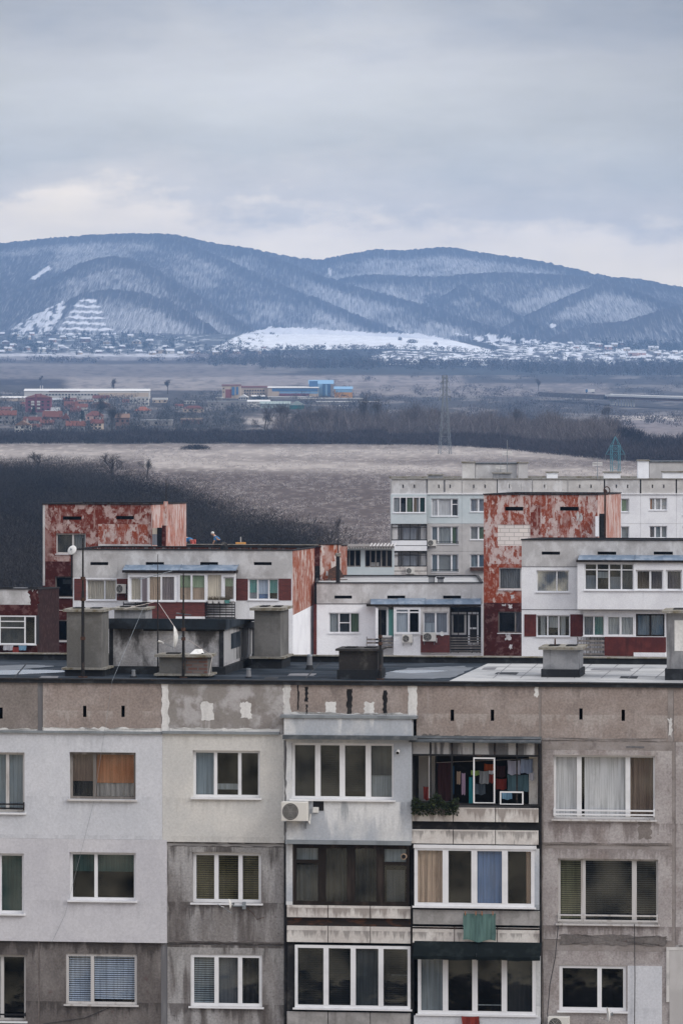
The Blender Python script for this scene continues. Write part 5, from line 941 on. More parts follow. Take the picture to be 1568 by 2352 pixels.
# ================================================================ MID BLOCKS
def shell(B, x0, x1, ytop, depth, mat_front, mat_side, holes=(), bands=None, ybot=None, edge='iron_black', roof='tar_roofing', left_mat=None, off=0, df=.72):
    """front wall (list of horizontal bands) + sides + roof of a block; x0, x1, ytop in picture units at the front"""
    u0, u1, _, zt = B.rc(x0, ytop, x1, ytop + 10, off); zk = zt - depth * (ytop - HY) / F * df; ys = [ytop] + [b[0] for b in (bands or [])]; mats = [mat_front] + [b[1] for b in (bands or [])]
    ys.append(ybot or 1540)
    for a, b, m in zip(ys[:-1], ys[1:], mats):
        hs = [h for h in holes if h[1] >= a - .5 and h[3] <= b + .5]
        wall(B, 'wall', m, (x0, a + .05, x1, b - .05), hs, off, .25, outer=False)
    zb = B.q((x0 + x1) / 2, ys[-1])[1]
    wall(B, 'lower_wall', mats[-1], (u0, u1, 0, zb - .003), (), 0, .2, px=False)
    y0 = -off
    MB().quad((u1, y0, 0), (u1, depth, 0), (u1, depth, zk), (u1, y0, zt)).build('side_wall', mat_side, B.root)
    MB().quad((u0, depth, 0), (u0, y0, 0), (u0, y0, zt), (u0, depth, zk)).build('side_wall', left_mat or mat_side, B.root)
    MB().quad((u1, depth, 0), (u0, depth, 0), (u0, depth, zk), (u1, depth, zk)).build('rear_wall', mat_side, B.root)
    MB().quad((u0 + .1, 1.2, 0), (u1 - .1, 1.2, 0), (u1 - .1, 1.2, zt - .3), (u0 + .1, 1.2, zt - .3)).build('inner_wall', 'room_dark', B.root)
    MB().quad((u0, y0, zt - .12), (u1, y0, zt - .12), (u1, depth, zk - .12), (u0, depth, zk - .12)).build('roof', roof, B.root)
    e = MB().box(u0 - .05, u1 + .05, y0 - .06, y0 + .1, zt - .02, zt + .05).box(u0 - .05, u1 + .05, depth - .1, depth + .06, zk - .018, zk + .052)
    for a_, b_ in ((u1 - .1, u1 + .06), (u0 - .06, u0 + .1)):
        k_ = len(e.v); e.boxd(a_, b_, y0 + .1, depth - .1, zt - .019, zt + .051, zt - zk)
        for i in (2, 3): v = e.v[k_ + i]; e.v[k_ + i] = (v[0], v[1], v[2] - (zt - zk))
    e.build('roof_edge', edge, B.root); return u0, u1, zt
def extras(B, slots=(), off=0):
    for s in slots: slot(B, s, off)
def prect(B, name, mat, rect, off, back=0, parent=None):
    u0, u1, z0, z1 = B.rc(*rect, off); return MB().box(u0, u1, -off, -back, z0, z1).build(name, mat, parent or B.root)
def rack(B, rect, off, name='balcony_rack', mat='iron_black', slat='wood_grey', n=4, seed=1, verticals=0):
    u0, u1, z0, z1 = B.rc(*rect, off); rn = random.Random(seed); m = MB(); h = (z1 - z0) / n
    for i in range(n): m.box(u0, u1, -off, -off + .03, z0 + h * i + .02, z0 + h * (i + rn.uniform(.45, .7)))
    o = m.build(name, slat, B.root); f = MB()
    for u in (u0 + .02, (u0 + u1) / 2, u1 - .02): f.box(u - .02, u + .02, -off + .032, -off + .06, z0, z1 + .05)
    for i in range(verticals): u = u0 + (u1 - u0) * (i + .5) / verticals; f.box(u - .012, u + .012, -off + .034, -off + .055, z0, z1)
    f.box(u0, u1, -off + .1, -.3, z0 - .04, z0 - .01); f.build('rack_frame', mat, o); return o
DKR = 'room_dark'
# ---- right white block
Gb = Bld('apartment_block', 'long white block at the right with white balcony parapet above maroon lower panels', 'apartment block', 1197, 330)
gs = [(1243, 1267, 1285, 1274), (1371, 1267, 1414, 1274), (1500, 1267, 1544, 1274)]
gw = [(1231, 1310, 1306, 1360), (1231, 1413, 1308, 1462)]
shell(Gb, 1197, 1760, 1241, 12, 'plaster_old', 'wall_white', gs + gw, [(1302, 'wall_white'), (1401, 'wall_white')], 1530); extras(Gb, gs)
window(Gb, gw[0], (.62,), [[('blind', 'curtain_grey', 0, 1), ('curtain', 'curtain_dusty', 0, .5, 0, .7)], [('curtain', 'curtain_grey', 0, 1)]], glass='glass_sky')
window(Gb, gw[1], (.33, .66), [[('curtain', 'curtain_white', 0, 1, .3, .8)], [('curtain', 'curtain_white', .05, .6)], [('curtain', 'curtain_white', 0, 1, .1, .6)]])
prect(Gb, 'maroon_panel', 'maroon_plain', (1203, 1411, 1230.5, 1462), .03); prect(Gb, 'maroon_panel', 'maroon_plain', (1308.5, 1411, 1338, 1462), .03)
prect(Gb, 'joint_line', 'grey_sealant', (1197, 1301, 1326, 1302.3), .02); prect(Gb, 'joint_line', 'grey_sealant', (1197, 1399.5, 1340, 1401), .02)
# upper glazed balcony, projecting
gl = [(1341, 1294, 1454, 1356), (1459, 1309, 1522, 1356), (1528, 1309, 1565, 1356), (1570, 1309, 1640, 1356)]
wall(Gb, 'balcony_front', 'wall_white', (1325, 1291, 1720, 1400), gl, 1.0, .2); wall(Gb, 'balcony_soffit', 'wall_grey', (1325, 1400.2, 1720, 1402), (), .98, 1.0)
window(Gb, gl[0], (.25, .5, .75), [[('blind', 'curtain_grey', .45, 1)], [('blind', 'card_light', .3, .55)], [('blind', 'curtain_grey', .5, 1)], [('blind', 'curtain_dusty', .3, 1)]], off=1.0, trans=[(0, .24), (1, .24), (2, .24), (3, .24)], deep=.8)
window(Gb, gl[1], (.52,), [[('curtain', 'curtain_brown', 0, 1)], [('curtain', 'curtain_mauve', 0, 1)]], off=1.0, deep=.8, fw=.09)
window(Gb, gl[2], (), [[('curtain', 'curtain_mauve', 0, 1)]], off=1.0, deep=.8, fw=.09); window(Gb, gl[3], (.5,), [[('curtain', 'curtain_mauve', 0, 1)], []], off=1.0, deep=.8, fw=.09)
flashing(Gb, (1329, 1275, 1720, 1287), (1322, 1287, 1725, 1292), 0, 1.15)
# lower balcony
ll = [(1338, 1414, 1387, 1461), (1392, 1414, 1456, 1461), (1459, 1410, 1525, 1462), (1530, 1414, 1600, 1461)]
wall(Gb, 'balcony_front', 'wall_white', (1338, 1403, 1528, 1463), ll[:3], .55, .15)
window(Gb, ll[0], (.5,), [[('curtain', 'curtain_grey', 0, 1)], [('curtain', 'blind_teal', 0, 1)]], off=.55, deep=.5); window(Gb, ll[1], (.5,), [[('curtain', 'curtain_white', 0, 1)], [('curtain', 'curtain_white', 0, 1)]], off=.58, deep=.5, rec=0, fw=.1)
window(Gb, ll[2], (.5,), [[('curtain', 'curtain_blue', 0, 1)], [('curtain', 'curtain_blue', 0, 1)]], off=.55, deep=.5, fm='wood_brown_dark', fw=.1, label='old brown window with blue curtains')
prect(Gb, 'balcony_parapet', 'maroon_plain', (1387, 1463.5, 1526, 1507), .9); prect(Gb, 'balcony_slab', 'wall_white', (1454, 1499, 1526, 1508), 1.0)
rack(Gb, (1324, 1465, 1386, 1505), .95, n=4, verticals=10)
# ---- right red tower
T2 = Bld('stair_tower', 'peeling red stair tower at the right with a walled-up window of pale blocks', 'tower', 1115, 352)
ts = [(1159, 1164, 1201, 1173), (1285, 1164, 1328, 1173)]; tw = [(1142, 1205, 1217, 1254), (1145, 1304, 1215, 1354), (1143, 1405, 1199, 1454)]
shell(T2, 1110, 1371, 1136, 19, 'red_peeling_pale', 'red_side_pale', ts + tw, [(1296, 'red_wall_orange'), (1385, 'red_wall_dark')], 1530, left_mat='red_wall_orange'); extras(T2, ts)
prect(T2, 'block_infill', 'block_white', tw[0], -.04, -.2)
prect(T2, 'red_repaint', 'red_peeling', (1217.5, 1160, 1240, 1240), .004)
window(T2, tw[1], (.72,), [[('curtain', 'lace', 0, 1)], []], fm='wood_white_old'); window(T2, tw[2], (.7,), [[], [('blind', 'curtain_mauve', 0, 1)]], fm='wood_grey')
prect(T2, 'service_shaft', 'wall_white', (1366, 1186, 1374, 1232), .5); prect(T2, 'service_niche', 'soot_black', (1375, 1180, 1386, 1236), .3)
u, z = T2.q(1389, 1180); m = MB(); m.tube((u, -.2, z - 2), (u, -.2, z + 1.6), .07); u2, z2 = T2.q(1393, 1130); m.tube((u, -.2, z + 1.6), (u2, -.2, z2), .07); m.build('vent_pipe', 'iron_rust', T2.root)
m = MB()
for k in range(12): a, b = k * math.pi / 6, (k + 1) * math.pi / 6; m.tube((u2 + .2 * math.cos(a), -.2, z2 + .25 * math.sin(a) + .1), (u2 + .2 * math.cos(b), -.2, z2 + .25 * math.sin(b) + .1), .04, n=5)
m.build('pipe_ring', 'iron_rust', T2.root)
for k in range(6): patch(T2, 'paint_scar', 'plaster_old', ((1166, 1398 - 9, 1175, 1397), (1160, 1456, 1173, 1470), (1168, 1480, 1175, 1490), (1172, 1347 + 20, 1180, 1375), (1330, 1178, 1336, 1196), (1153, 1330 + 58, 1160, 1393))[k], 0, .06, 5, k)
# ---- left red tower
T1 = Bld('stair_tower', 'peeling dark red stair tower at the left, standing against the dark wood', 'tower', 99, 347)
ts = [(145, 1186, 187, 1194), (267, 1185, 308, 1193)]; tw = [(129, 1225, 198, 1272), (127, 1324, 180, 1372), (127, 1424, 180, 1473)]
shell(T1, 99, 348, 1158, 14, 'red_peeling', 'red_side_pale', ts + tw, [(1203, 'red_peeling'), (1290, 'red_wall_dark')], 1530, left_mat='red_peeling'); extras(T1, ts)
window(T1, tw[0], (.56,), [[('blind', 'curtain_dusty', 0, 1)], [('curtain', 'curtain_grey', 0, 1)]], fm='wood_white_old', fw=.09); window(T1, tw[1], (), [[('blind', 'curtain_dusty', .1, .35, .3, .9)]], fm='wood_grey'); window(T1, tw[2], (), [[]], fm='wood_white_old')
prect(T1, 'peeled_patch', 'red_peeling_pale', (226, 1204, 340, 1250), .006); prect(T1, 'pale_strip', 'plaster_old', (99, 1160, 104, 1345), .006); prect(T1, 'base_strip', 'plaster_old', (226, 1250, 348, 1257), .008)
prect(T1, 'doorway_infill', 'blind_beige', (350, 1213, 361, 1227), .12); prect(T1, 'doorway_pane', 'curtain_grey', (350, 1227, 361, 1252), .1); prect(T1, 'doorway', 'soot_black', (361.3, 1212, 372, 1257), .06)
prect(T1, 'service_shaft', 'red_side_pale', (376, 1152, 384, 1207), .35); prect(T1, 'service_shaft', 'red_wall_dark', (372.3, 1207, 380, 1257), .3)
u, z = T1.q(382, 1160, .3); t = thing('antenna_mast', 'thin whip antenna rising from the left red tower', 'mast', T1.w(u, -.3, z), -T1.th); MB().tube((0, 0, 0), (0, 0, 1.6), .035, .02).build('pole', 'iron_black', t); MB().tube((0, 0, -1.1), (0, 0, -.003), .05).build('foot', 'iron_rust', t)
# ---- left white block
Cb = Bld('apartment_block', 'white and maroon block left of centre with blue-grey flashing over glazed balconies', 'apartment block', 168, 332)
cs = [(208, 1291, 249, 1298), (335, 1291, 377, 1298), (460, 1291, 501, 1298), (583, 1291, 624, 1298)]; cw = [(199, 1331, 268, 1379), (570, 1329, 639, 1378)]
shell(Cb, 168, 672, 1263, 9.8, 'plaster_old', 'red_side', cs + cw, [(1328, 'wall_white')], 1530, df=.45); extras(Cb, cs)
window(Cb, cw[0], (.6,), [[('curtain', 'blind_beige', 0, 1)], [('curtain', 'blind_beige', 0, 1)]], glass='glass_faint'); window(Cb, cw[1], (.31, .68), [[('blind', 'blind_teal', 0, .68), ('blind', 'curtain_grey', .68, 1)], [('blind', 'blind_silver', 0, .75), ('blind', 'blind_blue', .75, 1)], [('blind', 'blind_teal', 0, .7)]], glass='glass_faint')
for r in ((171, 1329, 198, 1379), (268.5, 1329, 298, 1379), (541, 1329, 569.5, 1379), (639.5, 1329, 669, 1379)): prect(Cb, 'brick_panel', 'brick_maroon', r, .02)
flashing(Cb, (288, 1297, 548, 1309), (281, 1310, 541, 1316), 0, 1.1)
cl = [(298, 1325, 326, 1381), (341, 1322, 403, 1381), (410, 1318, 473, 1381), (476, 1320, 509, 1379), (513, 1325, 538, 1379)]
wall(Cb, 'balcony_front', 'wall_white', (294, 1316.5, 541, 1382), cl, .95, .15)
window(Cb, cl[0], (), [[('curtain', 'blind_beige', 0, 1)]], off=.95, deep=.8, fw=.1, glass='glass_faint'); window(Cb, cl[1], (.48,), [[('curtain', 'curtain_tan', 0, 1), ('blind', 'blind_beige', 0, 1)], [('curtain', 'curtain_mauve', 0, 1)]], off=1.0, rec=0, deep=.8, glass='glass_faint', fw=.08)
window(Cb, cl[2], (.48,), [[('blind', 'curtain_green', 0, .5), ('blind', 'curtain_tan', .5, 1)], [('blind', 'curtain_green', 0, .5), ('blind', 'curtain_tan', .5, 1)]], off=1.0, rec=0, deep=.8, glass='glass_faint', fw=.09)
window(Cb, cl[3], (), [[('blind', 'blind_cream', 0, 1)]], off=.95, deep=.8, fw=.03, rec=.03, glass='glass_faint'); window(Cb, cl[4], (), [[('blind', 'curtain_green', 0, .4), ('curtain', 'curtain_brown', .4, 1)]], off=.95, deep=.8, fw=.08, glass='glass_faint')
prect(Cb, 'side_pane', 'curtain_mauve', (327, 1326, 338, 1380), .97, .96)
prect(Cb, 'balcony_parapet', 'brick_maroon', (341, 1383, 470, 1421), 1.0); prect(Cb, 'balcony_slab', 'wall_white', (404, 1416, 470, 1424), 1.05)
rack(Cb, (283, 1384, 339, 1397), .95, n=2, slat='iron_black'); rack(Cb, (471, 1385, 540, 1420), .95, n=6, slat='iron_black', verticals=5)
prect(Cb, 'side_lower_wall', 'wall_white', (663.5, 1400, 672.5, 1512), .02)
u1 = Cb.q(672, 1400)[0]; zz = Cb.q(696, 1404)[1]; MB().quad((u1 + .012, 0, 0), (u1 + .012, 9.8, 0), (u1 + .012, 9.8, zz), (u1 + .012, 0, zz - .25)).build('side_lower_wall', 'wall_white', Cb.root)
u, z = Cb.q(166, 1300); MB().tube((u, -.08, z - 1.5), (u, -.08, z + .9), .06).build('downpipe', 'iron_black', Cb.root)
d_ = dish(Cb.w(*(lambda q: (q[0], -.1, q[1]))(Cb.q(165, 1262))), R(160), .6, 'small white dish on the left corner of the white and maroon block'); d_.rotation_euler = (R(25), 0, R(150)); d_.scale = (.62, .62, .62)
ac_unit(Cb, 267, 1342, 290, 1363, 0, 'air conditioner on the maroon brick of the white and maroon block')
# planters on the dark rack
for k, (px, c) in enumerate(((483, 'dish_white'), (496, 'dish_white'), (510, 'dish_white'), (522, 'blind_teal'))):
    u, z = Cb.q(px, 1385, 1.05); t = thing('flower_pot', ('first white flower box on the dark balcony rack, counted from the left', 'second white flower box on the dark balcony rack', 'third white flower box on the dark balcony rack', 'small teal flower pot at the right end of the dark balcony rack')[k], 'flower pot', Cb.w(u, -1.0, z - .02), -Cb.th, 'flower boxes on the dark rack')
    m = MB(); m.v = [(-.12, -.09, 0), (.12, -.09, 0), (.12, .09, 0), (-.12, .09, 0), (-.16, -.12, .2), (.16, -.12, .2), (.16, .12, .2), (-.16, .12, .2)]; m.f = [(3, 2, 1, 0), (0, 1, 5, 4), (1, 2, 6, 5), (2, 3, 7, 6), (3, 0, 4, 7)]; m.m = [0] * 5; m.build('box', c, t)
    m = MB(); rn = random.Random(k)
    for _ in range(60): p = Vector((rn.uniform(-.14, .14), rn.uniform(-.1, .1), .18)); m.tri(p, p + Vector((.03, 0, .05)), p + Vector((rn.uniform(-.12, .12), rn.uniform(-.08, .08), rn.uniform(.1, .3))))
    m.build('dry_stems', 'leaf_dry', t)
# ---- far wing of the left block (recess + pale red wing)
Wg = Bld('stair_tower', 'pale red streaked wing with a flat top right of the white and maroon block', 'tower', 734, 345)
shell(Wg, 722, 736, 1256, 13, 'red_wall_dark', 'red_side', (), [(1300, 'soot_black')], 1530)  # dark recess built as a flat front, its shade put into the colours
Wp = Bld('stair_tower', 'narrow pale red wall with vertical streaks beside the roofed terrace', 'tower', 736, 345, -12)
wall(Wp, 'wall', 'red_side', (734.5, 1251, 783, 1336), (), 0, .3); u0, u1, z0, z1 = Wp.rc(734.5, 1251, 783, 1336); MB().box(u0 - .05, u1 + .05, -.06, .4, z1 + .002, z1 + .08).build('roof_edge', 'iron_black', Wp.root); MB().box(u0, u1, .301, 1, 0, z1 - .1).build('body', 'red_wall_dark', Wp.root); prect(Wp, 'vent_plate', 'plaster_old', (749, 1312, 753, 1322), .02)
wall(Wp, 'lower_wall', 'wall_white', (u0, u1, 0, z0 - .003), (), 0, .3, px=False)
u, z = Wp.q(766, 1330, .5); t = thing('scrap_sheet', 'bent rust-brown metal sheet leaning at the foot of the pale red wall', 'scrap metal', Wp.w(u, -.6, z), -Wp.th); MB().quad((-.4, 0, 0), (.7, 0, .1), (.3, .25, .9), (-.3, .2, .6)).box(-.5, .9, .02, .08, -.05, -.01).build('sheet', 'iron_rust', t)
# ---- far left white block
D0 = Bld('apartment_block', 'low white block cut off by the left edge, with a dark red end wall', 'apartment block', 0, 322)
dw = [(-40, 1415, 82, 1479)]
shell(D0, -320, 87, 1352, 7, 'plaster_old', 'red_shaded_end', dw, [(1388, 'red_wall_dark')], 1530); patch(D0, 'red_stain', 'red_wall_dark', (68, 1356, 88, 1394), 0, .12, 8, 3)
window(D0, (-42, 1414, 83, 1480), (.34, .8), [[('curtain', 'curtain_grey', 0, 1)], [('blind', 'curtain_dusty', 0, 1), ('curtain', 'curtain_grey', 0, 1, .5, 1)], []], off=.6, rec=0, fw=.07, deep=1.1, trans=[(1, .2), (1, .42)], label='white bay window with small panes')
u, z = D0.q(35, 1366); MB().box(u - .4, u + .4, 1, 2, z - .2, z + .35).build('chimney', 'chimney_grey', D0.root)
for r, m_, lb in (((8, 1481, 31, 1493), 'cl_white', 'white cloth with green edge on the line under the bay window'), ((30, 1486, 44, 1500), 'cl_red', 'bright red cloth in the middle of the line under the bay window'), ((43, 1482, 61, 1493), 'cl_sky', 'pale blue cloth at the right of the line under the bay window')):
    cloth(D0, 'cloth', lb, r, .9, m_, 'laundry under the left bay window', seed=int(r[0]))
wire('clothes_line', 'short line carrying three cloths under the left bay window', [D0.w(D0.q(2, 1481, .9)[0], -.9, D0.q(2, 1481, .9)[1]), D0.w(D0.q(64, 1481, .9)[0], -.9, D0.q(64, 1481, .9)[1])], .015, 'cable_pale', 0, 'clothes line')
wire('hanging_cable', 'pale cable sagging from the low left block to the white corner', [D0.w(D0.q(66, 1384, .1)[0], -.1, D0.q(66, 1384, .1)[1]), Cb.w(Cb.q(168, 1402)[0], -.1, Cb.q(168, 1402)[1])], .02, 'cable_pale', .15)
# ---- middle white block
Eb = Bld('apartment_block', 'lower white block in the middle with a patched plaster parapet and two air conditioners', 'apartment block', 727, 338, 0)
es = [(768, 1368, 808, 1375), (889, 1368, 930, 1375), (1017, 1368, 1058, 1375)]; ew = [(755, 1407, 826, 1454)]
shell(Eb, 727, 1107, 1339, 12, 'plaster_old', 'wall_white', es + ew, [(1387, 'wall_white')], 1530, roof='slab_roofing', df=0); extras(Eb, es)
prect(Eb, 'joint_line', 'grey_sealant', (727, 1386, 850, 1388), .02); prect(Eb, 'downpipe', 'maroon_plain', (720, 1388, 727, 1530), .05)
window(Eb, ew[0], (.33, .69), [[('curtain', 'curtain_white', 0, 1), ('blind', 'curtain_white', 0, 1)], [('blind', 'curtain_dusty', 0, 1)], [('curtain', 'curtain_green', 0, 1)]], trans=[(1, .5)])
flashing(Eb, (850, 1375, 1103, 1387), (841, 1388, 1104, 1393), 0, 1.0, seed=8)
el = [(868, 1400, 885, 1461), (907, 1397, 964, 1455), (971, 1405, 1029, 1456), (1036, 1398, 1101, 1480)]
prect(Eb, 'balcony_side', 'wall_white', (862, 1395, 868, 1500), .9); prect(Eb, 'balcony_door', 'soot_black', (868, 1401, 887, 1462), .05); prect(Eb, 'balcony_side', 'wall_white', (887, 1395, 892, 1462), .5); prect(Eb, 'side_pane', 'blind_teal', (892.3, 1400, 903, 1462), .55)
wall(Eb, 'balcony_front', 'wall_white', (903.5, 1394, 966, 1505), [el[1]], .9, .15); window(Eb, el[1], (.55,), [[('blind', 'blind_pale', 0, 1)], []], off=.93, rec=0, deep=.8, trans=[(0, .16), (1, .16)], fw=.09, glass='glass_faint')
wall(Eb, 'balcony_front', 'wood_white_old', (966.2, 1394, 1032, 1459), [el[2]], .9, .15); window(Eb, el[2], (.5,), [[('blind', 'curtain_grey', 0, .5), ('blind', 'blind_pale', .5, 1)], [('blind', 'curtain_grey', 0, 1)]], off=.9, deep=.8, fw=.09, glass='glass_faint')
prect(Eb, 'balcony_parapet', 'brick_maroon', (965.5, 1459.5, 1032, 1499), .95)
MB().box(*[Eb.rc(1034, 1395, 1103, 1498, .9)[i] for i in (0, 1)], -.1, -.05, *[Eb.rc(1034, 1395, 1103, 1498, .9)[i] for i in (2, 3)]).build('loggia_back', 'room_dark', Eb.root)
window(Eb, (1036, 1406, 1070, 1458), (), [[('blind', 'curtain_green', 0, 1), ('blind', 'lace', 0, .3)]], off=.12, rec=0, deep=.4, fw=.12, fm='wood_white_old', sill=None); window(Eb, (1074, 1406, 1098, 1480), (), [[('blind', 'curtain_dusty', 0, 1)]], off=.12, rec=0, deep=.4, fw=.12, trans=[(0, .5)], sill=None)
fr = MB()
for p in (1034, 1052, 1083, 1094, 1103): a = Eb.q(p, 1400, .9)[0]; fr.box(a - .025, a + .025, -.92, -.87, Eb.q(p, 1500, .9)[1], Eb.q(p, 1394, .9)[1])
for y in (1395, 1412, 1460): a, b, c, d = Eb.rc(1034, y, 1103, y + 1, .9); fr.box(a, b, -.925, -.865, c, c + .05)
fr.build('loggia_frame', 'iron_black', Eb.root)
rack(Eb, (1033, 1461, 1103, 1497), .94, n=6, slat='wood_grey', verticals=3); rack(Eb, (841, 1464, 901, 1487), .9, n=3, slat='wood_grey')
prect(Eb, 'balcony_slab', 'plaster_old', (868, 1460, 900, 1464), .8); prect(Eb, 'edge_strip', 'wall_white', (1103.5, 1394, 1107.5, 1510), .3)
for k, (px, w_) in enumerate(((868 + 6, 9), (890, 7))): pass
ac_unit(Eb, 923, 1458, 947, 1476, .9, 'smaller white air conditioner on the white parapet of the middle block'); ac_unit(Eb, 970, 1453, 1001, 1473, .95, 'larger white air conditioner in front of the maroon brick parapet of the middle block')
for (x0, x1, yt, yb, l) in ((984, 998, 1325, 1336, 'dark'), (1005, 1018, 1329, 1337, '')):
    u0, u1, z0, z1 = Eb.rc(x0, yt, x1, yb, -3); o = MB().box(u0, u1, 3, 4, z0 - .3, z1).build('roof_vent', 'chimney_grey', Eb.root); MB().box(u0 - .06, u1 + .06, 2.94, 4.06, z1 + .002, z1 + .07).build('cap', 'soot_black', o)
# post + block on the middle roof
u, z = Eb.q(776, 1337, -4); t = thing('antenna_mast', 'short dark post with a pale collar on the middle roof beside the pale red wall', 'mast', Eb.w(u, 4, z - .3), -Eb.th); MB().tube((0, 0, 0), (0, 0, 2.1), .14, .12, 8).tube((0, 0, 2.1), (0, 0, 3.0), .03).build('post', 'iron_black', t); MB().tube((0, 0, 1.95), (0, 0, 2.15), .18, n=8).build('collar', 'chimney_cap', t)
# ---- terrace building behind
I0 = Bld('terrace_building', 'pale building with a wooden roofed terrace left of the far pale block', 'building', 785, 470, 0)
io = [(789, 1264, 828, 1302), (838, 1264, 900, 1303)]
wall(I0, 'wall', 'wall_mint', (780, 1260, 905, 1322), io, 0, .3); u0, u1, z0, z1 = I0.rc(780, 1260, 905, 1322); MB().box(u0, u1, 0.001, 9, 0, z0 - .001).build('lower_wall', 'wall_mint', I0.root); MB().box(u0, u1, 1.4, 9, z0, z1).build('body', 'room_dark', I0.root)
m = MB(); m.box(u0 - .3, u1, -.5, 6, z1 + .1, z1 + .22); o = m.build('terrace_roof', 'wood_grey', I0.root); m = MB()
for k in range(22): a = u0 - .2 + k * (u1 - u0) / 21; m.box(a, a + .1, -.9, 5.8, z1 + .0, z1 + .095)
for k in range(8): a = u0 + 2.6 + k * .3; m.quad((a, -.8, z1 + .23), (a + .12, -.8, z1 + .23), (a + .3, -.3, z1 + .5), (a + .18, -.3, z1 + .5))
m.build('rafter', 'wood_white_old', o)
for r, n_ in ((io[0], 3), (io[1], 5)):
    a, b, c, d = I0.rc(*r); m = MB()
    for k in range(n_ + 1): x = a + (b - a) * k / n_; m.box(x - .06, x + .06, .1, .2, c, d)
    m.box(a, b, .09, .21, c, c + .1).build('terrace_frame', 'wood_grey', I0.root)
u0, u1, z0, z1 = I0.rc(852, 1292, 870, 1303, -.6); MB().box(u0, u1, .5, 1.1, z0, z1).build('stored_crate', 'wood_white_old', I0.root)
# ================================================================ FAR WHITE BLOCK
Hb = Bld('apartment_block', 'far pale block spanning the right half with mint upper walls and several roof shafts', 'apartment block', 897, 535, 0)
hl = [898, 980, 1060, 1141, 1222, 1303, 1387, 1470, 1552, 1634, 1716]
win3 = lambda x, y, h=40: (x, y, x + 61, y + h)
rows = [1136, 1203, 1267, 1331]
Hh_ = {}
wins = []
for ci in range(1, 10):
    x = hl[ci]
    for ri, y in enumerate((1145, 1209, 1273)):
        if ci in (1,): r = (x + 10, y, x + 72, y + 41)
        elif ci % 2 == 0 and ci < 7: r = (x + 19, y, x + 57, y + 31)
        elif ci == 6 or ci == 7: r = (x + (20 if ci == 7 else 36), y - 1, x + (61 if ci == 7 else 72), y + (27 if ci == 7 else 38))
        else: r = (x + 14, y, x + 68, y + 38)
        wins.append((ci, ri, r))
slots_ = []
for ci in range(10):
    for dx in (27, 53): slots_.append((hl[ci] + dx - 1.5, 1113, hl[ci] + dx + 1.7, 1121))
for ci in range(10):
    x0, x1 = hl[ci], hl[ci + 1]
    hs = [s for s in slots_ if x0 < s[0] < x1]
    wall(Hb, 'parapet_panel', 'parapet_far' if ci % 3 else 'plaster_old', (x0 + .6, 1101 if ci < 6 else 1099, x1 - .6, 1134), hs, 0, .25)
    for s in hs: slot(Hb, s)
    if ci:
        for ri, (ya, yb, m_) in enumerate(((1134.2, 1202.5, 'wall_mint' if ci < 3 else 'wall_white'), (1203, 1266, 'wall_grey' if ci < 5 else 'wall_white'), (1266.5, 1330, 'wall_grey'))):
            wr = [r for c, q_, r in wins if c == ci and q_ == ri]
            wall(Hb, 'wall_panel', m_, (x0 + .2, ya, x1 - .2, yb), wr, 0, .25)
for ci in (3, 6, 7, 8, 9, 10): prect(Hb, 'joint_gap', 'soot_black', (hl[ci] - (1 if ci == 3 else 1.6), 1101, hl[ci] + (1 if ci == 3 else 1.6), 1133), .01)
prect(Hb, 'joint_gap', 'grey_sealant', (978, 1101, 982, 1134), .01); prect(Hb, 'joint_gap', 'grey_sealant', (1018, 1103, 1022, 1130), .01)
prect(Hb, 'ledge', 'wall_white', (898, 1133.5, 1716, 1135.5), .12)
for px in (1169, 1196, 1250): patch(Hb, 'painted_patch', 'white_paint_rough', (px - 4, 1108, px - 1.6, 1125), .0, .05, 4, px); patch(Hb, 'painted_patch', 'white_paint_rough', (px + 1.8, 1108, px + 4, 1125), .0, .05, 4, px + 1)
patch(Hb, 'painted_patch', 'white_paint_rough', (1270, 1106, 1290, 1126), 0, .2, 5, 77)
CUR = ['curtain_grey', 'curtain_mauve', 'curtain_white', 'curtain_dusty', 'blind_pale', 'curtain_blue', 'curtain_green']
rn = random.Random(11)
for ci, ri, r in wins:
    three = (r[2] - r[0]) > 50 or ci == 7; mul = (.25, .75) if ci == 1 else ((.33, .66) if three else (.5,))
    ps = [[('curtain', rn.choice(CUR), 0, 1, 0, rn.choice((1, 1, .7)))] if rn.random() < .8 else [] for _ in range(len(mul) + 1)]
    if (ci, ri) == (1, 0): ps = [[('blind', 'curtain_white', 0, 1)], [('blind', 'curtain_white', 0, 1)], [('blind', 'curtain_dusty', 0, 1)]]
    if (ci, ri) == (7, 0): ps = [[('blind', 'blind_orange', 0, 1, 0, .4)], [], [('blind', 'card_light', .3, .6)]]
    window(Hb, r, mul, ps, fw=.09, mw=.16, trans=[(2, .33)] if (ci, ri) == (1, 0) else None, rail=('iron_black', (.86, .95)) if ci == 1 and ri else None, glass='glass_faint' if ri == 0 else 'glass', deep=.6)
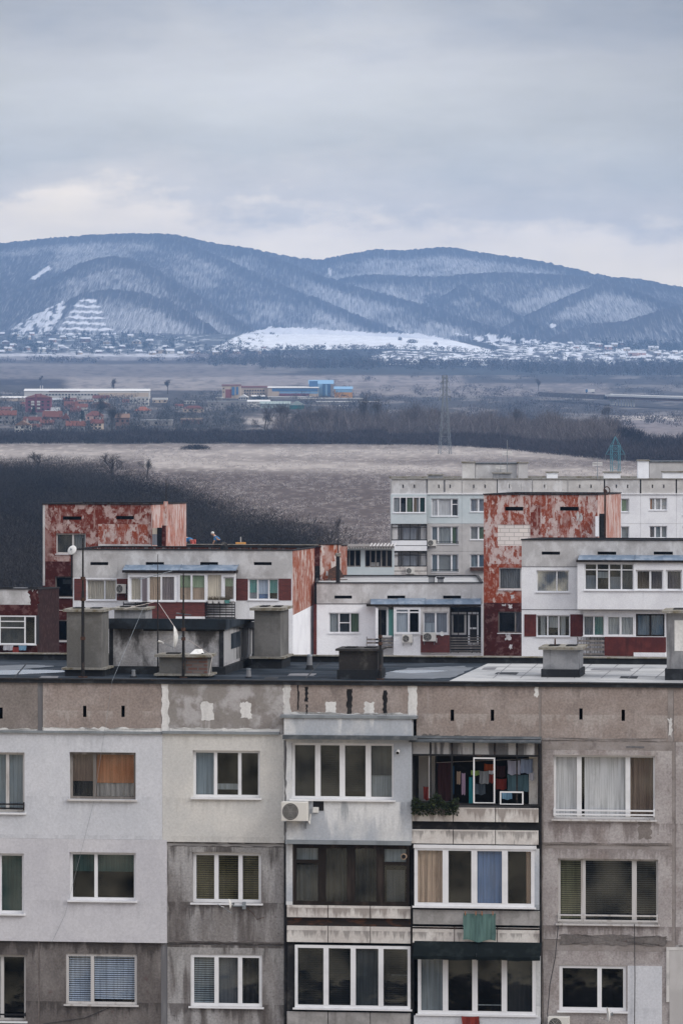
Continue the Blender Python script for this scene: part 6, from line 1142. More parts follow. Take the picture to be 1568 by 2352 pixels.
# loggia column
wall(Hb, 'loggia_front', 'wall_mint', (897, 1135.5, 980, 1203), [(902, 1141, 977, 1178)], .7, .2); window(Hb, (902, 1141, 977, 1178), (.22, .41, .62, .81), [[('curtain', 'curtain_white', 0, 1)], [('blind', 'curtain_dusty', .4, 1)], [('curtain', 'curtain_green', 0, 1)], [('curtain', 'curtain_tan', 0, 1, 0, .6), ('curtain', 'curtain_white', 0, 1)], [('blind', 'blind_green', 0, 1)]], off=.7, rec=0, deep=.8, fw=.09, mw=.1)
for y0, y1, y2, mm in ((1204, 1241, 1265, 'wall_white'), (1268, 1301, 1322, 'tank_panel')):
    a, b, c, d = Hb.rc(898, y0, 980, y1, .6); MB().box(a, b, -.6, 1.1, c, d, skip='f').build('loggia_recess', 'room_grey', Hb.root)
    fr = MB()
    for p in (899, 921, 941, 960, 979): x = Hb.q(p, y0, .65)[0]; fr.box(x - .03, x + .03, -.66, -.6, c, d)
    for y in (y0 + 7, y1 - 1): z = Hb.q(930, y, .65)[1]; fr.box(a, b, -.664, -.596, z - .04, z + .04)
    fr.build('loggia_frame', 'iron_black', Hb.root)
    prect(Hb, 'side_screen', 'curtain_white', (899, y0 + 1, 913, y1), .5, .45); prect(Hb, 'loggia_curtain', 'curtain_grey', (925, y0 + 9, 955, y1), .2, .15); prect(Hb, 'loggia_curtain', 'curtain_white', (966, y0 + 4, 978, y1), .3, .25)
    prect(Hb, 'balcony_parapet', mm, (899, y1 + .5, 980, (y1 + y2) / 2 - .5), .75); prect(Hb, 'balcony_parapet', mm, (899, (y1 + y2) / 2 + 1, 980, y2), .76)
    prect(Hb, 'balcony_gap', 'soot_black', (899, y1, 981, y2), .6)
ac_unit(Hb, 932, 1304, 951, 1318, .76, 'air conditioner on the lowest visible balcony of the far pale block'); ac_unit(Hb, 981.5, 1240, 1001, 1254, 0, 'air conditioner between balcony and window of the far pale block')
prect(Hb, 'flower_box', 'iron_rust', (1079, 1303, 1117, 1311), .4)
a, b, c, d = Hb.rc(898, 1101, 1716, 1134); zt = d - .1
MB().box(a, b, .26, 11, 0, zt - .15).build('body', 'wall_grey', Hb.root); MB().quad((a, .26, zt), (b, .26, zt), (b, 11, zt), (a, 11, zt)).build('roof', 'slab_roofing', Hb.root)
e = MB().box(a - .1, b + .1, -.1, .1, d + .002, d + .1).box(a - .1, b + .1, 10.8, 11.1, d - .1, d + .1); e.build('roof_edge', 'chimney_cap', Hb.root)
wall(Hb, 'lower_wall', 'wall_grey', (a, b, 0, Hb.q(1200, 1331)[1] - .01), (), 0, .2, px=False)
for x0, x1, yt, dep, yy, m_, nm in ((983, 1016, 1092, 1.2, 2, 'chimney_grey', 'vent_shaft'), (1061, 1090, 1063, 1.5, 3, 'parapet_far', 'chimney'), (1091, 1186, 1066, 4, 3.4, 'plaster_old', 'machine_room'), (1132, 1173, 1088, 1.2, 1.2, 'chimney_grey', 'vent_shaft'), (1189, 1211, 1064, 1.5, 3, 'wall_grey', 'chimney'), (1255, 1280, 1086, 1, 3, 'wall_white', 'vent_shaft'),
                                   (1386, 1424, 1086, 1.2, 1, 'wall_white', 'vent_shaft'), (1464, 1489, 1059, 1.5, 3, 'wall_white', 'chimney'), (1490, 1640, 1062, 4, 3.3, 'wall_grey', 'machine_room'), (1521, 1580, 1085, 1.2, 1, 'wall_white', 'vent_shaft')):
    u0, u1, _, z1 = Hb.rc(x0, yt, x1, yt + 20, -yy); o = MB().box(u0, u1, yy, yy + dep, zt - .1, z1).build(nm, m_, Hb.root); MB().box(u0 - .1, u1 + .1, yy - .1, yy + dep + .1, z1 + .002, z1 + .12).build('cap', 'zinc_dark' if nm == 'machine_room' else 'chimney_cap', o)
for px, yt, l in ((1164, 1010, 'tallest thin antenna on the far pale roof, above the machine room'), (1371, 1050, 'antenna with small pale crossbars on the far roof left of the blue pylon'), (1149, 1062, 'short antenna behind the low shaft of the far roof')):
    u, z = Hb.q(px, 1098, -3); _, z1 = Hb.q(px, yt, -3); t = thing('antenna_mast', l, 'mast', Hb.w(u, 3, zt), 0, 'antennas on the far pale roof'); H = z1 - zt; m = MB().tube((0, 0, 0), (0, 0, H), .04, .03); m.build('pole', 'zinc', t)
    m = MB()
    for k in range(3): m.tube((-.5, -.02, H * .62 + k * .14), (.5, .02, H * .64 + k * .14), .035)
    m.build('crossbar', 'dish_white', t)
d_ = dish(Eb.w(*(lambda q: (q[0], -.95, q[1]))(Eb.q(1014, 1456, .95))), R(10), .45, 'tiny white dish above the maroon brick parapet of the middle block'); d_.rotation_euler = (R(-20), 0, R(20)); d_.scale = (.3, .3, .3)
d_ = dish(T2.w(*(lambda q: (q[0], -.3, q[1]))(T2.q(1329, 1060 + 125, .3))), R(-70), .6, 'pale dish seen from the side on the right red tower'); d_.rotation_euler = (0, R(8), R(-75)); d_.scale = (.4, .7, .62)
# ================================================================ DISTANT BUILDINGS AND STRUCTURES
pm('tile_red', (.15, .058, .047), [((.14, .06, .045), .6, U, .45, .65)]); pm('tile_orange', (.27, .10, .065)); pm('tile_brown', (.20, .13, .10)); pm('tile_maroon', (.13, .05, .045)); pm('roof_tan', (.33, .27, .23)); pm('roof_grey', (.36, .37, .38)); pm('far_wall_white', (.55, .53, .50)); pm('far_wall_cream', (.52, .42, .33)); pm('far_wall_pink', (.50, .33, .28)); pm('far_wall_grey', (.26, .25, .25)); pm('far_wall_brown', (.17, .11, .10))
pm('far_glass', (.03, .035, .045), rough=.3); pm('snow_roof', (.66, .67, .70)); pm('far_blue', (.07, .165, .32)); pm('far_blue_pale', (.22, .38, .55)); pm('far_orange', (.55, .28, .09)); pm('far_teal', (.02, .14, .13)); pm('roof_sage', (.30, .36, .35)); pm('far_maroon', (.20, .075, .10)); pm('roof_white', (.66, .65, .63)); pm('far_red', (.26, .08, .075))
ax = lambda x: x * .2563; ay = lambda y: 861.3 + y * .2563
bxp = lambda x: 401.9 + x * .2747; byp = lambda y: 849.8 + y * .2747
def gable(mb, x0, x1, y0, y1, ze, zr, o=.4, axis='x'):
    x0 -= o; x1 += o; y0 -= o; y1 += o; ym, xm = (y0 + y1) / 2, (x0 + x1) / 2
    if axis == 'x': mb.quad((x0, y0, ze), (x1, y0, ze), (x1, ym, zr), (x0, ym, zr)).quad((x1, y1, ze), (x0, y1, ze), (x0, ym, zr), (x1, ym, zr)).tri((x0, y1, ze), (x0, y0, ze), (x0, ym, zr)).tri((x1, y0, ze), (x1, y1, ze), (x1, ym, zr))
    elif axis == 'y': mb.quad((x0, y0, ze), (x0, y1, ze), (xm, y1, zr), (xm, y0, zr)).quad((x1, y1, ze), (x1, y0, ze), (xm, y0, zr), (xm, y1, zr)).tri((x0, y0, ze), (x1, y0, ze), (xm, y0, zr)).tri((x1, y1, ze), (x0, y1, ze), (xm, y1, zr))
    else:
        k = min((x1 - x0), (y1 - y0)) / 2 * .9; a, b = (x0 + k, ym, zr), (x1 - k, ym, zr); mb.quad((x0, y0, ze), (x1, y0, ze), b, a).quad((x1, y1, ze), (x0, y1, ze), a, b).tri((x0, y1, ze), (x0, y0, ze), a).tri((x1, y0, ze), (x1, y1, ze), b)
    mb.quad((x0, y0, ze - .02), (x1, y0, ze - .02), (x1, y1, ze - .02), (x0, y1, ze - .02)); return mb
def house(x0, x1, yr, ye, yb, roof, wallm, label, axis='x', depth=8, wins=3, fl=1, group='village houses', chim=True, name='house', cat='house'):
    p = G((x0 + x1) / 2, yb); s = F / p.y; w = (x1 - x0) / s; he = (yb - ye) / s; hr = (yb - yr) / s; t = thing(name, label, cat, p, R(random.Random(int(x0)).uniform(-6, 6)), group)
    MB().box(-w / 2 + .3, w / 2 - .3, 0, depth, -1, he).build('wall', wallm, t)
    if axis == 'flat': r = MB().box(-w / 2, w / 2, -.3, depth + .3, he + .002, max(hr, he + .25)).build('roof', roof, t)
    else: r = gable(MB(), -w / 2 + .3, w / 2 - .3, 0, depth, he + .03, hr, .4, axis).build('roof', roof, t)
    if chim and axis != 'flat': MB().box(w * .2, w * .2 + .7, depth * .45, depth * .45 + .7, hr - 1, hr + .9).build('chimney', 'roof_grey', r)
    for f in range(fl):
        for k in range(wins): c = -w / 2 + w * (k + .5) / wins; zc = he * (f + .5) / fl; hw = min(.55, w / wins * .3); hh_ = min(.6, he / fl * .28); MB().box(c - hw, c + hw, -.06, .03, zc - hh_, zc + hh_).build('window', 'far_glass', t)
    return t
H = [(830, 975, 182, 210, 243, 'tile_maroon', 'far_wall_white', 'white two-gabled house with a dark red roof in front of the long warehouse'), (815, 990, 232, 262, 300, 'tile_brown', 'far_wall_brown', 'brown gabled house just below the white house by the warehouse', 'y'),
 (0, 112, 284, 308, 322, 'tile_red', 'far_wall_pink', 'low red-roofed house at the left edge, behind the wider one'), (-20, 150, 316, 362, 440, 'tile_red', 'far_wall_grey', 'wide red-roofed house with a pale blue-grey wall at the left edge'), (405, 545, 290, 322, 335, 'roof_grey', 'far_wall_grey', 'house with a pale grey flat-looking roof above the wide red roof'),
 (380, 552, 322, 378, 400, 'tile_red', 'far_wall_brown', 'house with the widest red roof, below the pale grey one'), (575, 700, 235, 292, 310, 'tile_red', 'far_wall_pink', 'red-roofed house in the second row, left of the white-walled one'), (680, 790, 256, 290, 345, 'tile_red', 'far_wall_white', 'red-roofed house with a tall pale end wall', ),
 (626, 718, 290, 334, 360, 'tile_maroon', 'far_wall_grey', 'small dull-red roof tucked below the tall pale end wall'), (555, 626, 340, 392, 410, 'tile_red', 'far_wall_brown', 'steep red roof at the right end of the widest roof', 'y'), (765, 935, 324, 366, 406, 'tile_red', 'far_wall_pink', 'pink house under a pyramid red roof', 'hip'), (213, 375, 374, 408, 440, 'tile_maroon', 'far_wall_grey', 'dark red roof behind the white gabled house'),
 (128, 275, 408, 452, 522, 'tile_brown', 'far_wall_white', 'white gabled house with a brown roof at the front left of the village', 'y'), (285, 368, 438, 468, 500, 'tile_red', 'far_wall_grey', 'small red-roofed house right of the white gabled one'), (350, 482, 400, 432, 450, 'tile_red', 'far_wall_brown', 'low red roof half hidden by trees in the middle of the village'),
 (592, 768, 412, 458, 512, 'tile_red', 'far_wall_grey', 'long red-roofed house with pale blue-grey walls at the front of the village'), (806, 916, 396, 434, 490, 'tile_maroon', 'far_wall_cream', 'cream house with a dark low roof right of the long red one'), (1035, 1165, 346, 384, 495, 'tile_brown', 'far_wall_brown', 'tall brown house behind the big bare tree'), (1204, 1350, 284, 320, 352, 'tile_orange', 'far_wall_grey', 'house with the brightest orange pyramid roof', 'hip'),
 (1160, 1230, 202, 204, 256, 'roof_white', 'far_wall_white', 'small white flat-roofed box left of the taller white box', 'flat'), (1232, 1338, 196, 199, 275, 'roof_white', 'far_wall_white', 'taller white flat-roofed box building', 'flat'), (1255, 1545, 400, 408, 455, 'roof_grey', 'far_wall_grey', 'long low building with a pale roof right of the village', 'flat'), (470, 560, 205, 225, 250, 'roof_grey', 'far_wall_grey', 'grey shed right of the maroon building'),
 (560, 690, 205, 228, 240, 'tile_red', 'far_wall_brown', 'red roof in front of the warehouse windows'), (690, 830, 222, 240, 262, 'tile_brown', 'far_wall_grey', 'low brown roof left of the white two-gabled house'), (185, 232, 240, 262, 280, 'tile_red', 'far_wall_pink', 'tiny red-roofed house left of the maroon building'), (1095, 1160, 218, 238, 250, 'tile_red', 'far_wall_pink', 'small red roof left of the two white boxes'), (1365, 1500, 205, 222, 250, 'roof_white', 'far_wall_cream', 'pale low houses right of the taller white box', 'flat')]
for i, h in enumerate(H):
    x0, x1, yr, ye, yb, rf, wl, lb = h[:8]; house(ax(x0), ax(x1), ay(yr), ay(ye), ay(yb) + (0 if i > 3 else 0), rf, wl, lb, h[8] if len(h) > 8 else 'x', wins=3 if x1 - x0 > 100 else 2, fl=2 if yb - ye > 55 else 1)
for h in ((65, 245, 298, 322, 354, 'tile_maroon', 'far_wall_cream', 'yellowish house with a low red-brown roof right of the village', 'hip'), (0, 70, 284, 304, 325, 'tile_maroon', 'far_wall_white', 'small house left of the yellowish one'), (50, 238, 402, 415, 455, 'roof_tan', 'far_wall_brown', 'low dark shed with a flat tan roof near the thicket', 'flat'), (75, 168, 258, 262, 285, 'roof_white', 'far_wall_white', 'white flat shed above the yellowish house', 'flat'),
          (270, 605, 258, 264, 308, 'roof_grey', 'far_wall_grey', 'long grey low building with an arch in front of the factory', 'flat'), (530, 612, 205, 228, 250, 'roof_white', 'far_wall_white', 'white gabled shed in front of the cream factory', 'y'), (640, 750, 210, 222, 242, 'roof_white', 'far_glass', 'open shed with a white roof in front of the blue factory hall'), (345, 405, 225, 235, 250, 'roof_white', 'far_wall_white', 'tiny white shed left of the white gabled shed', 'flat')):
    x0, x1, yr, ye, yb, rf, wl, lb = h[:8]; house(bxp(x0), bxp(x1), byp(yr), byp(ye), byp(yb), rf, wl, lb, h[8] if len(h) > 8 else 'x', wins=4, chim=False, group='buildings around the factory')
def hall(f, g, x0, x1, yt, yb, parts, label, name='factory_hall', cat='factory', depth=25, roof='roof_white', wallm='far_wall_white', gab=0, axis='x'):
    """large shed; parts: (kind, mat, x0, x1, ytop, ybottom)"""
    X0, X1, T, B0 = f(x0), f(x1), g(yt), g(yb); p = G((X0 + X1) / 2, B0); s = F / p.y; t = thing(name, label, cat, p); w = (X1 - X0) / s; h = (B0 - T) / s; he = h - gab / s
    MB().box(-w / 2, w / 2, 0, depth, -2, he).build('wall', wallm, t)
    if gab: gable(MB(), -w / 2, w / 2, 0, depth, he + .03, h, .5, axis).build('roof', roof, t)
    else: MB().box(-w / 2 - .3, w / 2 + .3, -.4, depth + .3, he + .01, he + .5).build('roof', roof, t)
    for q in parts:
        kd, mt, a, b, c, d = q[:6]; out = q[6] if len(q) > 6 else .3; a, b = (f(a) - (X0 + X1) / 2) / s, (f(b) - (X0 + X1) / 2) / s; zt, zb = (B0 - g(c)) / s, (B0 - g(d)) / s; MB().box(a, b, -out, -.005, zb, zt).build(kd, mt, t)
    return t
hall(ax, ay, 220, 1338, 124, 214, [('window', 'far_glass', 412 + k * 29, 430 + k * 29, 171, 182) for k in range(17)] + [('fascia', 'tile_brown', 440, 720, 142, 154), ('wall_panel', 'far_wall_cream', 880, 1330, 160, 205)], 'very long white warehouse with a row of small windows behind the village', 'warehouse', 'warehouse', 30, 'roof_white', 'far_wall_white', 5)
hall(ax, ay, -300, 225, 190, 235, [], 'long white low roofs at the left edge before the dark field', 'warehouse', 'warehouse', 25, 'roof_white', 'far_wall_cream', 4)
p = G(ax(375), ay(200)); s = F / p.y; t = thing('twin_chimney', 'pair of thin white flues rising from the long warehouse', 'chimney', p)
for dx in (-2.2, 2.2): MB().tube((dx / s * 1.2, -1, 0), (dx / s * 1.2, -1, (ay(200) - ay(95)) / s), .7 / s * 1.2, n=8).build('flue', 'roof_white', t)
mb_ = hall(ax, ay, 230, 455, 168, 335, [('window', 'far_glass', a, a + 20, b, b + 14) for a in (255, 375, 425) for b in (232, 262, 300)] + [('balcony', 'far_wall_white', a, a + 28, b, b + 16, 1.2) for a in (282, 335) for b in (232, 256, 290)] + [('pillar', 'far_maroon', 315, 332, 170, 335, 1.0), ('pillar', 'far_maroon', 366, 374, 165, 330, 1.0)], 'tall maroon apartment house with white balconies and a mansard roof at the left', 'apartment_house', 'apartment house', 18, 'tile_maroon', 'far_maroon', 9, 'hip')
hall(bxp, byp, 395, 548, 121, 238, [('wall_panel', 'far_red', 423, 474, 162, 232), ('bay', 'far_blue', 476, 500, 142, 210, 1), ('bay', 'far_blue', 512, 530, 142, 205, 1), ('wall_panel', 'far_wall_cream', 500, 511, 140, 230, .6), ('window', 'far_glass', 402, 412, 150, 160), ('window', 'far_glass', 402, 412, 180, 190)], 'cream and red end block of the factory with blue bays', 'factory_block', depth=25, wallm='far_wall_cream', roof='tile_maroon', gab=3)
hall(bxp, byp, 548, 776, 133, 220, [('window', 'far_glass', 580 + k * 22, 592 + k * 22, y, y + 12) for k in range(8) for y in (166,)] + [('window', 'far_glass', 580 + k * 22, 590 + k * 22, 192, 201) for k in range(8)], 'long cream office wing with a red-brown roof', 'factory_wing', depth=20, wallm='far_wall_cream', roof='tile_maroon', gab=4)
hall(bxp, byp, 776, 1198, 138, 222, [('glass_band', 'far_blue', 812, 1195, 154, 180), ('window_band', 'far_blue_pale', 875, 1195, 182, 198), ('shutter', 'far_maroon', 873, 1120, 196, 216, 1), ('wall_panel', 'far_wall_cream', 806, 870, 180, 220)], 'long factory hall with a blue band below its white roof', depth=30, roof='roof_white', wallm='far_wall_cream', gab=3)
bt = hall(bxp, byp, 1120, 1322, 84, 222, [('silo', 'far_blue', 1238, 1252, 120, 215, 3), ('silo', 'far_blue_pale', 1256, 1272, 120, 215, 3), ('silo', 'far_blue', 1276, 1292, 120, 215, 3), ('wall_panel', 'far_blue_pale', 1195, 1235, 115, 222, .5), ('wall_panel', 'far_wall_grey', 1300, 1322, 118, 222, .5), ('wall_panel', 'far_blue', 1122, 1192, 92, 140, .5)], 'tall blue silo building towering over the factory', 'silo_building', 'factory', 20, 'far_blue_pale', 'far_blue', 9)
hall(bxp, byp, 1332, 1482, 138, 232, [('wall_panel', 'far_orange', 1345, 1480, 188, 230), ('wall_panel', 'far_blue_pale', 1340, 1480, 160, 187), ('shutter', 'far_glass', 1392, 1432, 208, 218)], 'orange hall with a curved pale blue roof right of the silos', depth=20, roof='far_blue_pale', wallm='far_orange', gab=6)
hall(bxp, byp, 608, 790, 250, 312, [], 'white hall end left of the green shed', 'warehouse', 'warehouse', 20, 'roof_white', 'far_wall_white', 4)
hall(bxp, byp, 714, 960, 262, 320, [('panel_joint', 'far_wall_grey', 714 + 40 * k, 717 + 40 * k, 290, 320) for k in range(6)], 'long side of the shed with a sage green roof', 'shed', 'shed', 20, 'roof_sage', 'roof_sage', 6)
hall(bxp, byp, 958, 1082, 258, 328, [('gate', 'far_teal', 985, 1030, 295, 326)], 'dark teal gabled end of the green shed', 'shed', 'shed', 15, 'roof_sage', 'far_teal', 10, 'y')
hall(bxp, byp, 775, 1140, 228, 245, [], 'flat long roof in front of the silos', 'warehouse', 'warehouse', 25, 'roof_white', 'far_wall_grey', 0); hall(bxp, byp, 1030, 1568, 240, 262, [('painted_shadow', 'far_glass', 1040, 1560, 256, 260)], 'long white canopy roof right of the green shed', 'warehouse', 'warehouse', 25, 'roof_white', 'far_wall_grey', 0); hall(bxp, byp, 1180, 1700, 268, 284, [], 'second long white roof below the canopy, behind the tanks', 'warehouse', 'warehouse', 25, 'roof_white', 'far_wall_grey', 0)  # dark strip under the canopy edge is shade put in as colour
for k, x in enumerate((1385, 1430)):
    p = G(bxp(x), byp(320)); s = F / p.y; t = thing('tank', ('left', 'right')[k] + ' one of two white horizontal tanks behind the bare trees', 'tank', p); r = 12 * .2747 / s; w = 20 * .2747 / s; MB().tube((-w, 0, r), (w, 0, r), r, n=14).build('vessel', 'roof_white', t, smooth=True); MB().box(-w * .7, -w * .5, -r, r, -.5, r * .5).box(w * .5, w * .7, -r, r, -.5, r * .5).build('saddle', 'far_wall_grey', t)
# snow-roofed village: built once, then copied
sv = house(0, 20, 0, 6, 14, 'snow_roof', 'far_wall_grey', 'x', wins=2, group='snow-roofed village houses'); protos = []
COL.objects.unlink(sv)
def snowhouse(px, py, w, wl, label, ax_='x'):
    p = G(px, py); s = F / p.y; W_ = w / s; t = thing('house', label, 'house', p, R(random.Random(int(px * 7)).uniform(-25, 25)), 'snow-roofed village houses')
    MB().box(-W_ / 2, W_ / 2, 0, 9, -4, W_ * .35).build('wall', wl, t); gable(MB(), -W_ / 2, W_ / 2, 0, 9, W_ * .35 + .03, W_ * .35 + 3.2, .8, ax_).build('roof', 'snow_roof', t); MB().box(-W_ * .3, -W_ * .1, -.08, .02, W_ * .1, W_ * .25).build('window', 'far_glass', t)
for o in list(bpy.data.objects):
    if o == sv or o.parent == sv: bpy.data.objects.remove(o)
rn = random.Random(21); wls = (('far_wall_white', 'white-walled'), ('far_wall_cream', 'cream-walled'), ('far_wall_grey', 'grey-walled'), ('far_wall_brown', 'brown-walled'), ('far_wall_pink', 'pinkish'))
done = []; tries = 0
SV = [(60, 780, 16), (15, 790, 14), (88, 792, 13), (35, 772, 12), (120, 786, 15), (62, 804, 14), (20, 806, 16), (98, 808, 18), (30, 797, 12), (140, 800, 12), (145, 779, 14), (172, 779, 11), (112, 772, 12), (198, 786, 22), (146, 807, 20), (125, 808, 12), (200, 806, 16), (252, 806, 18), (245, 790, 14), (242, 775, 16), (301, 775, 12), (312, 790, 18), (345, 788, 16), (282, 800, 12), (366, 812, 22), (392, 812, 18), (350, 815, 14), (434, 812, 18), (454, 812, 10), (415, 816, 12), (520, 808, 14), (545, 812, 14), (498, 816, 20), (590, 814, 22), (6, 770, 10), (2, 812, 12), (75, 770, 10), (320, 812, 14), (226, 812, 12), (270, 812, 14), (180, 814, 12), (378, 800, 10), (560, 806, 10), (604, 800, 10)]
for px, py, w in SV:
    wl, wn = rn.choice(wls); side = 'at the far left' if px < 110 else ('below the terraced quarry' if px < 260 else ('between the dark evergreens' if px < 420 else 'at the right end')); row = 'in the upper row' if py < 785 else ('in the middle rows' if py < 803 else 'in the lowest row')
    snowhouse(px, py, w, wl, f'{wn} snow-roofed house about {w // 4 * 4} wide {row} {side} of the village'.replace(f'about {w // 4 * 4} wide', ('tiny' if w < 13 else ('middling' if w < 17 else 'large'))), rn.choice('xxy'))
for px, py, w in ((1375, 797, 16), (1410, 796, 14), (1425, 792, 12), (1398, 803, 18), (1358, 793, 10), (1452, 818, 22), (1475, 816, 16), (1500, 806, 22), (1510, 816, 14), (1440, 806, 12), (1530, 818, 12), (1470, 828, 18), (1490, 824, 12), (1320, 800, 10), (1310, 788, 10), (1550, 812, 10), (1430, 824, 12), (1395, 816, 10)):
    wl, wn = rn.choice(wls); snowhouse(px, py, w, wl, f'{wn} {"tiny" if w < 13 else ("middling" if w < 17 else "large")} snow-roofed house {"higher" if py < 800 else ("halfway" if py < 817 else "low")} in the hamlet at the {"left" if px < 1420 else "right"} of the dark foothill')
# ---- pylons
pm('steel_grey', (.19, .21, .225), rough=.6, metal=.3); pm('steel_blue', (.10, .27, .34), rough=.6)
def pylon(p, H_, wb, wt, mat, label, arms, waist=None, r=.09, nseg=9, cap=0):
    t = thing('pylon', label, 'pylon', p, R(12), 'power line pylons'); W_ = lambda z: wb + (wt - wb) * min(1, z / (H_ * (waist or 1))) ; leg = [(-1, -1), (1, -1), (1, 1), (-1, 1)]; zs = [H_ * (1 - cap) * (1 - (1 - k / nseg) ** 1.25) for k in range(nseg + 1)]
    for sx_, sy in leg:
        m = MB()
        for a, b in zip(zs[:-1], zs[1:]): m.tube((sx_ * W_(a) / 2, sy * W_(a) / 2, a), (sx_ * W_(b) / 2, sy * W_(b) / 2, b), r, n=5)
        if cap: m.tube((sx_ * wt / 2, sy * wt / 2, zs[-1]), (0, 0, H_), r, n=5)
        m.build('leg', mat, t)
    m = MB()
    for a, b in zip(zs[:-1], zs[1:]):
        for i in range(4):
            (ax0, ay0), (ax1, ay1) = leg[i], leg[(i + 1) % 4]; P0 = lambda q, z: (q[0] * W_(z) / 2, q[1] * W_(z) / 2, z)
            m.tube(P0(leg[i], a), P0(leg[(i + 1) % 4], b), r * .6, n=4); m.tube(P0(leg[(i + 1) % 4], a), P0(leg[i], b), r * .6, n=4); m.tube(P0(leg[i], b), P0(leg[(i + 1) % 4], b), r * .6, n=4)
    m.build('bracing', mat, t)
    for z, l, dz in arms:
        for s_ in (-1, 1):
            m = MB()
            for y in (-wt / 2, wt / 2): m.tube((s_ * wt / 2, y, z), (s_ * l, 0, z), r * .8, n=4); m.tube((s_ * wt / 2, y, z + dz), (s_ * l, 0, z), r * .7, n=4)
            o = m.build('cross_arm', mat, t); MB().tube((s_ * l, 0, z - .003), (s_ * l, 0, z - 1.3), r * 1.1, n=6).build('insulator', 'zinc', o)
    return t
pylon(G(1021, 1043), 30, 4.3, 1.5, 'steel_grey', 'tall slender grey lattice pylon in the middle of the field edge', [(21.5, 2.2, 1.4), (24.5, 1.9, 1.2), (27.3, 1.6, 1.0)], .72, .11, 11)
pylon(Vector(((1412 - CX) / F * 1000, 1000, 0)), 19.6, 2.2, 1.5, 'steel_blue', 'blue-painted lattice pylon with one wide cross arm behind the far pale roof', [(16.3, 1.85, 1.65)], .6, .05, 9, .085)
# ---- viaduct and lorry
q0, q1 = G(1403, 931), None
def vp(px, Y, py): return Vector(((px - CX) / F * Y, Y, CZ + (HY - py) / F * Y))
t = thing('viaduct', 'pale concrete road viaduct on piers at the far right', 'bridge', vp(1403, 4900, 912)); A0 = vp(1403, 4900, 908); A1 = vp(1568, 4600, 913); d = (A1 - A0).normalized(); n_ = Vector((-d.y, d.x, 0)).normalized(); Lb = (A1 - A0).length * 1.8; m = MB(); o_ = t.location
def bar(m, a, b, w, z0, z1): m.quad(a - n_ * w + Vector((0, 0, z0)) - o_, b - n_ * w + Vector((0, 0, z0)) - o_, b - n_ * w + Vector((0, 0, z1)) - o_, a - n_ * w + Vector((0, 0, z1)) - o_).quad(a + n_ * w + Vector((0, 0, z0)) - o_, b + n_ * w + Vector((0, 0, z0)) - o_, b + n_ * w + Vector((0, 0, z1)) - o_, a + n_ * w + Vector((0, 0, z1)) - o_).quad(a - n_ * w + Vector((0, 0, z1)) - o_, b - n_ * w + Vector((0, 0, z1)) - o_, b + n_ * w + Vector((0, 0, z1)) - o_, a + n_ * w + Vector((0, 0, z1)) - o_).quad(a - n_ * w + Vector((0, 0, z0)) - o_, b - n_ * w + Vector((0, 0, z0)) - o_, b + n_ * w + Vector((0, 0, z0)) - o_, a + n_ * w + Vector((0, 0, z0)) - o_)
B1 = A0 + d * Lb; bar(m, A0, B1, 6, -.9, .9); m.build('deck', 'roof_white', t); m = MB(); bar(m, A0, B1, 4.5, -3.2, -.91); m.build('girder', 'far_wall_brown', t)
for k in range(1, 9):
    c = A0 + d * (12.6 * k - 1) - o_; m = MB().box(c.x - .55, c.x + .55, c.y - 4.6, c.y + 4, -16, c.z - 3.21 + 0); m.build('pier', 'roof_white', t); MB().box(c.x - .9, c.x + .9, c.y - 4.9, c.y + 4.2, c.z - 3.2, c.z - 1.6).build('pier_head', 'roof_white', t)
MB().quad(A0 - o_ + Vector((-6, -4.5, .8)), A0 - o_ + Vector((0, -6, .8)), A0 - o_ + Vector((4, -6, -7)), A0 - o_ + Vector((0, -6, -7))).box(-1, 1.5, -5, 5, -9, 3).build('abutment', 'roof_white', t)
pm('verge', (.12, .11, .115), [((.2, .185, .18), .2, (1, 1, 3), .5, .6)], spec=0)
C0 = vp(1250, 5200, 901); m = MB(); o_ = C0; dd = (A0 - C0); n_ = Vector((-dd.y, dd.x, 0)).normalized(); bar(m, C0, A0 - Vector((1.5, 0, 0)), 6, -4, .3); o = m.build('road_embankment', 'verge'); o.location = C0; o['kind'] = 'structure'
def lorry(p, rz, label):
    t = thing('lorry', label, 'lorry', p, rz); MB().box(-2.6, 3.6, -1.2, 1.2, 1.0, 3.6).build('trailer', 'roof_white', t); MB().box(-4.6, -2.75, -1.15, 1.15, .7, 3.3).build('cab', 'far_blue', t); MB().box(-4.63, -4.0, -1.0, 1.0, 2.1, 2.9).build('windscreen', 'far_glass', t)
    for x in (-3.9, 1.6, 2.9): MB().tube((x, -1.2, .5), (x, 1.2, .5), .5, n=12).build('wheel', 'soot_black', t)
lorry(vp(1355, 4960, 904.0) + Vector((0, -2, .55)), 0, 'blue-cabbed white lorry driving on the road before the viaduct')
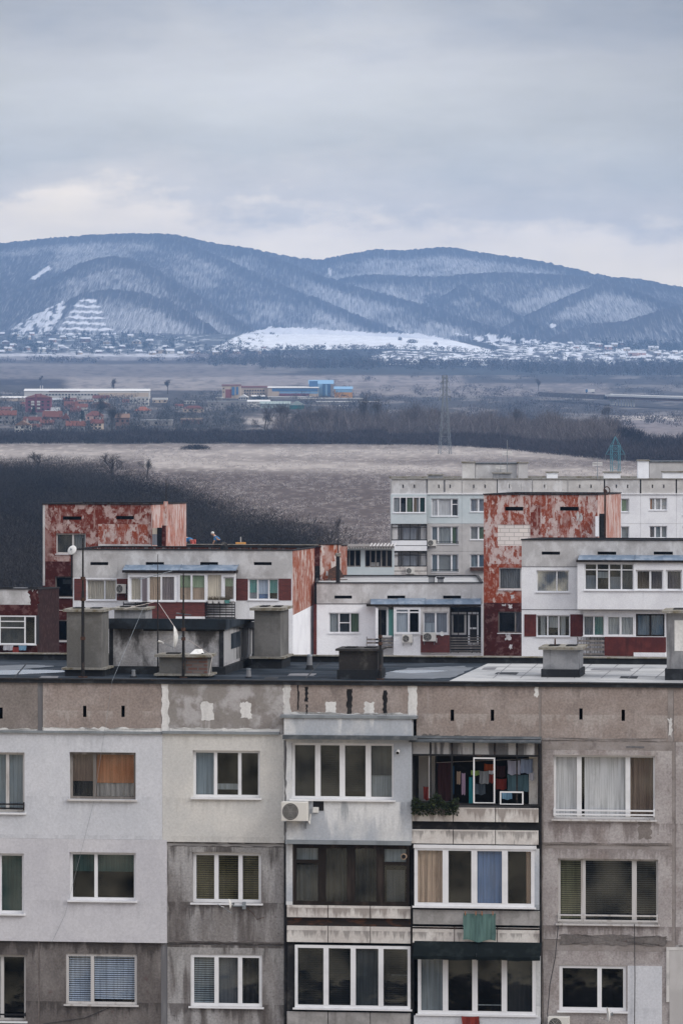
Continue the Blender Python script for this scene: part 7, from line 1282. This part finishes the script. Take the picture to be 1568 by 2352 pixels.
# ---- low block behind with two roof workers and a valve stand
J = Bld('apartment_block', 'low dark roof line behind the white and maroon block where two people work', 'apartment block', 424, 366)
u0, u1, z0, z1 = J.rc(424, 1252, 760, 1262); MB().box(u0, u1, 0, 6, 0, z1 - .75).build('body', 'wall_grey', J.root); MB().box(u0, u1, -.02, .2, z1 - .85, z1).build('parapet', 'tar', J.root); MB().box(u0, u1, -.08, .28, z1 + .002, z1 + .05).build('parapet_coping', 'chimney_cap', J.root)
ZJ = z1 - .75
def person(loc, rz, label, jacket, trousers, hat=None, armfwd=.55, bend=1.15):
    """bent forward at the hips, hands reaching down; one skinned body, clothes as children"""
    t = thing('person', label, 'person', loc, rz); s, c = math.sin(bend), math.cos(bend); hip = Vector((0, 0, .92)); up = lambda l, side=0: hip + Vector((s * l, side, c * l))
    V_ = [hip, up(.25), up(.48), up(.58), up(.68), Vector((0, .1, .88)), Vector((.06, .12, .48)), Vector((-.02, .12, .06)), Vector((.14, .12, .03)), Vector((0, -.1, .88)), Vector((-.02, -.12, .48)), Vector((-.1, -.12, .06)), Vector((.06, -.12, .03)),
          up(.47, .19), up(.47, .24) + Vector((.05, 0, -.28)), up(.47, .2) + Vector((.14, 0, -.5)), up(.47, -.19), up(.47, -.24) + Vector((.05, 0, -.28)), up(.47, -.2) + Vector((.14, 0, -.5))]
    E_ = [(0, 1), (1, 2), (2, 3), (3, 4), (0, 5), (5, 6), (6, 7), (7, 8), (0, 9), (9, 10), (10, 11), (11, 12), (2, 13), (13, 14), (14, 15), (2, 16), (16, 17), (17, 18)]
    rad = [.15, .15, .16, .06, .1, .095, .06, .045, .04, .095, .06, .045, .04, .06, .045, .035, .06, .045, .035]
    def skin(name, idx, grow, mat):
        mp = {k: i for i, k in enumerate(idx)}; me = bpy.data.meshes.new(name); me.from_pydata([V_[k] for k in idx], [(mp[a], mp[b]) for a, b in E_ if a in mp and b in mp], []); me.materials.append(MATS[mat]); o = bpy.data.objects.new(name, me); COL.objects.link(o); o.parent = t
        md = o.modifiers.new('skin', 'SKIN'); sv_ = me.skin_vertices[0].data
        for i, k in enumerate(idx): sv_[i].radius = (rad[k] * grow, rad[k] * grow)
        sv_[0].use_root = True; o.modifiers.new('sub', 'SUBSURF').levels = 1; o.modifiers['sub'].render_levels = 1; return o
    body = skin('body', list(range(19)), 1, 'skin'); skin('jacket', [0, 1, 2, 13, 14, 16, 17], 1.18, jacket); skin('trousers', [0, 5, 6, 7, 9, 10, 11], 1.15, trousers)
    hd = up(.74); m = MB().lathe([(.001, -.12), (.06, -.1), (.095, -.03), (.1, .04), (.075, .1), (.001, .125)], (hd.x, hd.y, hd.z), 'z', 12); m.tube(hd + Vector((.09, 0, -.02)), hd + Vector((.12, 0, -.04)), .02, .01, 6); m.build('head', 'skin', t, smooth=True)
    MB().lathe([(.105, .0), (.11, .05), (.08, .12), (.001, .14)], (hd.x - .01, hd.y, hd.z), 'z', 12).build('hat' if hat else 'hair', hat or 'soot_black', t, smooth=True)
    for i, side in ((15, 1), (18, -1)):
        b = V_[i]; m = MB().box(b.x - .02, b.x + .02, b.y - .04, b.y + .04, b.z - .1, b.z - .01)
        for k in range(4): m.tube((b.x, b.y - .033 + k * .022, b.z - .09), (b.x + .025, b.y - .033 + k * .022, b.z - .165 + abs(k - 1.5) * .01), .01, .008, 5)
        m.tube((b.x, b.y + side * .04, b.z - .04), (b.x + .03, b.y + side * .065, b.z - .1), .011, .009, 5); m.build('hand', 'skin', t)
    return t
cloth_m('work_blue', (.05, .18, .38)); cloth_m('work_pink', (.65, .16, .14)); cloth_m('work_dark', (.03, .035, .05))
def jp(px, yy): u = J.q(px, 1252, -yy)[0]; return J.w(u, yy, ZJ)
person(jp(444, 2.6), R(175), 'person bending over in a pink and blue jacket on the roof behind the red tower', 'work_blue', 'work_pink'); person(jp(505, 2.2), R(178), 'person in a white cap and blue jacket bending down on the roof', 'work_blue', 'work_dark', 'dish_white', bend=.75)
t = thing('valve_stand', 'small orange metal stand with a short post on the roof right of the two people', 'machine', jp(553, 2), 0); MB().box(-.35, .35, -.2, .2, .75, .87).build('top_plate', 'far_orange', t)
for x in (-.25, .2): MB().box(x, x + .06, -.1, .1, .0, .749).build('leg', 'far_orange', t)
MB().tube((0, 0, .871), (0, 0, 1.25), .04, n=8).build('post', 'roof_grey', t); MB().box(-.15, .15, -.15, .15, .45, .74).build('motor', 'far_red', t)
t = thing('roof_vent', 'dark hooded vent on the roof edge between the two people and the orange stand', 'vent', Cb.w(Cb.q(515, 1262, -4)[0], 4, Cb.q(515, 1262, -4)[1] - .15), -Cb.th); MB().tube((0, 0, 0), (0, 0, .42), .26, .22, 10).build('shaft', 'tar', t); MB().tube((0, 0, .42), (.10, 0, .56), .26, .14, 10).build('hood', 'chimney_dark', t)

# tell equal-looking small houses apart by their order from the left
by = {}
for o in bpy.data.objects:
    if o.get('group') == 'snow-roofed village houses': by.setdefault(o['label'], []).append(o)
for lb, os_ in by.items():
    if len(os_) > 1:
        os_.sort(key=lambda o: o.location.x / o.location.y)
        for k, o in enumerate(os_): o['label'] = ('left ' if k == 0 else ('right ' if k == len(os_) - 1 else 'middle ')) + lb
